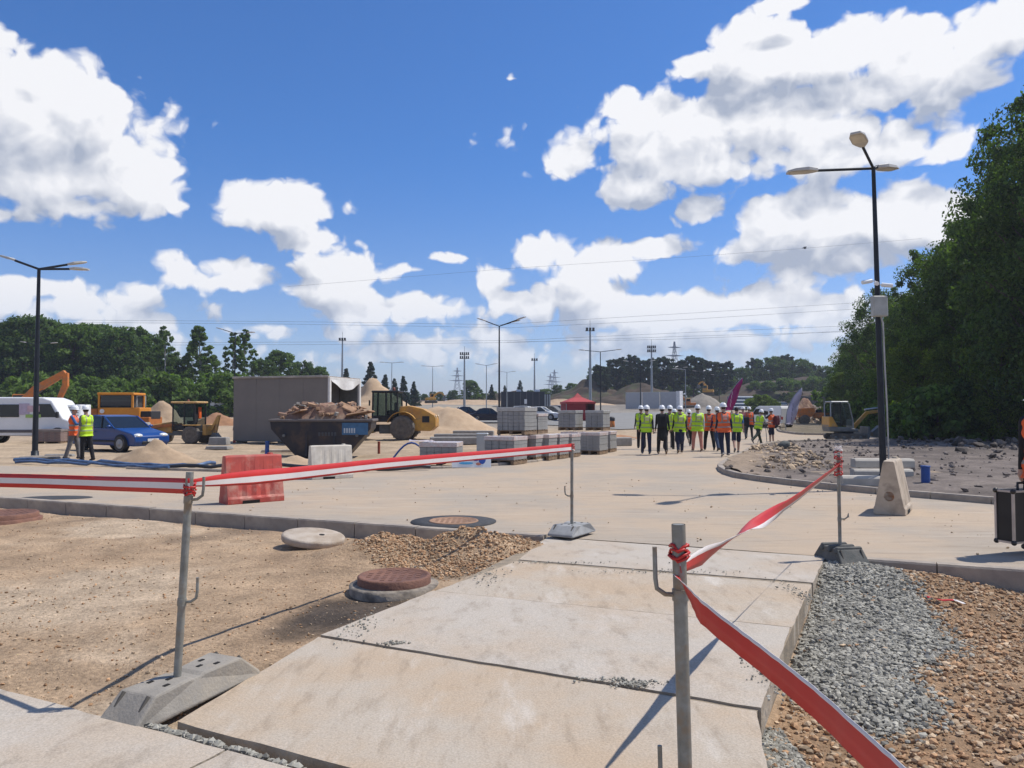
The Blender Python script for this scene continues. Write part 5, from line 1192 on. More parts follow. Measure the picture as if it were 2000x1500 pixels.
# cars on the far lot
M_navy = mat('navy_car_paint', (.012, .016, .04), .25); M_sil = mat('silver_car_paint', (.36, .38, .4), .3, .4)
far = [(912, 84, 15, M_navy, 'sedan', 'dark blue saloon parked beyond the sand pile'), (955, 76, 8, M_navy, 'sedan', 'dark saloon parked just behind the large paving pallet'),
       (1030, 92, -12, M_wp, 'hatch', 'white car on the far lot right behind the large paving pallet'), (1058, 84, -20, M_wp, 'sedan', 'white saloon on the far lot between the two paving stacks'),
       (1082, 92, -25, M_gry, 'hatch', 'grey car on the far lot next to the white saloon'), (1098, 102, -40, M_sil, 'hatch', 'silver car on the far lot behind the grey one')]
for u, Y, a, pm, kd, lb in far: car(lb, tuple(xg(u, Y)), R(a), pm, kind=kd, group='cars on the far lot')
for u, Y, pm, lb in ((400, 100, M_sil, 'silver car far off under the trees, next to the cabin'), (422, 104, M_cblue, 'small blue car far off under the trees by the cabin'), (447, 98, M_wp, 'white car far off at the edge of the cabin')):
    q = xg(u, Y); car(lb, (q.x, q.y, q.z + .9), R(10), pm, group='cars under the trees', detail=False)
# ------------------------------------------------------------------ people
M_skin = mat('skin', (.46, .27, .19), .6, var=.15, scale=8)
M_hair = mat('dark_hair', (.03, .02, .015), .7, var=.3, scale=30)
M_hel = mat('white_helmet', (.78, .78, .77), .3, var=.05)
M_vy = mat('vest_yellow', (.50, .74, .012), .6, col2=(.40, .62, .015), scale=7, bump=.35, bscale=9)
M_vo = mat('vest_bright_orange', (.82, .13, .018), .6, col2=(.66, .095, .018), scale=7, bump=.35, bscale=9)
M_refy = mat('reflective_band', (.30, .36, .16), .35, var=.2); M_refo = mat('reflective_grey', (.28, .25, .22), .35, var=.2)
def cloth(n, c): return mat('cloth_' + n, c, .85, var=.3, scale=9, bump=.3, bscale=14)
C = {'navy': cloth('navy', (.018, .022, .05)), 'black': cloth('black', (.014, .014, .016)), 'jeans': cloth('jeans', (.04, .07, .14)), 'salmon': cloth('salmon', (.55, .22, .16)), 'grey': cloth('grey', (.17, .16, .16)),
     'green': cloth('green', (.03, .045, .03)), 'white': cloth('white', (.6, .6, .6)), 'blue': cloth('blue', (.06, .16, .36)), 'purple': cloth('purple', (.05, .02, .11)), 'pink': cloth('pink', (.55, .2, .18)), 'tan': cloth('tan', (.24, .17, .11)), 'shoe': cloth('shoe', (.03, .027, .025)), 'dgrey': cloth('dgrey', (.07, .07, .075)), 'paleshoe': cloth('paleshoe', (.4, .36, .31))}
def remesh(mb, vox, smooth):
    o = mb.build('tmp', M_skin); r = o.modifiers.new('r', 'REMESH'); r.mode = 'VOXEL'; r.voxel_size = vox
    s = o.modifiers.new('s', 'SMOOTH'); s.factor = .5; s.iterations = smooth
    dg = bpy.context.evaluated_depsgraph_get(); me = bpy.data.meshes.new_from_object(o.evaluated_get(dg)); bpy.data.objects.remove(o)
    V = np.zeros(len(me.vertices) * 3); me.vertices.foreach_get('co', V); V = V.reshape(-1, 3)
    Fc = np.array([list(p.vertices) for p in me.polygons if len(p.vertices) == 4]); bpy.data.meshes.remove(me)
    return V, Fc
def person(label, loc, rz, h=1.75, vest=None, legs=C['navy'], top=C['dgrey'], shoes=C['shoe'], helmet=True, shorts=False, short_sleeve=False, stance=(.25, .1, -.22, .25), armL=(.15, .12, .35), armR=(-.2, .12, .3), lean=0., head=0., bulk=1., group='visitors walking along the road', skirt=False, vox=.0145, coat=False, printed=False, hem=.80, gripL=False):
    t = thing('person', label, 'person', loc, rz, group, h / 1.75)
    t.rotation_euler.y = random.uniform(-.035, .035); head = head or random.uniform(-.6, .6)
    jl = [random.uniform(-.01, .035) for _ in range(2)]
    segs = []; mb = MB()
    def cap(a, b, ra, rb, k):
        a = Vector(a); b = Vector(b); segs.append((a, b, ra, rb, k)); mb.tube([a, b], [ra, rb], 10, cap=True)
        mb.ell(a, (ra,) * 3, 10, 6); mb.ell(b, (rb,) * 3, 10, 6)
    def rx(v, a, p=Vector((0, 0, 0))): return p + Matrix.Rotation(a, 3, 'X') @ (Vector(v) - p)
    hip = Vector((0, 0, .93)); B = bulk
    # trunk leans about the hip
    L_ = lambda x, y, z: rx((x, y, z), -lean, hip)
    SH = .185 * (.5 + .5 * B)
    cap(L_(-.07, 0, .95), L_(.07, 0, .95), .125 * B, .125 * B, 2)
    cap(L_(-.055, 0, 1.10), L_(.055, 0, 1.10), .118 * B, .118 * B, 1)
    cap(L_(-.085, -.005, 1.30), L_(.085, -.005, 1.30), .122 * B, .122 * B, 1)
    cap(L_(-SH + .03, -.005, 1.425), L_(SH - .03, -.005, 1.425), .07, .07, 1)
    cap(L_(0, 0, 1.44), L_(0, .012, 1.55), .066, .058, 0)
    hc = L_(0, .02, 1.635); HR = Matrix.Rotation(head, 3, 'Z')
    hv = lambda x, y, z: hc + HR @ Vector((x, y, z))
    def ball(c, r, k): mb.ell(c, r, 12, 8); segs.append((Vector(c), Vector(c) + Vector((0, 0, .001)), min(r), min(r), k))
    ball(hv(0, -.012, .02), (.076, .092, .095), 4 if True else 0); ball(hv(0, .035, -.02), (.066, .062, .085), 0); ball(hv(0, .055, -.075), (.038, .035, .032), 0)
    cap(hv(0, .09, .01), hv(0, .108, -.022), .009, .014, 0)
    for s in (-1, 1): ball(hv(s * .078, -.005, -.01), (.012, .022, .032), 0)
    ball(hv(0, .094, -.058), (.022, .008, .007), 0)
    lows = []
    for s, (th, kn_) in ((-1, stance[:2]), (1, stance[2:])):
        hp = hip + Vector((s * .092, 0, 0)); tl, sl = .43, .42
        sp_l = jl[0 if s < 0 else 1]; k = hp + Vector((s * (.012 + sp_l), math.sin(th) * tl, -math.cos(th) * tl)); sa = th - kn_
        an = k + Vector((s * sp_l * .6, math.sin(sa) * sl, -math.cos(sa) * sl))
        cap(hp, k, .1 * B, .066 if shorts else .078, 2); cap(k, k.lerp(an, .35), .056 if shorts else .074, .058 if shorts else .07, 0 if shorts else 2); cap(k.lerp(an, .35), an, .055 if shorts else .068, .042 if shorts else .062, 0 if shorts else 2)
        fa = min(0, sa) * .9; f = lambda y, z: an + Matrix.Rotation(fa, 3, 'X') @ Vector((0, y, z))
        cap(f(-.045, -.045), f(.05, -.05), .042, .04, 3); cap(f(.05, -.05), f(.15, -.06), .042, .032, 3); lows.append(min(f(-.045, -.09).z, f(.15, -.092).z))
        if shorts: cap(hp.lerp(k, .6), k.lerp(an, .04), .085, .088, 2)
    if skirt: cap(hip + Vector((0, 0, -.1)), hip + Vector((0, 0, -.42)), .17, .19, 2)
    if coat: cap(hip + Vector((0, 0, .05)), hip + Vector((0, -.02, -.28)), .165, .175, 1)
    hands = []
    for s, (fw, ab, eb) in ((-1, armL), (1, armR)):
        sp = L_(s * SH, -.005, 1.425)
        def dirv(a): return Vector((s * math.sin(ab) * abs(math.cos(a)) + 0, math.sin(a), -math.cos(a) * math.cos(ab)))
        el = sp + dirv(fw) * .28; wr = el + dirv(fw + eb) * .25
        cap(sp, el, .056, .046, 1); cap(el, wr, .042, .03, 0 if short_sleeve else 1)
        d = (wr - el).normalized(); side = Vector((0, 1, 0)) if abs(d.y) < .9 else Vector((0, 0, 1)); nrm = d.cross(side).normalized(); side = nrm.cross(d).normalized()
        pc = wr + d * .055; mb.ell(pc, (.03, .036, .045), 10, 8); segs.append((wr, pc, .03, .034, 0))
        for i, (o_, ln) in enumerate(((-.03, .062), (-.01, .075), (.011, .07), (.03, .055))):
            a = pc + d * .035 + side * o_; m_ = a + d * ln * .55 + nrm * (-s) * .008; e = m_ + d * ln * (.1 if gripL and s < 0 else .45) + nrm * (-s) * (.03 if gripL and s < 0 else .016)
            cap(a, m_, .0105, .0098, 0); cap(m_, e, .0098, .0088, 0)
        a = wr + d * .03 + side * .03; cap(a, a + d * .045 + side * .028, .0125, .0105, 0)
        hands.append(pc + d * .06)
    V, F = remesh(mb, vox, 2)
    c = V[F].mean(1); best = np.full(len(c), 1e9); mi = np.zeros(len(c), int)
    for a, b, ra, rb, k in segs:
        a = np.array(a); b = np.array(b); ab_ = b - a; tt = np.clip(((c - a) @ ab_) / (ab_ @ ab_ + 1e-12), 0, 1); d_ = np.linalg.norm(c - a - tt[:, None] * ab_, axis=1) - (ra + (rb - ra) * tt)
        m_ = d_ < best; best[m_] = d_[m_]; mi[m_] = k
    low = min(lows); V = V - np.array([0, 0, low])
    npmesh('body', V, F, [M_skin, top, legs, shoes, M_hair], t, mi, True)
    for s in (-1, 1):
        e = MB(); e.ell(hv(s * .03, .083, .008) - Vector((0, 0, low)), (.011, .008, .008), 8, 6); e.build('eye', M_blk, t)
    up = Vector((0, 0, -low))
    if vest:
        vm_ = MB(); e = .022
        def vc(a, b, ra, rb): vm_.tube([a, b], [ra, rb], 14); vm_.ell(a, (ra,) * 3, 12, 8); vm_.ell(b, (rb,) * 3, 12, 8)
        vc(L_(-.09, 0, .76), L_(.09, 0, .76), .155 * B, .155 * B); vc(L_(-.085, 0, .95), L_(.085, 0, .95), .142 * B, .142 * B); vc(L_(-.08, 0, 1.12), L_(.08, 0, 1.12), .135 * B, .135 * B); vc(L_(-.095, -.005, 1.30), L_(.095, -.005, 1.30), .142 * B, .142 * B)
        vc(L_(-SH + .035, -.005, 1.405), L_(SH - .035, -.005, 1.405), .09, .09)
        Vv, Fv = remesh(vm_, .022, 3)
        Q = np.array(Matrix.Rotation(lean, 3, 'X')); U = (Vv - np.array(hip)) @ Q.T + np.array(hip)     # upright coordinates for cutting and bands
        cc = U[Fv].mean(1); keep = (cc[:, 2] > hem) & ~((np.hypot(cc[:, 0], cc[:, 1]) < .095) & (cc[:, 2] > 1.40)); Fv = Fv[keep]; cc = cc[keep]
        wav = .008 * np.sin(Vv[:, 0] * 40) + .006 * np.sin(Vv[:, 1] * 55 + Vv[:, 2] * 22); Vv = Vv * (1 + wav[:, None] * np.array([1, 1, 0])); Vv[:, 2] -= low
        z = cc[:, 2]; bd = ((np.abs(z - 1.14) < .026) | (np.abs(z - .98) < .026) | ((np.abs(np.abs(cc[:, 0]) - .1) < .022) & (z > 1.16) & (z < 1.45))).astype(int)
        us, inv = np.unique(Fv, return_inverse=True)
        vo_ = npmesh('vest', Vv[us], inv.reshape(-1, 4), [vest, M_refy if vest is M_vy else M_refo], t, bd, True)
        if printed:
            pm = MB(); pm.box((0, 0, 0), (.02, .006, .07)); pl = []
            for r_, n_ in ((1.345, 5), (1.26, 4)):
                for k in range(n_): p_ = L_((k - (n_ - 1) / 2) * .034, -.158 * B, r_) + up; pl.append(tuple(p_))
            rep('print', pm, mat('vest_print', (.75, .6, .52), .6), vo_, pl)
    if helmet:
        hm = MB(); hm.lathe([(.122, 0), (.124, .012), (.118, .06), (.098, .105), (.06, .135), (.001, .148)], 20, sx=.93, sy=1.1)
        hm.lathe([(.118, -.002), (.135, -.006), (.135, .004), (.118, .012)], 20, sx=.95, sy=1.12)
        hm.prism([(-.012, .13), (.012, .13), (.012, .156), (-.012, .156)], 0, y0=(-.07, .07))
        hm.box((0, .145, -.004), (.13, .06, .01), rx=R(-8), top=(.7, 1))
        ho = hm.build('helmet', M_hel, t); ho.location = hv(0, .0, .035) + up; ho.rotation_euler = (-lean * .5, 0, head)
    t['_hL'] = list(hands[0] + up); t['_hR'] = list(hands[1] + up)
    return t
def bag(label, t, off_, size, m, name='backpack', cat='backpack'):
    mb = MB(); w, d, h = size; mb.prism([(-d / 2, 0), (d / 2, 0), (d / 2 * .95, h * .8), (d / 2 * .6, h), (-d / 2 * .7, h), (-d / 2, h * .75)], w / 2)
    o = thing(name, label, cat, (0, 0, 0), 0); a = t.rotation_euler.z; k = t.scale.x; x, y, z = [q * k for q in off_]
    o.location = t.location + Vector((x * math.cos(a) - y * math.sin(a), x * math.sin(a) + y * math.cos(a), z)); o.rotation_euler.z = a - math.pi / 2
    b = mb.build('pouch', m, o, bevel=.04, seg=3)
    p = MB(); p.box((-d / 2 - .015, 0, h * .3), (.05, w * .7, h * .4)); p.build('pocket', m, o, bevel=.02)
    for s in (-1, 1): st = MB(); st.tube([(d / 2, s * w * .25, h * .95), (d / 2 + .06, s * w * .3, h * 1.02), (d / 2 + .03, s * w * .3, h * .3)], .016, 6); st.build('strap', m, o)
    return o
def P_(u, v, z=0.): q = gp(u, v, z); return (q.x, q.y, .012)
st1 = (.22, .05, -.25, .2); st2 = (-.25, .2, .24, .08); std = (.03, .02, -.03, .02)
person('yellow vest over navy jeans, at the kerb side of the walking group', P_(1262, 888), R(-2), 1.72, M_vy, C['navy'], C['navy'], C['grey'], stance=(.06, .05, -.1, .12), printed=True)
person('yellow vest half hidden behind the person in navy jeans', P_(1253, 877), R(0), 1.76, M_vy, C['black'], C['green'])
t = person('person in black coat and white helmet carrying a black backpack', P_(1295, 888), R(-6), 1.74, None, C['black'], C['black'], C['tan'], stance=st1, coat=True)
bag('black backpack on the person in the black coat', t, (-.04, -.25, 1.0), (.34, .24, .5), C['black'])
person('yellow vest beside the person with the black backpack', P_(1306, 879), R(-25), 1.76, M_vy, C['black'], C['dgrey'], stance=st2)
person('wide yellow vest with dark navy skirt in front of the group', P_(1327, 886), R(0), 1.72, M_vy, C['navy'], C['green'], C['tan'], stance=(-.2, .15, .18, .05), skirt=True, bulk=1.08, printed=True)
person('yellow vest and grey trousers behind the navy skirt', P_(1318, 876), R(4), 1.62, M_vy, C['grey'], C['grey'], stance=st1)
person('tall person whose helmet shows behind the navy skirt', P_(1326, 864), R(0), 1.80, M_vy, C['dgrey'], C['dgrey'])
person('orange vest over purple top with one foot lifted', P_(1345, 872), R(-4), 1.60, M_vo, C['black'], C['purple'], C['paleshoe'], stance=(-.5, .6, .15, .05))
person('loose yellow vest over salmon pink trousers', P_(1361, 882), R(3), 1.76, M_vy, C['salmon'], C['white'], C['tan'], stance=(.08, .06, -.1, .12), bulk=1.14, printed=True, hem=.76)
person('orange vest striding in black trousers beside the salmon trousers', P_(1386, 880), R(-8), 1.78, M_vo, C['black'], C['green'], C['shoe'], stance=(.35, .12, -.4, .2), printed=True)
person('orange vest over purple sleeves and blue jeans', P_(1403, 881), R(6), 1.70, M_vo, C['jeans'], C['purple'], stance=st2)
person('orange vest and dark navy trousers, the rearmost walker', P_(1417, 892), R(2), 1.80, M_vo, C['navy'], C['navy'], C['paleshoe'], stance=(-.14, .2, .12, .04), printed=True, bulk=1.05)
person('bareheaded person in yellow vest and navy shorts', P_(1437, 885), R(-6), 1.76, M_vy, C['navy'], C['blue'], C['grey'], helmet=False, shorts=True, short_sleeve=True, stance=(-.3, .35, .22, .05), bulk=1.06)
t = person('person in pink top with a dark shoulder bag', P_(1450, 858), R(0), 1.78, None, C['dgrey'], C['pink'], short_sleeve=True, stance=st1)
bag('dark shoulder bag on the person in pink', t, (.12, -.18, .75), (.42, .2, .5), C['black'], 'shoulder_bag', 'bag')
person('orange vest and black trousers at the front of the group', P_(1464, 858), R(-5), 1.76, M_vo, C['black'], C['dgrey'], stance=(.2, .1, -.2, .1), bulk=1.05)
person('yellow vest stooping with a long sideways stride', P_(1481, 868), R(-58), 1.72, M_vy, C['green'], C['white'], C['grey'], stance=(.48, .05, -.55, .4), lean=.28, short_sleeve=True, armL=(.5, .2, .9), armR=(.5, .2, .9))
cm = person('orange vest and dark shorts filming with a camera on a tripod', P_(1507, 866), R(42), 1.66, M_vo, C['navy'], C['black'], C['shoe'], shorts=True, stance=std, armL=(1.0, .05, .7), armR=(1.0, .05, .8), short_sleeve=True)
q = Vector(P_(1496, 866))
t = thing('camera_tripod', 'video camera on a thin tripod in front of the filming person', 'tripod', (q.x, q.y + .1, 0), .4)
for k in range(3): a = k * 2.1; mb = MB(); mb.tube([(0, 0, 1.25), (math.cos(a) * .38, math.sin(a) * .38, .01)], .016, 6); mb.build('leg', M_gry, t)
mb = MB(); mb.tube([(0, 0, 1.2), (0, 0, 1.42)], .03, 8); mb.build('column', M_blk, t)
mb = MB(); mb.box((0, 0, 1.52), (.16, .34, .2)); c_ = mb.build('camera_body', M_blk, t, bevel=.03); mb = MB(); mb.tube([(0, .17, 1.52), (0, .32, 1.52)], .055, 12); mb.build('lens', M_blk, c_)
bag('dark red rucksack on the filming person', cm, (.1, -.24, .95), (.3, .22, .46), cloth('maroon', (.12, .02, .03)))
G2 = 'workers by the blue car'
person('worker in orange vest and blue sleeves talking by the lamp post', P_(143, 899), R(-75), 1.70, M_vo, C['grey'], C['blue'], C['navy'], stance=(.22, .1, -.18, .1), group=G2, armR=(.5, .1, 1.2))
person('worker in yellow vest and black trousers facing the orange vest', P_(168, 902), R(70), 1.70, M_vy, C['black'], C['grey'], C['shoe'], stance=(.1, .05, -.14, .08), group=G2, short_sleeve=True, armL=(.05, .1, .15), armR=(.0, .12, .1))
# person with the flight case at the right edge
q = gp(2040, 1084); px_ = person('person in orange vest and black trousers carrying a flight case', (q.x + .02, q.y, .012), R(-14), 1.78, M_vo, C['black'], C['black'], C['shoe'], stance=(.06, .05, -.08, .06), armL=(.04, .06, .06), armR=(-.05, .14, .2), group='walkers on the near road', printed=True, gripL=True)
px_.rotation_euler.y = .0
bpy.context.view_layer.update()
hw = px_.matrix_world @ Vector(px_['_hL'])
t = thing('flight_case', 'black flight case with aluminium edges hanging from a hand', 'case', (hw.x + .02, hw.y - .02, hw.z - .70), R(-68))
mb = MB(); mb.box((0, 0, .3), (.2, .62, .56)); b_ = mb.build('shell', mat('case_black', (.02, .017, .015), .5, var=.4, scale=6), t, bevel=.012)
ma = mat('case_aluminium', (.48, .44, .42), .35, .7)
for x in (-.1, .1):
    for y in (-.31, .31): mb = MB(); mb.box((x, y, .3), (.024, .024, .57)); mb.build('edge_trim', ma, t)
    for z in (.02, .58): mb = MB(); mb.box((x, 0, z), (.022, .6, .022)); mb.build('edge_trim', ma, t)
for y in (-.31, .31):
    for z in (.02, .58): mb = MB(); mb.box((0, y, z), (.18, .022, .022)); mb.build('edge_trim', ma, t)
cn = MB(); cn.ell((0, 0, 0), (.03, .03, .03), 8, 6); rep('corner', cn, mat('case_corner', (.06, .055, .05), .4, .5), t, [(x, y, z) for x in (-.1, .1) for y in (-.31, .31) for z in (.02, .58)])
mb = MB(); mb.tube([(0, -.09, .58), (0, -.09, .66), (0, .09, .66), (0, .09, .58)], .014, 8); mb.build('handle', M_blk, t)
lt = MB(); lt.box((0, 0, 0), (.006, .05, .03)); rep('latch', lt, ma, t, [(-.112, -.18, .5), (-.112, .18, .5)])
for o in bpy.data.objects:
    for k in ('_hL', '_hR'):
        if k in o: del o[k]
# ------------------------------------------------------------------ lamps, masts, buildings and earthworks
M_pole = mat('lamp_pole_dark', (.022, .027, .034), .5, .3, var=.3, scale=6)
M_mast = mat('mast_steel', (.34, .36, .37), .5, .5, var=.15)
M_head = mat('lamp_head', (.50, .48, .43), .45, var=.1); M_led = mat('led_glass', (.62, .58, .48), .3)
def lamp_head(parent, p, d, L_=.62, w=.30, up=.0):
    e = MB(); d = Vector(d).normalized(); s = d.cross(Vector((0, 0, 1))).normalized(); n = s.cross(d)
    prof = [(0, .05, .045), (.12, .12, .05), (.2, w / 2, .06), (L_ * .75, w / 2, .045), (L_, w * .33, .02)]
    rings = [[p + d * x + s * ww - n * .02, p + d * x + s * ww * .9 + n * h, p + d * x - s * ww * .9 + n * h, p + d * x - s * ww - n * .02] for x, ww, h in prof]
    e.loft(rings, smooth=False); o = e.build('lamp_head', M_head, parent, bevel=.008)
    g = MB(); g.add([p + d * (.22) + s * w * .42 - n * .026, p + d * (L_ * .9) + s * w * .36 - n * .026, p + d * (L_ * .9) - s * w * .36 - n * .026, p + d * .22 - s * w * .42 - n * .026], [(0, 1, 2, 3)]); g.build('lens', M_led, o)
    return o
def lamp_post(label, base, H, arms, r=.07, m=None, group='street lamps on the site', lean=0., hs=1.):
    t = thing('street_lamp', label, 'street lamp', base, 0, group); m = m or M_pole; t.rotation_euler.y = lean
    mb = MB(); mb.tube([(0, 0, 0), (0, 0, H * .5), (0, 0, H)], [r, r * .8, r * .55], 12); mb.build('pole', m, t)
    mb = MB(); mb.lathe([(r * 2.1, 0), (r * 2.1, .03), (r * 1.3, .05), (r * 1.25, .22), (r * 1.0, .24)], 14); mb.build('base_plate', m, t)
    for a, L_, rise in arms:
        d = Vector((math.cos(a), math.sin(a), 0)); tip = Vector((0, 0, H)) + d * L_ + Vector((0, 0, rise)); mb = MB(); mb.tube([(0, 0, H - .03), tip], r * .42, 8); ar_ = mb.build('arm', m, t)
        lamp_head(ar_, tip, (tip - Vector((0, 0, H))), .62 * hs, .30 * hs)
    return t
# the close lamp post with cameras and a box
q = gp(1726, 946, .1)
H = pp(1712, 326, q.y).z - .08; t = lamp_post('tall dark lamp post with grey box and cameras on the island', (q.x, q.y, .08), H, [(R(174), 1.12, -.02), (R(-126), 1.0, .16), (R(30), .12, .01)], .07, lean=R(-.9))
zb = pp(1718, 600, q.y).z - .08
mb = MB(); mb.box((-.04, -.14, zb), (.30, .14, .42)); bx_ = mb.build('junction_box', mat('box_grey', (.42, .43, .40), .55), t, bevel=.012)
mb = MB(); mb.box((-.04, -.213, zb), (.26, .008, .38)); mb.build('box_door', mat('box_grey', (.42, .43, .4)), bx_, bevel=.004)
mb = MB(); mb.tube([(.02, -.08, zb - .2), (.05, -.09, zb - .35), (.06, -.085, zb - 1.2), (.085, -.07, 1.6), (.09, -.06, .1)], .017, 8); mb.build('cable', mat('cable_grey', (.4, .4, .38), .5), t)
for dx, dy, dz, a in ((-.24, -.1, .52, R(190)), (-.12, -.22, .46, R(250)), (.14, -.1, .44, R(-20))):
    mb = MB(); d = Vector((math.cos(a), math.sin(a), -.18)); c0_ = Vector((dx, dy, zb + dz)); mb.tube([c0_ - d * .09, c0_ + d * .12], .042, 10); c_ = mb.build('camera', M_wp, t)
    mb = MB(); mb.tube([c0_, Vector((0, 0, zb + dz + .03))], .014, 6); mb.build('bracket', M_wp, c_)
# three-armed lamp at the far kerb
q = gp(68, 894); lamp_post('dark three armed lamp post at the kerb beside the two workers', (q.x, q.y, 0), 6.55, [(R(170), .95, .3), (R(8), 1.0, .0), (R(35), .85, .22)], .095)
q = gp(70, 899); mb = MB(); mb.box((0, 0, .06), (1.3, .7, .12)); o = mb.build('lamp_plinth', mat('raw_concrete', (.3, .26, .21)), bevel=.03, loc=(q.x + .1, q.y + .3, 0)); tag(o, 'low concrete plinth round the foot of the kerb lamp post', 'plinth')
lamps = [(975, 48, 6.95, [(R(160), .9, .32), (R(15), .75, .22), (R(5), 1.1, .38)], 'dark lamp post with spread arms rising behind the paving stacks'),
         (1173, 75, 7.0, [(R(176), 1.5, .12), (R(4), 1.5, .16)], 'dark lamp post with level arms beside the red tent'),
         (950, 105, 6.9, [(R(172), .8, .12), (R(8), .8, .14)], 'small lamp post on the far lot in front of the black building'), (990, 140, 6.6, [(R(175), 1.1, .1), (R(5), .9, .08)], 'far lamp post standing behind the black building'),
         (845, 130, 7.4, [(R(178), 1.2, .05), (R(2), 1.2, .05)], 'far lamp post above the wheel loader hood'), (765, 112, 7.5, [(R(178), 1.0, .05), (R(2), 1.0, .05)], 'far lamp post above the big sand pile'),
         (458, 60, 7.6, [(R(165), 1.1, .3), (R(5), .9, .05)], 'lamp post behind the cabin among the tall trees'), (72, 75, 7.7, [(R(176), 1.2, .18), (R(4), 1.2, .12)], 'lamp post in line behind the three armed one'),
         (293, 120, 6.0, [(R(176), 1.6, .02)], 'far single armed lamp post beside the pale birch'),
         (1251, 105, 7.2, [(R(172), 1.6, .25), (R(6), 1.3, .25)], 'first lamp post along the receding road, left of the mast'), (1316, 138, 7.2, [(R(172), 1.6, .2), (R(8), 1.8, .2), (R(40), .5, .2)], 'second lamp post along the receding road'),
         (1374, 165, 7.2, [(R(172), 1.5, .2), (R(8), 1.2, .2), (R(60), .5, .2)], 'third lamp post along the receding road'), (1405, 185, 7.0, [(R(172), 1.2, .15), (R(8), 1.2, .15)], 'last lamp post along the receding road'),
         (1339, 115, 6.6, [(R(176), 1.2, .05)], 'pale single armed lamp post before the far wood')]
for u, Y, H, arms, lb in lamps:
    b = xg(u, Y); lamp_post(lb, b, H, arms, .07 if Y < 80 else .08, M_mast if 'pale' in lb or 'far' in lb else None, hs=1.0 if Y < 80 else 1.25)
def flood_mast(label, u, Y, vt, rows, cols, spread):
    b = xg(u, Y); H = pp(u, vt, Y).z - b.z; t = thing('floodlight_mast', label, 'floodlight mast', b, 0, 'floodlight masts')
    mb = MB(); mb.tube([(0, 0, 0), (0, 0, H * .5), (0, 0, H)], [.26, .2, .12], 10); mb.build('pole', M_mast, t)
    mb = MB(); mb.tube([(0, 0, H), (0, 0, H + 1.2)], .03, 6); mb.build('lightning_rod', M_gry, t)
    for r_ in range(rows):
        z = H - r_ * .75 - .25; mb = MB(); mb.box((0, 0, z - .25), (spread, .12, .1)); mb.build('crossbar', M_gry, t)
        f = MB(); f.box((0, -.1, 0), (spread / cols * .7, .25, .5), rx=R(20)); rep('floodlight', f, mat('flood_dark', (.06, .065, .07), .4), t, [((k - (cols - 1) / 2) * spread / cols, 0, z) for k in range(cols)])
for a in (('floodlight mast rising behind the cabin roof', 668, 150, 660, 1, 3, 1.5), ('pale floodlight mast with double row by the far lot', 907, 150, 688, 2, 5, 1.9), ('thin floodlight mast behind the black building', 1044, 180, 700, 1, 3, 1.6), ('tall floodlight mast above the red tent', 1153, 120, 640, 1, 3, 1.5), ('floodlight mast with double row above the grey wall', 1273, 150, 675, 2, 5, 1.8)): flood_mast(*a)
def pylon(label, u, Y, vt, w=7.):
    b = xg(u, Y); H = pp(u, vt, Y).z - b.z; t = thing('pylon', label, 'pylon', b, .3, 'electricity pylons'); mb = MB(); m = mat('pylon_steel', (.30, .32, .35), .6, .3)
    def wd(z): return w * .5 * (1 - z / H) ** 1.2 + .25
    zs = [H * k / 9 for k in range(10)]
    for sx in (-1, 1):
        for sy in (-1, 1): mb.tube([(sx * wd(z), sy * wd(z), z) for z in zs], .16, 4, smooth=False)
    for i in range(9):
        a, b_ = wd(zs[i]), wd(zs[i + 1])
        for s in (-1, 1): mb.tube([(-a, s * a, zs[i]), (b_, s * b_, zs[i + 1])], .09, 4); mb.tube([(a, s * a, zs[i]), (-b_, s * b_, zs[i + 1])], .09, 4); mb.tube([(s * a, -a, zs[i]), (s * b_, b_, zs[i + 1])], .09, 4)
    o = mb.build('lattice', m, t); o['kind'] = 'stuff'
    for z, l in ((H * .62, 8.), (H * .76, 6.), (H * .9, 4.2)): c = MB(); c.prism([(-l, z), (0, z - .5), (l, z), (0, z + .6)], .3); c.build('cross_arm', m, t)
for a in (('distant pylon left of the dark lamp post', 893, 640, 718), ('distant pylon behind the thin floodlight mast', 1083, 680, 722), ('pylon top showing over the far wood', 1318, 420, 667), ('second distant pylon close beside another', 1075, 760, 730)): pylon(*a)
M_wire = mat('wire', (.10, .105, .115), .6)
W_ = [([(-300, 622), (560, 628), (975, 634), (1340, 612), (1760, 586)], 'uppermost power line crossing behind the lamp posts'), ([(-300, 626), (560, 633), (1000, 640), (1340, 624), (1760, 598)], 'second power line crossing behind the lamp posts'), ([(-300, 672), (600, 668), (1000, 665), (1330, 650), (1760, 632)], 'third power line low over the far lot'),
      ([(-300, 676), (600, 673), (1000, 669), (1330, 657), (1760, 645)], 'lowest power line over the far lot'), ([(990, 668), (1300, 663), (1500, 655), (1760, 640)], 'power line slanting towards the wooded slope'), ([(560, 560), (1000, 524), (1340, 502), (1572, 485), (1800, 466)], 'single high wire with a dark marker reaching the trees')]
for pts, lb in W_:
    mb = MB(); Yw = 240; P = [pp(u, v, Yw) for u, v in pts]; fine_ = []
    for i in range(len(P) - 1):
        for k in range(8): fine_.append(P[i].lerp(P[i + 1], k / 8))
    mb.tube(fine_ + [P[-1]], .036 if 'single' not in lb else .03, 5); tag(mb.build('power_line', M_wire), lb, 'power line', 'power lines')
mb = MB(); mb.ell((0, 0, 0), (.5, .35, .4), 10, 8); mb.ell((.35, 0, .3), (.2, .18, .18), 8, 6); mb.prism([(-1.0, -.1), (-.4, .1), (-.4, -.1)], .15); o = mb.build('bird', M_blk, loc=pp(1572, 484, 240)); tag(o, 'dark bird perched on the single high wire', 'bird')
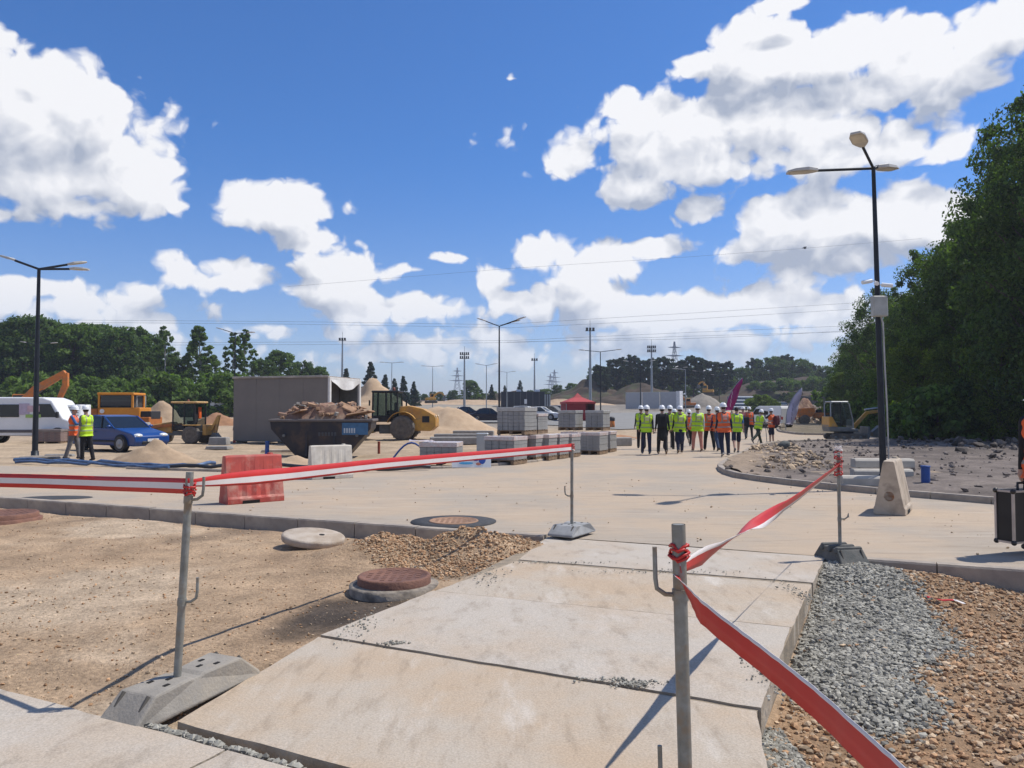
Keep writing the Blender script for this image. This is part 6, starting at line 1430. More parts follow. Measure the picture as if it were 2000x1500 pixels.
# black building
b = xg(1025, 150)
t = thing('black_building', 'low black flat roofed building with roof units on the far lot', 'building', b, R(2))
mb_ = mat('black_cladding', (.012, .014, .026), .5, var=.2); W2 = 4.65
mb = MB(); mb.box((-.5, 0, 1.45), (8.3, 6, 2.9)); wl_ = mb.build('wall', mb_, t)
mb = MB(); mb.box((4.2, .6, 1.25), (1.2, 5, 2.5)); mb.build('annex', mat('dark_annex', (.03, .03, .035), .6), t)
cb = MB(); cb.box((0, 0, 1.2), (.25, .2, 2.3)); rep('column', cb, M_mast, t, [(3.75, -3.0, 0), (4.2, -3.0, 0), (4.65, -3.0, 0)])
pn = MB(); pn.box((0, -3.02, 1.45), (.06, .06, 2.85)); rep('panel_joint', pn, M_gry, wl_, [(x, 0, 0) for x in (-3.4, -2.2, -1, .2, 1.4, 2.6)])
ru = MB(); ru.box((0, 0, 3.1), (1.1, .8, .5), top=(.7, .8)); rep('roof_unit', ru, M_wp, t, [(-1.2, 0, 0), (2.4, -.5, 0)])
mb = MB(); mb.box((0, -3.05, 1.0), (.5, .05, .9)); mb.build('notice_board', M_wp, t)
# red tent
b = xg(1128, 82); t = thing('red_tent', 'red pop up tent with pointed roof on the far lot', 'tent', b, R(8)); mr_ = mat('tent_red', (.42, .05, .05), .7, var=.15); md = mat('tent_side', (.28, .02, .025), .7, var=.15)
mb = MB(); mb.add([(-1.6, -1.5, 1.95), (1.6, -1.5, 1.95), (1.6, 1.5, 1.95), (-1.6, 1.5, 1.95), (-.45, -.4, 2.45), (.45, -.4, 2.45), (.45, .4, 2.45), (-.45, .4, 2.45), (0, 0, 2.95)], [(0, 1, 5, 4), (1, 2, 6, 5), (2, 3, 7, 6), (3, 0, 4, 7), (4, 5, 8), (5, 6, 8), (6, 7, 8), (7, 4, 8)]); mb.build('canopy', mr_, t)
for x0, x1, y in ((-1.5, .55, -1.45), (-1.5, 1.5, 1.45)): mb = MB(); mb.box(((x0 + x1) / 2, y, .98), (x1 - x0, .03, 1.9)); mb.build('side_wall', md, t)
for x in (-1.5, 1.5): mb = MB(); mb.box((x, 0, .98), (.03, 2.8, 1.9)); mb.build('side_wall', md, t)
for sx in (-1, 1):
    for sy in (-1, 1): mb = MB(); mb.tube([(sx * 1.53, sy * 1.47, 0), (sx * 1.53, sy * 1.47, 1.95)], .03, 6); mb.build('leg', M_mast, t)
for (c, d) in (((0, -1.5, 1.88), (3.2, .02, .2)), ((0, 1.5, 1.88), (3.2, .02, .2)), ((1.6, 0, 1.88), (.02, 3.0, .2)), ((-1.6, 0, 1.88), (.02, 3.0, .2))): mb = MB(); mb.box(c, d); mb.build('valance', mr_, t)
# grey panel wall
a = xg(1220, 136); b = xg(1331, 130); d = b - a; t = thing('panel_wall', 'wall of big pale grey concrete panels on the far lot', 'wall', a, math.atan2(d.y, d.x)); Lw = math.hypot(d.x, d.y); mg = mat('panel_grey_concrete', (.42, .42, .43), .85, var=.08, scale=2)
for k in range(3): mb = MB(); w0 = Lw * (.02 + .31 * k); mb.box((w0 + Lw * .15, 0, 1.45), (Lw * .295, .25, 2.9)); mb.build('panel', mg, t, bevel=.02)
mb = MB(); mb.box((Lw * .97, -.1, 1.5), (Lw * .06, 1.4, 3.0)); mb.build('end_panel', mat('white_end', (.72, .72, .72), .8), t)
# feather flags
def flag(label, u, Y, vt, vb, m, dirx, w, pc):
    b = xg(u, Y); top = pp(u + dirx * 18, vt, Y).z - b.z; zb = max(.35, pp(u, vb, Y).z - b.z)
    t = thing('feather_flag', label, 'flag', b, 0, 'feather flags')
    mb = MB(); n = 14; P = []
    for i in range(n + 1): f = i / n; P.append(Vector((dirx * w * f ** 3.0, 0, top * f)))
    mb.tube(P, .025, 6); mb.build('pole', M_mast, t)
    mb = MB(); rows_ = []
    for i in range(n + 1):
        f = i / n; z = zb + (top - zb) * f; px_ = dirx * w * (z / top) ** 3.0; xr = dirx * w * (.42 + .58 * min(1, f * 1.15) ** .8); xr = xr if f < 1 else px_
        rows_.append([(px_, .02 * math.sin(i), z), ((px_ + xr) / 2, .06 * math.sin(i * .9), z - .03 * (1 - f)), (xr, .08 * math.sin(i * .8 + 1), z - .08 * (1 - f))])
    k = 3; mb.v = [p for r_ in rows_ for p in r_]
    for i in range(n):
        for j in range(2): mb.f.append([i * k + j, i * k + j + 1, (i + 1) * k + j + 1, (i + 1) * k + j]); mb.m.append(0); mb.s.append(True)
    c = mb.build('cloth', m, t); c.modifiers.new('th', 'SOLIDIFY').thickness = .004
    l = MB(); l.box((0, 0, 0), (.06, .012, .28)); rep('print', l, pc, c, [(dirx * w * (.28 + .28 * f), -.10, zb + (top - zb) * f) for f in (.15, .27, .4, .52)])
    mb = MB(); mb.box((0, 0, .03), (.8, .08, .05)); mb.box((0, 0, .03), (.08, .8, .052)); mb.build('stand', M_gry, t)
flag('magenta feather flag standing beyond the walking group', 1414, 60, 738, 800, mat('flag_magenta', (.36, .03, .2), .7, transl=.25, var=.1), 1, 1.45, mat('flag_print', (.6, .4, .52), .7))
flag('white feather flag standing by the orange dumper', 1534, 58, 757, 828, mat('flag_white', (.56, .55, .68), .7, transl=.25, var=.1), 1, 1.25, mat('flag_print2', (.36, .35, .5), .7))
# heaps
M_sand = mat('pile_sand', (.42, .30, .19)); M_sand2 = mat('fine_sand', (.48, .35, .225), .95, col2=(.40, .28, .175), scale=2, bump=.5, bscale=10)
M_earth = mat('bank_earth', (.08, .054, .036), .95, col2=(.052, .038, .026), scale=.4, bump=.8, bscale=3, col3=(.06, .075, .03), scale3=.3)
def heap(name, label, c, rx, ry, h, m, seed, n=34, cat='heap', rough=.18, peak=1.0, rz=0., st=False, pw=1.0):
    X, Y = np.meshgrid(np.linspace(-1.25, 1.25, n), np.linspace(-1.25, 1.25, n), indexing='xy')
    r = np.hypot(X, Y) * (1 + .22 * vfbm(X, Y, 1.6, 3, seed)); Z = np.clip(1 - r ** pw, 0, None) ** peak * h * (1 + rough * 2 * vfbm(X, Y, 3.2, 4, seed + 3)) - .12
    Z = np.where(r >= 1, -.15, Z)
    idx = np.arange(n * n).reshape(n, n); F = np.stack([idx[:-1, :-1], idx[:-1, 1:], idx[1:, 1:], idx[1:, :-1]], -1).reshape(-1, 4)
    cx_, sx_ = math.cos(rz), math.sin(rz); XX = X * rx; YY = Y * ry
    o = npmesh(name, np.stack([XX * cx_ - YY * sx_, XX * sx_ + YY * cx_, Z], -1).reshape(-1, 3), F, m, smooth=True); o.location = c
    if st: struct(o)
    else: tag(o, label, cat, 'heaps of sand and earth')
    return o
q = gp(285, 902); heap('sand_heap', 'small brown sand heap in front of the blue car', (q.x, q.y + .7, 0), 1.45, .9, .78, M_sand, 1.)
q = gp(565, 912); heap('sand_heap', 'low sand heap at the foot of the skip behind the red barrier', (q.x, q.y + .6, 0), 1.5, .8, .42, M_sand2, 2.)
q = xg(850, 52); heap('sand_heap', 'broad fan of pale sand spreading behind the wheel loader', (q.x, q.y + 1, 0), 5.2, 3.5, 2.35, M_sand2, 3., 44, peak=1.1)
q = xg(735, 62); heap('sand_heap', 'tall pale sand pile between the cabin and the wheel loader', (q.x - .4, q.y, 0), 4.6, 4, 4.1, M_sand2, 4., 44, peak=.8)
q = xg(425, 70); heap('earth_heap', 'reddish earth heap between backhoe loader and cabin', (q.x, q.y, 0), 3.2, 3, 1.6, mat('red_earth', (.33, .17, .085), .95, var=.3, scale=2, bump=.5, bscale=8), 5.)
q = xg(315, 55); heap('sand_heap', 'brown sand pile rising behind the backhoe loader shovel', (q.x, q.y, 0), 3.0, 2.2, 2.3, M_sand, 6.)
q = xg(1225, 47); heap('earth_heap', 'flat patch of orange earth beside the far kerb', (q.x - .6, q.y - 1.0, -.02), 3.0, 3.5, .28, mat('orange_earth', (.40, .2, .095), .95, var=.25, scale=2, bump=.4, bscale=8), 7., rough=.4)
q = xg(1372, 150); heap('gravel_pile', 'wide flat topped gravel pile beyond the grey wall', (q.x, q.y, q.z - .3), 4.2, 4, 3.0, mat('pile_gravel', (.27, .235, .19), .95, var=.2, scale=2, bump=.4, bscale=6), 8., peak=.6, rough=.08)
q = xg(1570, 88); heap('rubble_heap', 'brown rubble heap behind the orange dumper', (q.x, q.y, q.z - .2), 3.5, 3, 2.2, mat('rubble_brown', (.26, .15, .1)), 9., rough=.3)
for i, (u, Y, rx_, ry_, h, m) in enumerate(((1140, 190, 17, 8, 5.2, M_earth), (1010, 210, 20, 7, 3.6, M_earth), (1260, 185, 16, 8, 5.0, M_earth), (1560, 210, 36, 22, 7.2, mat('slope_earth', (.078, .052, .035), .95, col2=(.05, .037, .026), scale=.3, bump=.8, bscale=2, col3=(.05, .065, .025), scale3=.2)), (900, 180, 24, 5, 1.6, M_sand2), (1100, 168, 14, 3, 1.5, M_sand2), (700, 190, 40, 10, 2.2, M_earth))):
    q = xg(u, Y); heap('hill', '', (q.x, q.y, q.z - .4), rx_, ry_, h, m, 20. + i, 60, st=True, rough=.3, peak=.75)
# grey concrete sheets and rolled mats behind the pallets
M_mt = mat('grey_slabs', (.33, .31, .28), .9, var=.3, scale=3, bump=.3)
for k, (u, v, ln, lb) in enumerate(((905, 868, 3.2, 'long grey concrete slab lying on the sand by the wheel loader'), (900, 860, 2.9, 'second long grey slab resting behind the first'), (925, 852, 2.6, 'third long grey slab under the sand fan'))):
    q = gp(u, v); mb = MB(); mb.box((0, 0, .18 + .0 * k), (ln, .6, .36)); o = mb.build('concrete_slab', M_mt, bevel=.05, seg=2, loc=(q.x, q.y, 0)); o.rotation_euler.z = R(3 - 4 * k); tag(o, lb, 'slab', 'long grey slabs')
q = gp(1215, 872); mb = MB(); mb.box((0, 0, .2), (1.2, .5, .4)); mb.build
o = mb.build('concrete_block', M_mt, bevel=.05, seg=2, loc=(q.x - .1, q.y + .5, 0)); o.rotation_euler.z = R(20); tag(o, 'grey concrete block at the far kerb beside the paving stack', 'block')
for k, (u, v, s, lb) in enumerate(((425, 878, (1.0, .6, .14), 'lowest flat slab of the small stack left of the cabin'), (425, 876, (.8, .5, .34), 'grey bundled sack on the small stack left of the cabin'), (110, 893, (1.0, .25, .1), 'short pale plank lying at the lamp plinth'), (548, 884, (1.6, .3, .12), 'plank lying on the sand beside the blue pipe'))):
    q = gp(u, v); mb = MB(); mb.box((0, 0, s[2] / 2), s, top=(.92, .9)); o = mb.build('loose_slab', M_mt if k != 3 else M_bei, bevel=.03, seg=2, loc=(q.x, q.y + .2, .14 if k == 1 else 0)); o.rotation_euler.z = R(-6 + 5 * k); tag(o, lb, 'slab')
q = gp(1532, 876, .1); mb = MB(); mb.ell((0, 0, .12), (.26, .2, .18), 10, 8)
o = mb.build('stone_block', mat('grey_boulder', (.12, .125, .115), .95, var=.4, scale=5, bump=.5, bscale=12), loc=(q.x, q.y, .1))
for v in o.data.vertices: v.co += v.co * .25 * mnoise.noise(v.co * 6)
tag(o, 'dark grey boulder on the sandy nose of the island', 'boulder')
# rubble along the wood
q_ = np.stack([rng.uniform(15, 34, 900), rng.uniform(24, 46, 900)], 1); q_ = q_[q_[:, 0] > q_[:, 1] * .50]; r_ = .03 + .2 * rng.random(len(q_)) ** 4
tag(stones('rubble', q_, np.full(len(q_), .12), r_, mat('grey_rubble', (.12, .10, .085), .95, island=.5), sink=.1), 'grey broken rubble lying in the shade at the foot of the wood', 'rubble', kind='stuff')
q_ = np.stack([rng.uniform(28, 46, 900), rng.uniform(72, 105, 900)], 1); r_ = .1 + .5 * rng.random(len(q_)) ** 3
tag(stones('rubble', q_, TA(q_[:, 1]), r_, mat('tan_pebble', (.46, .34, .22)), sink=.1), 'pale broken concrete heaped beyond the second island', 'rubble', kind='stuff')
# stacked pipes and far machines
b = xg(1452, 130); t = thing('pipe_stack', 'stack of blue grey pipes behind the magenta flag', 'pipes', b, R(10)); pm = MB(); pm.tube([(-2.6, 0, 0), (2.6, 0, 0)], .32, 12, cap=False); pm.tube([(-2.6, 0, 0), (2.6, 0, 0)], .27, 12)
rep('pipe', pm, mat('pipe_blue_grey', (.14, .18, .24), .5, var=.2), t, [(0, 0, .32 + .56 * r2) if False else (0 + .0, (c2 - (4 - r2) / 2) * .66, .32 + .56 * r2) for r2 in range(4) for c2 in range(5 - r2)])
excavator('orange excavator parked beside the gravel pile', tuple(xg(1346, 140)), R(185), .62, M_org, group='far excavators')
q = xg(1382, 152); excavator('tan excavator standing on top of the gravel pile', (q.x, q.y, q.z + 2.2), R(160), .7, M_yel, ((.4, 1.4), (1.2, 3.9), (2.6, 3.0), (2.5, 1.9)), group='far excavators')
q = xg(842, 128); excavator('small yellow excavator far beyond the sand fan', (q.x, q.y, q.z + 1.2), R(20), .55, M_yel, group='far excavators')
for u, Y, pm_, lb in ((1495, 128, M_blk, 'black car parked where the track meets the slope'), (1478, 135, mat('dark_red_paint', (.2, .02, .02), .3), 'dark red car parked where the track meets the slope'), (1518, 126, M_navy, 'dark car parked beside the black one on the slope')): car(lb, tuple(xg(u, Y)), R(100), pm_, group='cars on the slope', detail=False)
# grey parking surface
pk = PK
mb = MB(); idx = []
import bmesh
bm = bmesh.new(); bm.faces.new([bm.verts.new((x, y, 0)) for x, y in pk])
for yc in range(64, 120, 4): bmesh.ops.bisect_plane(bm, geom=bm.verts[:] + bm.edges[:] + bm.faces[:], plane_co=(0, yc, 0), plane_no=(0, 1, 0))
for v in bm.verts: v.co.z = T(v.co.x, v.co.y) + .02
bmesh.ops.triangulate(bm, faces=bm.faces[:]); me = bpy.data.meshes.new('parking_lot'); bm.to_mesh(me); bm.free(); me.materials.append(mat('pale_asphalt', (.24, .23, .21), .9, var=.15, scale=.6, bump=.2, bscale=8)); o = bpy.data.objects.new('parking_lot', me); COL.objects.link(o); struct(o)

q = gp(1838, 1178, -.16); mb = MB(); n = 10; rows_ = [[(i * .028 - .13, .03 * math.sin(i * .7) - .02 - i * .018, .02 + .012 * math.sin(i * 1.3)), (i * .028 - .12, .03 * math.sin(i * .7) + .03 - i * .018, .022 + .012 * math.cos(i))] for i in range(n)]
mb.v = [p for r_ in rows_ for p in r_]
for i in range(n - 1): mb.f.append([2 * i, 2 * i + 2, 2 * i + 3, 2 * i + 1]); mb.m.append(0 if i < 6 else 1); mb.s.append(True)
o = mb.build('tape_scrap', [M_red, M_wht], loc=(q.x, q.y, float(soil_h(np.array([q.x]), np.array([q.y]))[0]) + .015)); o.modifiers.new('th', 'SOLIDIFY').thickness = .001; tag(o, 'torn scrap of red and white tape lying on the brown stones', 'tape')
mb = MB(); b = xg(1194, 66); t = thing('marker_drum', 'small orange drum with a black top beyond the orange earth', 'drum', b)
mb.lathe([(.28, 0), (.3, .05), (.27, .55), (.26, .57)], 16); mb.build('drum_body', M_org, t); mb = MB(); mb.lathe([(.28, .55), (.3, .6), (.3, .8), (.2, .9), (.001, .92)], 16); mb.build('drum_top', M_blk, t)
# ------------------------------------------------------------------ trees
def leafmat(name, c, c2): return mat(name, c, .65, col2=c2, scale=.35, island=.5, transl=.42, spec=.25, detail=3)
ML1 = leafmat('leaf_dark', (.082, .135, .028), (.045, .078, .018)); ML2 = leafmat('leaf_mid', (.11, .175, .03), (.064, .11, .02)); ML3 = leafmat('leaf_olive', (.12, .17, .024), (.07, .11, .02)); ML4 = leafmat('needle', (.028, .048, .022), (.018, .032, .016))
M_bark = mat('bark', (.11, .085, .06), .95, var=.4, scale=6, bump=.5, bscale=12); M_birch = mat('pale_bark', (.42, .40, .36), .9, col2=(.2, .19, .17), scale=5)
def leaves(cent, rad, per, size, rg, droop=.3, squash=.8):
    """leaf quads on shells round clump centres; cent (n,3), rad (n,)"""
    n = len(cent) * per
    d = rg.normal(size=(len(cent), per, 3)); d /= np.linalg.norm(d, axis=-1, keepdims=True); d[..., 2] = d[..., 2] * squash
    rr = rad[:, None] * (.35 + .75 * rg.random((len(cent), per)) ** .6)
    p = (cent[:, None] + d * rr[..., None]).reshape(n, 3); nd = d.reshape(n, 3) + rg.normal(size=(n, 3)) * .55 + np.array([0, 0, .25]); nd /= np.linalg.norm(nd, axis=1, keepdims=True)
    a = np.cross(nd, rg.normal(size=(n, 3))); a /= np.linalg.norm(a, axis=1, keepdims=True); b = np.cross(nd, a)
    s = size * (.55 + .9 * rg.random(n)); L_ = a * s[:, None]; Wd = b * (s * .55)[:, None]
    bend = nd * (s * .22)[:, None]
    V = np.stack([p - L_, p + Wd - bend, p + L_ - bend * droop, p - Wd - bend], 1)
    return V.reshape(-1, 3), np.arange(n * 4).reshape(n, 4)
def grow(kind, H, rw, nclump, per, size, seed, lm, bark=M_bark, trunk_r=.22, base=.12):
    """returns (trunk mesh, crown mesh)"""
    rg = np.random.default_rng(seed); rr = random.Random(seed); mb = MB(); C_ = []; Rr_ = []
    lean = (rr.uniform(-.04, .04) * H, rr.uniform(-.04, .04) * H)
    def axis(f): return Vector((lean[0] * f * f, lean[1] * f * f, H * f))
    mb.tube([axis(f) for f in (0, .15, .35, .6, .85, .97)], [trunk_r * q for q in (1.25, 1, .82, .55, .25, .06)], 7)
    def env(f):
        if kind == 'broad': x = (f - base) / (1 - base); return rw * math.sqrt(max(0, 1 - (2 * (x * .88 + .06) - 1) ** 2)) * (1.05 - .25 * x)
        if kind == 'tall': x = (f - base) / (1 - base); return rw * (max(0, math.sin(math.pi * min(1, x * .9 + .08))) ** .7) * (1 - .35 * x)
        if kind == 'cone': x = (f - base) / (1 - base); return rw * (1 - x) ** .8
        if kind == 'shrub': return rw * math.sqrt(max(0, 1 - f ** 2))
    for i in range(nclump):
        f = base + (1 - base) * (rr.random() ** (.85 if kind != 'cone' else 1.5)) * .97; e = env(f); a = rr.uniform(0, 6.283); k = rr.random() ** .45
        if kind == 'cone': k = rr.random() ** .3
        lump = 1 + .42 * mnoise.noise(Vector((math.cos(a) * 1.7 + seed, math.sin(a) * 1.7, f * 4)))
        r_ = e * k * lump; c = axis(f) + Vector((math.cos(a) * r_, math.sin(a) * r_, rr.uniform(-.02, .02) * H))
        C_.append(tuple(c)); Rr_.append((.10 * rw + .075 * e) * rr.uniform(.5, 1.5) if kind != 'cone' else .30 * rw * (1.1 - f * .75))
        if i % 5 == 0 and kind != 'shrub':
            s = axis(max(.12, f - .18 * (1 if kind != 'cone' else .2))); m_ = s.lerp(c, .55) + Vector((0, 0, -.03 * H * (1 if kind != 'cone' else .3))); mb.tube([s, m_, c], [trunk_r * .34, trunk_r * .2, trunk_r * .06], 5)
    V, F = leaves(np.array(C_), np.array(Rr_), per, size, rg, squash=.75 if kind != 'cone' else .45)
    V[:, 2] = np.maximum(V[:, 2], .05)
    o = mb.build('trunk', bark); tm = o.data; bpy.data.objects.remove(o); o = npmesh('crown', V, F, lm); cm_ = o.data; bpy.data.objects.remove(o)
    return tm, cm_
def tree(proto, label, loc, s=1., rz=None, group=None, name='tree', sz=1., cat='tree'):
    t = thing(name, label, cat, loc, random.uniform(0, 6.28) if rz is None else rz, group, s); t.scale.z = s * sz
    for nm, me in zip(('trunk', 'crown'), proto):
        o = bpy.data.objects.new(nm, me); COL.objects.link(o); o.parent = t
    return t
PB = [grow('broad', 15, 5.0, 300, 150, .105, 1, ML1, trunk_r=.3, base=.06), grow('broad', 13, 4.4, 270, 150, .10, 2, ML2, trunk_r=.26, base=.05), grow('broad', 14, 4.2, 150, 140, .105, 3, ML1, trunk_r=.25, base=.16)]
PO = grow('broad', 9, 3.4, 190, 170, .09, 4, ML3, trunk_r=.18, base=.03)
PF = [grow('broad', 15, 5.5, 200, 90, .25, 5, ML1, trunk_r=.3, base=.04), grow('broad', 14, 4.8, 180, 90, .25, 6, ML2, trunk_r=.28, base=.06)]
PT = [grow('tall', 17, 3.0, 130, 75, .21, 7, ML2, M_birch, .22, .14), grow('tall', 16, 2.4, 75, 70, .21, 8, ML2, M_birch, .2, .28)]
PC = grow('cone', 11, 2.6, 230, 40, .24, 9, ML4, trunk_r=.2, base=.03)
PP = grow('broad', 16, 3.4, 130, 60, .34, 10, ML4, trunk_r=.2, base=.34)
PS = grow('shrub', 1.6, 1.7, 60, 80, .09, 12, ML3, trunk_r=.04, base=.05); PS2 = grow('shrub', 4, 3.6, 110, 70, .24, 13, ML2, trunk_r=.1, base=.02)
# the wood on the right, row by row, from the near corner to the far end
GR = 'trees of the wood on the right'
wood = [  # column of the trunk, distance, row of the top, kind, label
 (2085, 38, 175, 0, 'huge dark tree at the near corner of the wood'), (2015, 44, 250, 2, 'tall loose crowned tree breaking the skyline of the wood'), (2160, 40, 200, 1, 'leafy tree filling the near edge of the wood'),
 (1985, 50, 345, 0, 'broad dark tree second from the near corner of the wood'), (1940, 50, 400, 1, 'mid green tree below the loose crowned one'), (1890, 54, 400, 2, 'open tree with ragged crown in the wood'), (1850, 54, 465, 1, 'mid green round tree behind the lamp post cable'),
 (1808, 58, 452, 2, 'open crowned tree with drooping branch in the wood'), (1765, 62, 545, 1, 'green tree directly behind the grey lamp box'), (1880, 62, 450, 0, 'dark tree in the second row of the wood'),
 (1712, 72, 530, 2, 'slim tree rising just left of the cameras on the lamp post'), (1705, 78, 610, 0, 'dense tree in the middle of the wood edge'), (1682, 86, 612, 2, 'mid green tree towards the far end of the wood'), (1668, 94, 640, 0, 'dark tree close to the far end of the wood'), (1652, 106, 668, 1, 'small tree at the far end of the wood'),
 (2090, 58, 215, 2, 'tall back row tree at the near side of the wood'), (1790, 76, 560, 0, 'dark filling tree in the back row of the wood'), (1850, 70, 500, 0, 'dark tree deep in the back row of the wood'), (1960, 62, 390, 0, 'dark tree deep behind the broad dark one')]
hts = (15, 13, 14)
for u, Y, vt, k, lb in wood:
    if u < 1960: u += 6 if u < 1720 else 18; vt += 30
    b = xg(u, Y); h = pp(u, vt, Y).z - b.z; sc_ = h / hts[k]; t = tree(PB[k], lb, (b.x, b.y, b.z), sc_, None, GR); f = min(1, (1.0 if u > 1900 else .82) * max(.75, 1 / sc_)); t.scale.x *= f; t.scale.y *= f
for u, Y, h, lb in ((1800, 50, 6.5, 'bright olive tree at the front edge of the wood'), (1870, 46, 6.0, 'olive green tree beside the bright one at the wood edge'), (1950, 40, 5.6, 'low olive tree in front of the huge dark tree'), (1735, 66, 5.4, 'olive bush tree behind the mini excavator'), (1650, 84, 5.2, 'light green tree behind the orange dumper')):
    b = xg(u, Y); tree(PO, lb, tuple(b), h / 9, None, GR)
for u, Y, s, lb in ((1768, 48, 1.2, 'bright green bush beside the mini excavator arm'), (1672, 62, 1.1, 'yellow green bush behind the cab of the mini excavator'), (1632, 90, 1.5, 'yellow green bush at the foot of the earth slope'), (1486, 120, 1.7, 'bright green bush by the track beyond the white van'), (1500, 118, 1.3, 'smaller green bush by the track beyond the white van'), (1800, 46, 1.0, 'low bush at the shaded foot of the wood'), (1545, 190, 1.8, 'pale green bush growing on the earth slope')):
    b = xg(u, Y); tree(PS, lb, tuple(b), s, None, 'bushes by the wood', 'bush', cat='bush')
# dark undergrowth behind the first row
for i in range(14):
    u = 1640 + i * 34; Y = 100 - i * 4.4 + 8; b = xg(u, max(Y, 46)); tree(PS2, 'dark undergrowth at the foot of the wood on the right', tuple(b), random.uniform(.8, 1.25), None, 'undergrowth of the wood', 'bush', cat='bush')
# forest on the left
r3 = random.Random(5); i = 0
top = [(0, 625), (80, 620), (150, 625), (200, 640), (260, 645), (300, 655)]
for k in range(15):
    u = -130 + k * 30; Y = 112 + (k % 3) * 9; b = xg(u, Y); vt = float(np.interp(u, [p[0] for p in top], [p[1] for p in top])) + r3.uniform(-10, 8) + (6 if k % 3 == 0 else 0); h = pp(u, vt, Y).z - b.z
    tree(PF[k % 2], 'dense forest tree of the dark left hand forest' if k % 2 == 0 else 'mid green forest tree of the left hand forest', tuple(b), h / (15, 14)[k % 2], None, 'trees of the left forest')
for k in range(18):
    u = -60 + k * 32; b = xg(u, 100 + (k % 2) * 6); tree(PS2, 'bushy undergrowth along the foot of the left forest', tuple(b), r3.uniform(.9, 1.4), None, 'undergrowth of the left forest', 'bush', cat='bush')
def T_(proto, hp, u, Y, vt, lb, grp, nm='tree', wide=1.):
    b = xg(u, Y); h = pp(u, vt, Y).z - b.z; t = tree(proto, lb, tuple(b), h / hp, None, grp, nm); t.scale.x *= wide; t.scale.y *= wide; return t
GB = 'tall thin trees by the cabin'
T_(PT[1], 16, 322, 108, 632, 'pale forked birch standing clear of the left forest', GB); T_(PT[0], 17, 392, 112, 632, 'tall leafy poplar between birch and cabin', GB, wide=1.15); T_(PT[0], 17, 372, 118, 660, 'shorter poplar next to the tall leafy one', GB); T_(PT[1], 16, 452, 110, 645, 'thin tree behind the cabin with a lamp before it', GB); T_(PT[1], 16, 478, 112, 640, 'thin loose tree above the left end of the cabin', GB); T_(PT[0], 17, 420, 125, 690, 'low bushy poplar left of the cabin', GB)
for u, Y, vt, k, lb in ((515, 130, 702, 0, 'rounded tree above the cabin roof, the first'), (548, 135, 684, 1, 'taller rounded tree above the cabin roof'), (590, 140, 706, 0, 'rounded tree above the middle of the cabin roof'), (622, 145, 716, 1, 'low tree above the open end of the cabin'), (340, 118, 700, 0, 'rounded tree behind the pale birch')): T_(PF[k], (15, 14)[k], u, Y, vt, lb, 'trees behind the cabin')
for u, Y, vt, lb in ((724, 150, 705, 'tall spruce behind the big sand pile'), (752, 150, 730, 'spruce beside the tall one behind the sand pile'), (788, 155, 733, 'spruce above the wheel loader cab'), (808, 158, 744, 'low spruce above the wheel loader hood'), (770, 152, 738, 'short spruce between two others above the loader'), (675, 160, 718, 'spruce tip behind the mast over the cabin'), (960, 190, 750, 'slim spruce right of the dark lamp post'), (986, 200, 752, 'slim spruce above the black building'), (1016, 260, 742, 'lone pointed spruce above the black building roof')): T_(PC, 11, u, Y, vt, lb, 'spruces on the skyline', 'spruce_tree')
for u, Y, vt, k in ((830, 210, 770, 0), (860, 215, 765, 1), (885, 210, 762, 0), (918, 195, 742, 1), (935, 200, 760, 0), (1000, 230, 766, 1), (1035, 240, 762, 0), (1060, 235, 760, 1), (1090, 225, 752, 0), (1118, 220, 748, 1), (1145, 225, 746, 0)):
    T_(PF[k], (15, 14)[k], u, Y, vt, 'low hazy tree of the distant row behind the far lot', 'distant tree row', wide=1.3)
for k in range(9):
    u = 1175 + k * 30; vt = (712, 698, 694, 700, 696, 704, 694, 702, 706)[k]; T_(PP, 16, u, 190 + (k % 3) * 8, vt, 'bare stemmed pine of the far wood behind the grey wall', 'pines of the far wood', 'pine_tree', 1.25)
for k in range(10):
    u = 1165 + k * 28; T_(PF[k % 2], (15, 14)[k % 2], u, 205 + (k % 2) * 8, 716 + (k * 7) % 12, 'dark leafy tree filling the far wood behind the grey wall', 'leafy trees of the far wood', wide=.9)
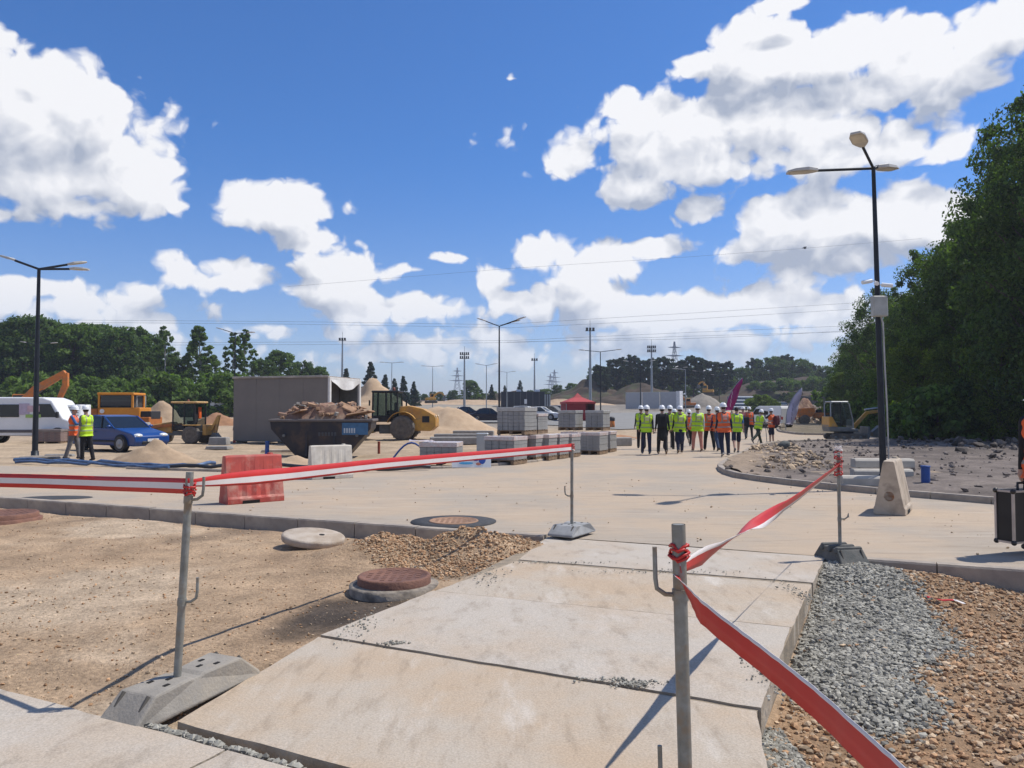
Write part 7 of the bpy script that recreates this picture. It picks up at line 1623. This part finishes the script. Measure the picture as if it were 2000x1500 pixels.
for k in range(7):
    u = 1450 + k * 27; vt = (718, 700, 698, 692, 702, 710, 716)[k]; T_(PP if k % 2 else PF[0], 16 if k % 2 else 15, u, 225 + (k % 2) * 10, vt, 'tall dark tree of the wood on the earth slope', 'trees of the slope wood', wide=1.2)
for k in range(6): T_(PF[k % 2], (15, 14)[k % 2], 1420 + k * 34, 240, (752, 742, 728, 722, 722, 726)[k], 'lower dark tree filling the slope wood', 'lower trees of the slope wood', wide=1.1)

for i, (u, Y, s_) in enumerate(((1500, 196, .8), (1530, 192, 1.0), (1560, 195, .7), (1590, 190, 1.1), (1615, 186, .9), (1475, 200, .8), (1545, 205, 1.0), (1580, 208, .8))):
    b = xg(u, Y); tree(PS2, 'low green scrub dotted over the earth slope', (b.x, b.y, b.z + 3.2), s_ * .8, None, 'scrub on the earth slope', 'bush', cat='bush')
for i, (u, Y, s_) in enumerate(((1785, 44, .55), (1830, 41, .7), (1880, 44, .5), (1940, 44, .5), (1745, 52, .6), (1715, 60, .7))):
    b = xg(u, Y); tree(PS2, 'green thicket along the shaded edge of the dark island soil', tuple(b), s_, None, 'thicket below the wood', 'bush', cat='bush')

for i in range(22):
    u = 812 + i * 17; T_(PF[i % 2], (15, 14)[i % 2], u, 270 + (i % 3) * 14, 764 + (i * 5) % 9 - (8 if i > 14 else 0), 'low tree of the dense low belt along the skyline', 'skyline tree belt', wide=1.5)

# ------------------------------------------------------------------ thin summer haze over the whole site
hz = MB(); hz.box((0, 1500, 29), (5300, 3180, 62)); hm_ = bpy.data.materials.new('haze'); hm_.use_nodes = True
nt = hm_.node_tree; nt.nodes.clear(); pv = nt.nodes.new('ShaderNodeVolumePrincipled'); pv.inputs['Color'].default_value = (.82, .88, 1, 1); pv.inputs['Density'].default_value = .0004; pv.inputs['Anisotropy'].default_value = .2
ou = nt.nodes.new('ShaderNodeOutputMaterial'); nt.links.new(pv.outputs[0], ou.inputs['Volume'])
ho_ = hz.build('haze', hm_); ho_['kind'] = 'stuff'; ho_['label'] = 'thin summer haze over the whole site'; ho_['category'] = 'haze'
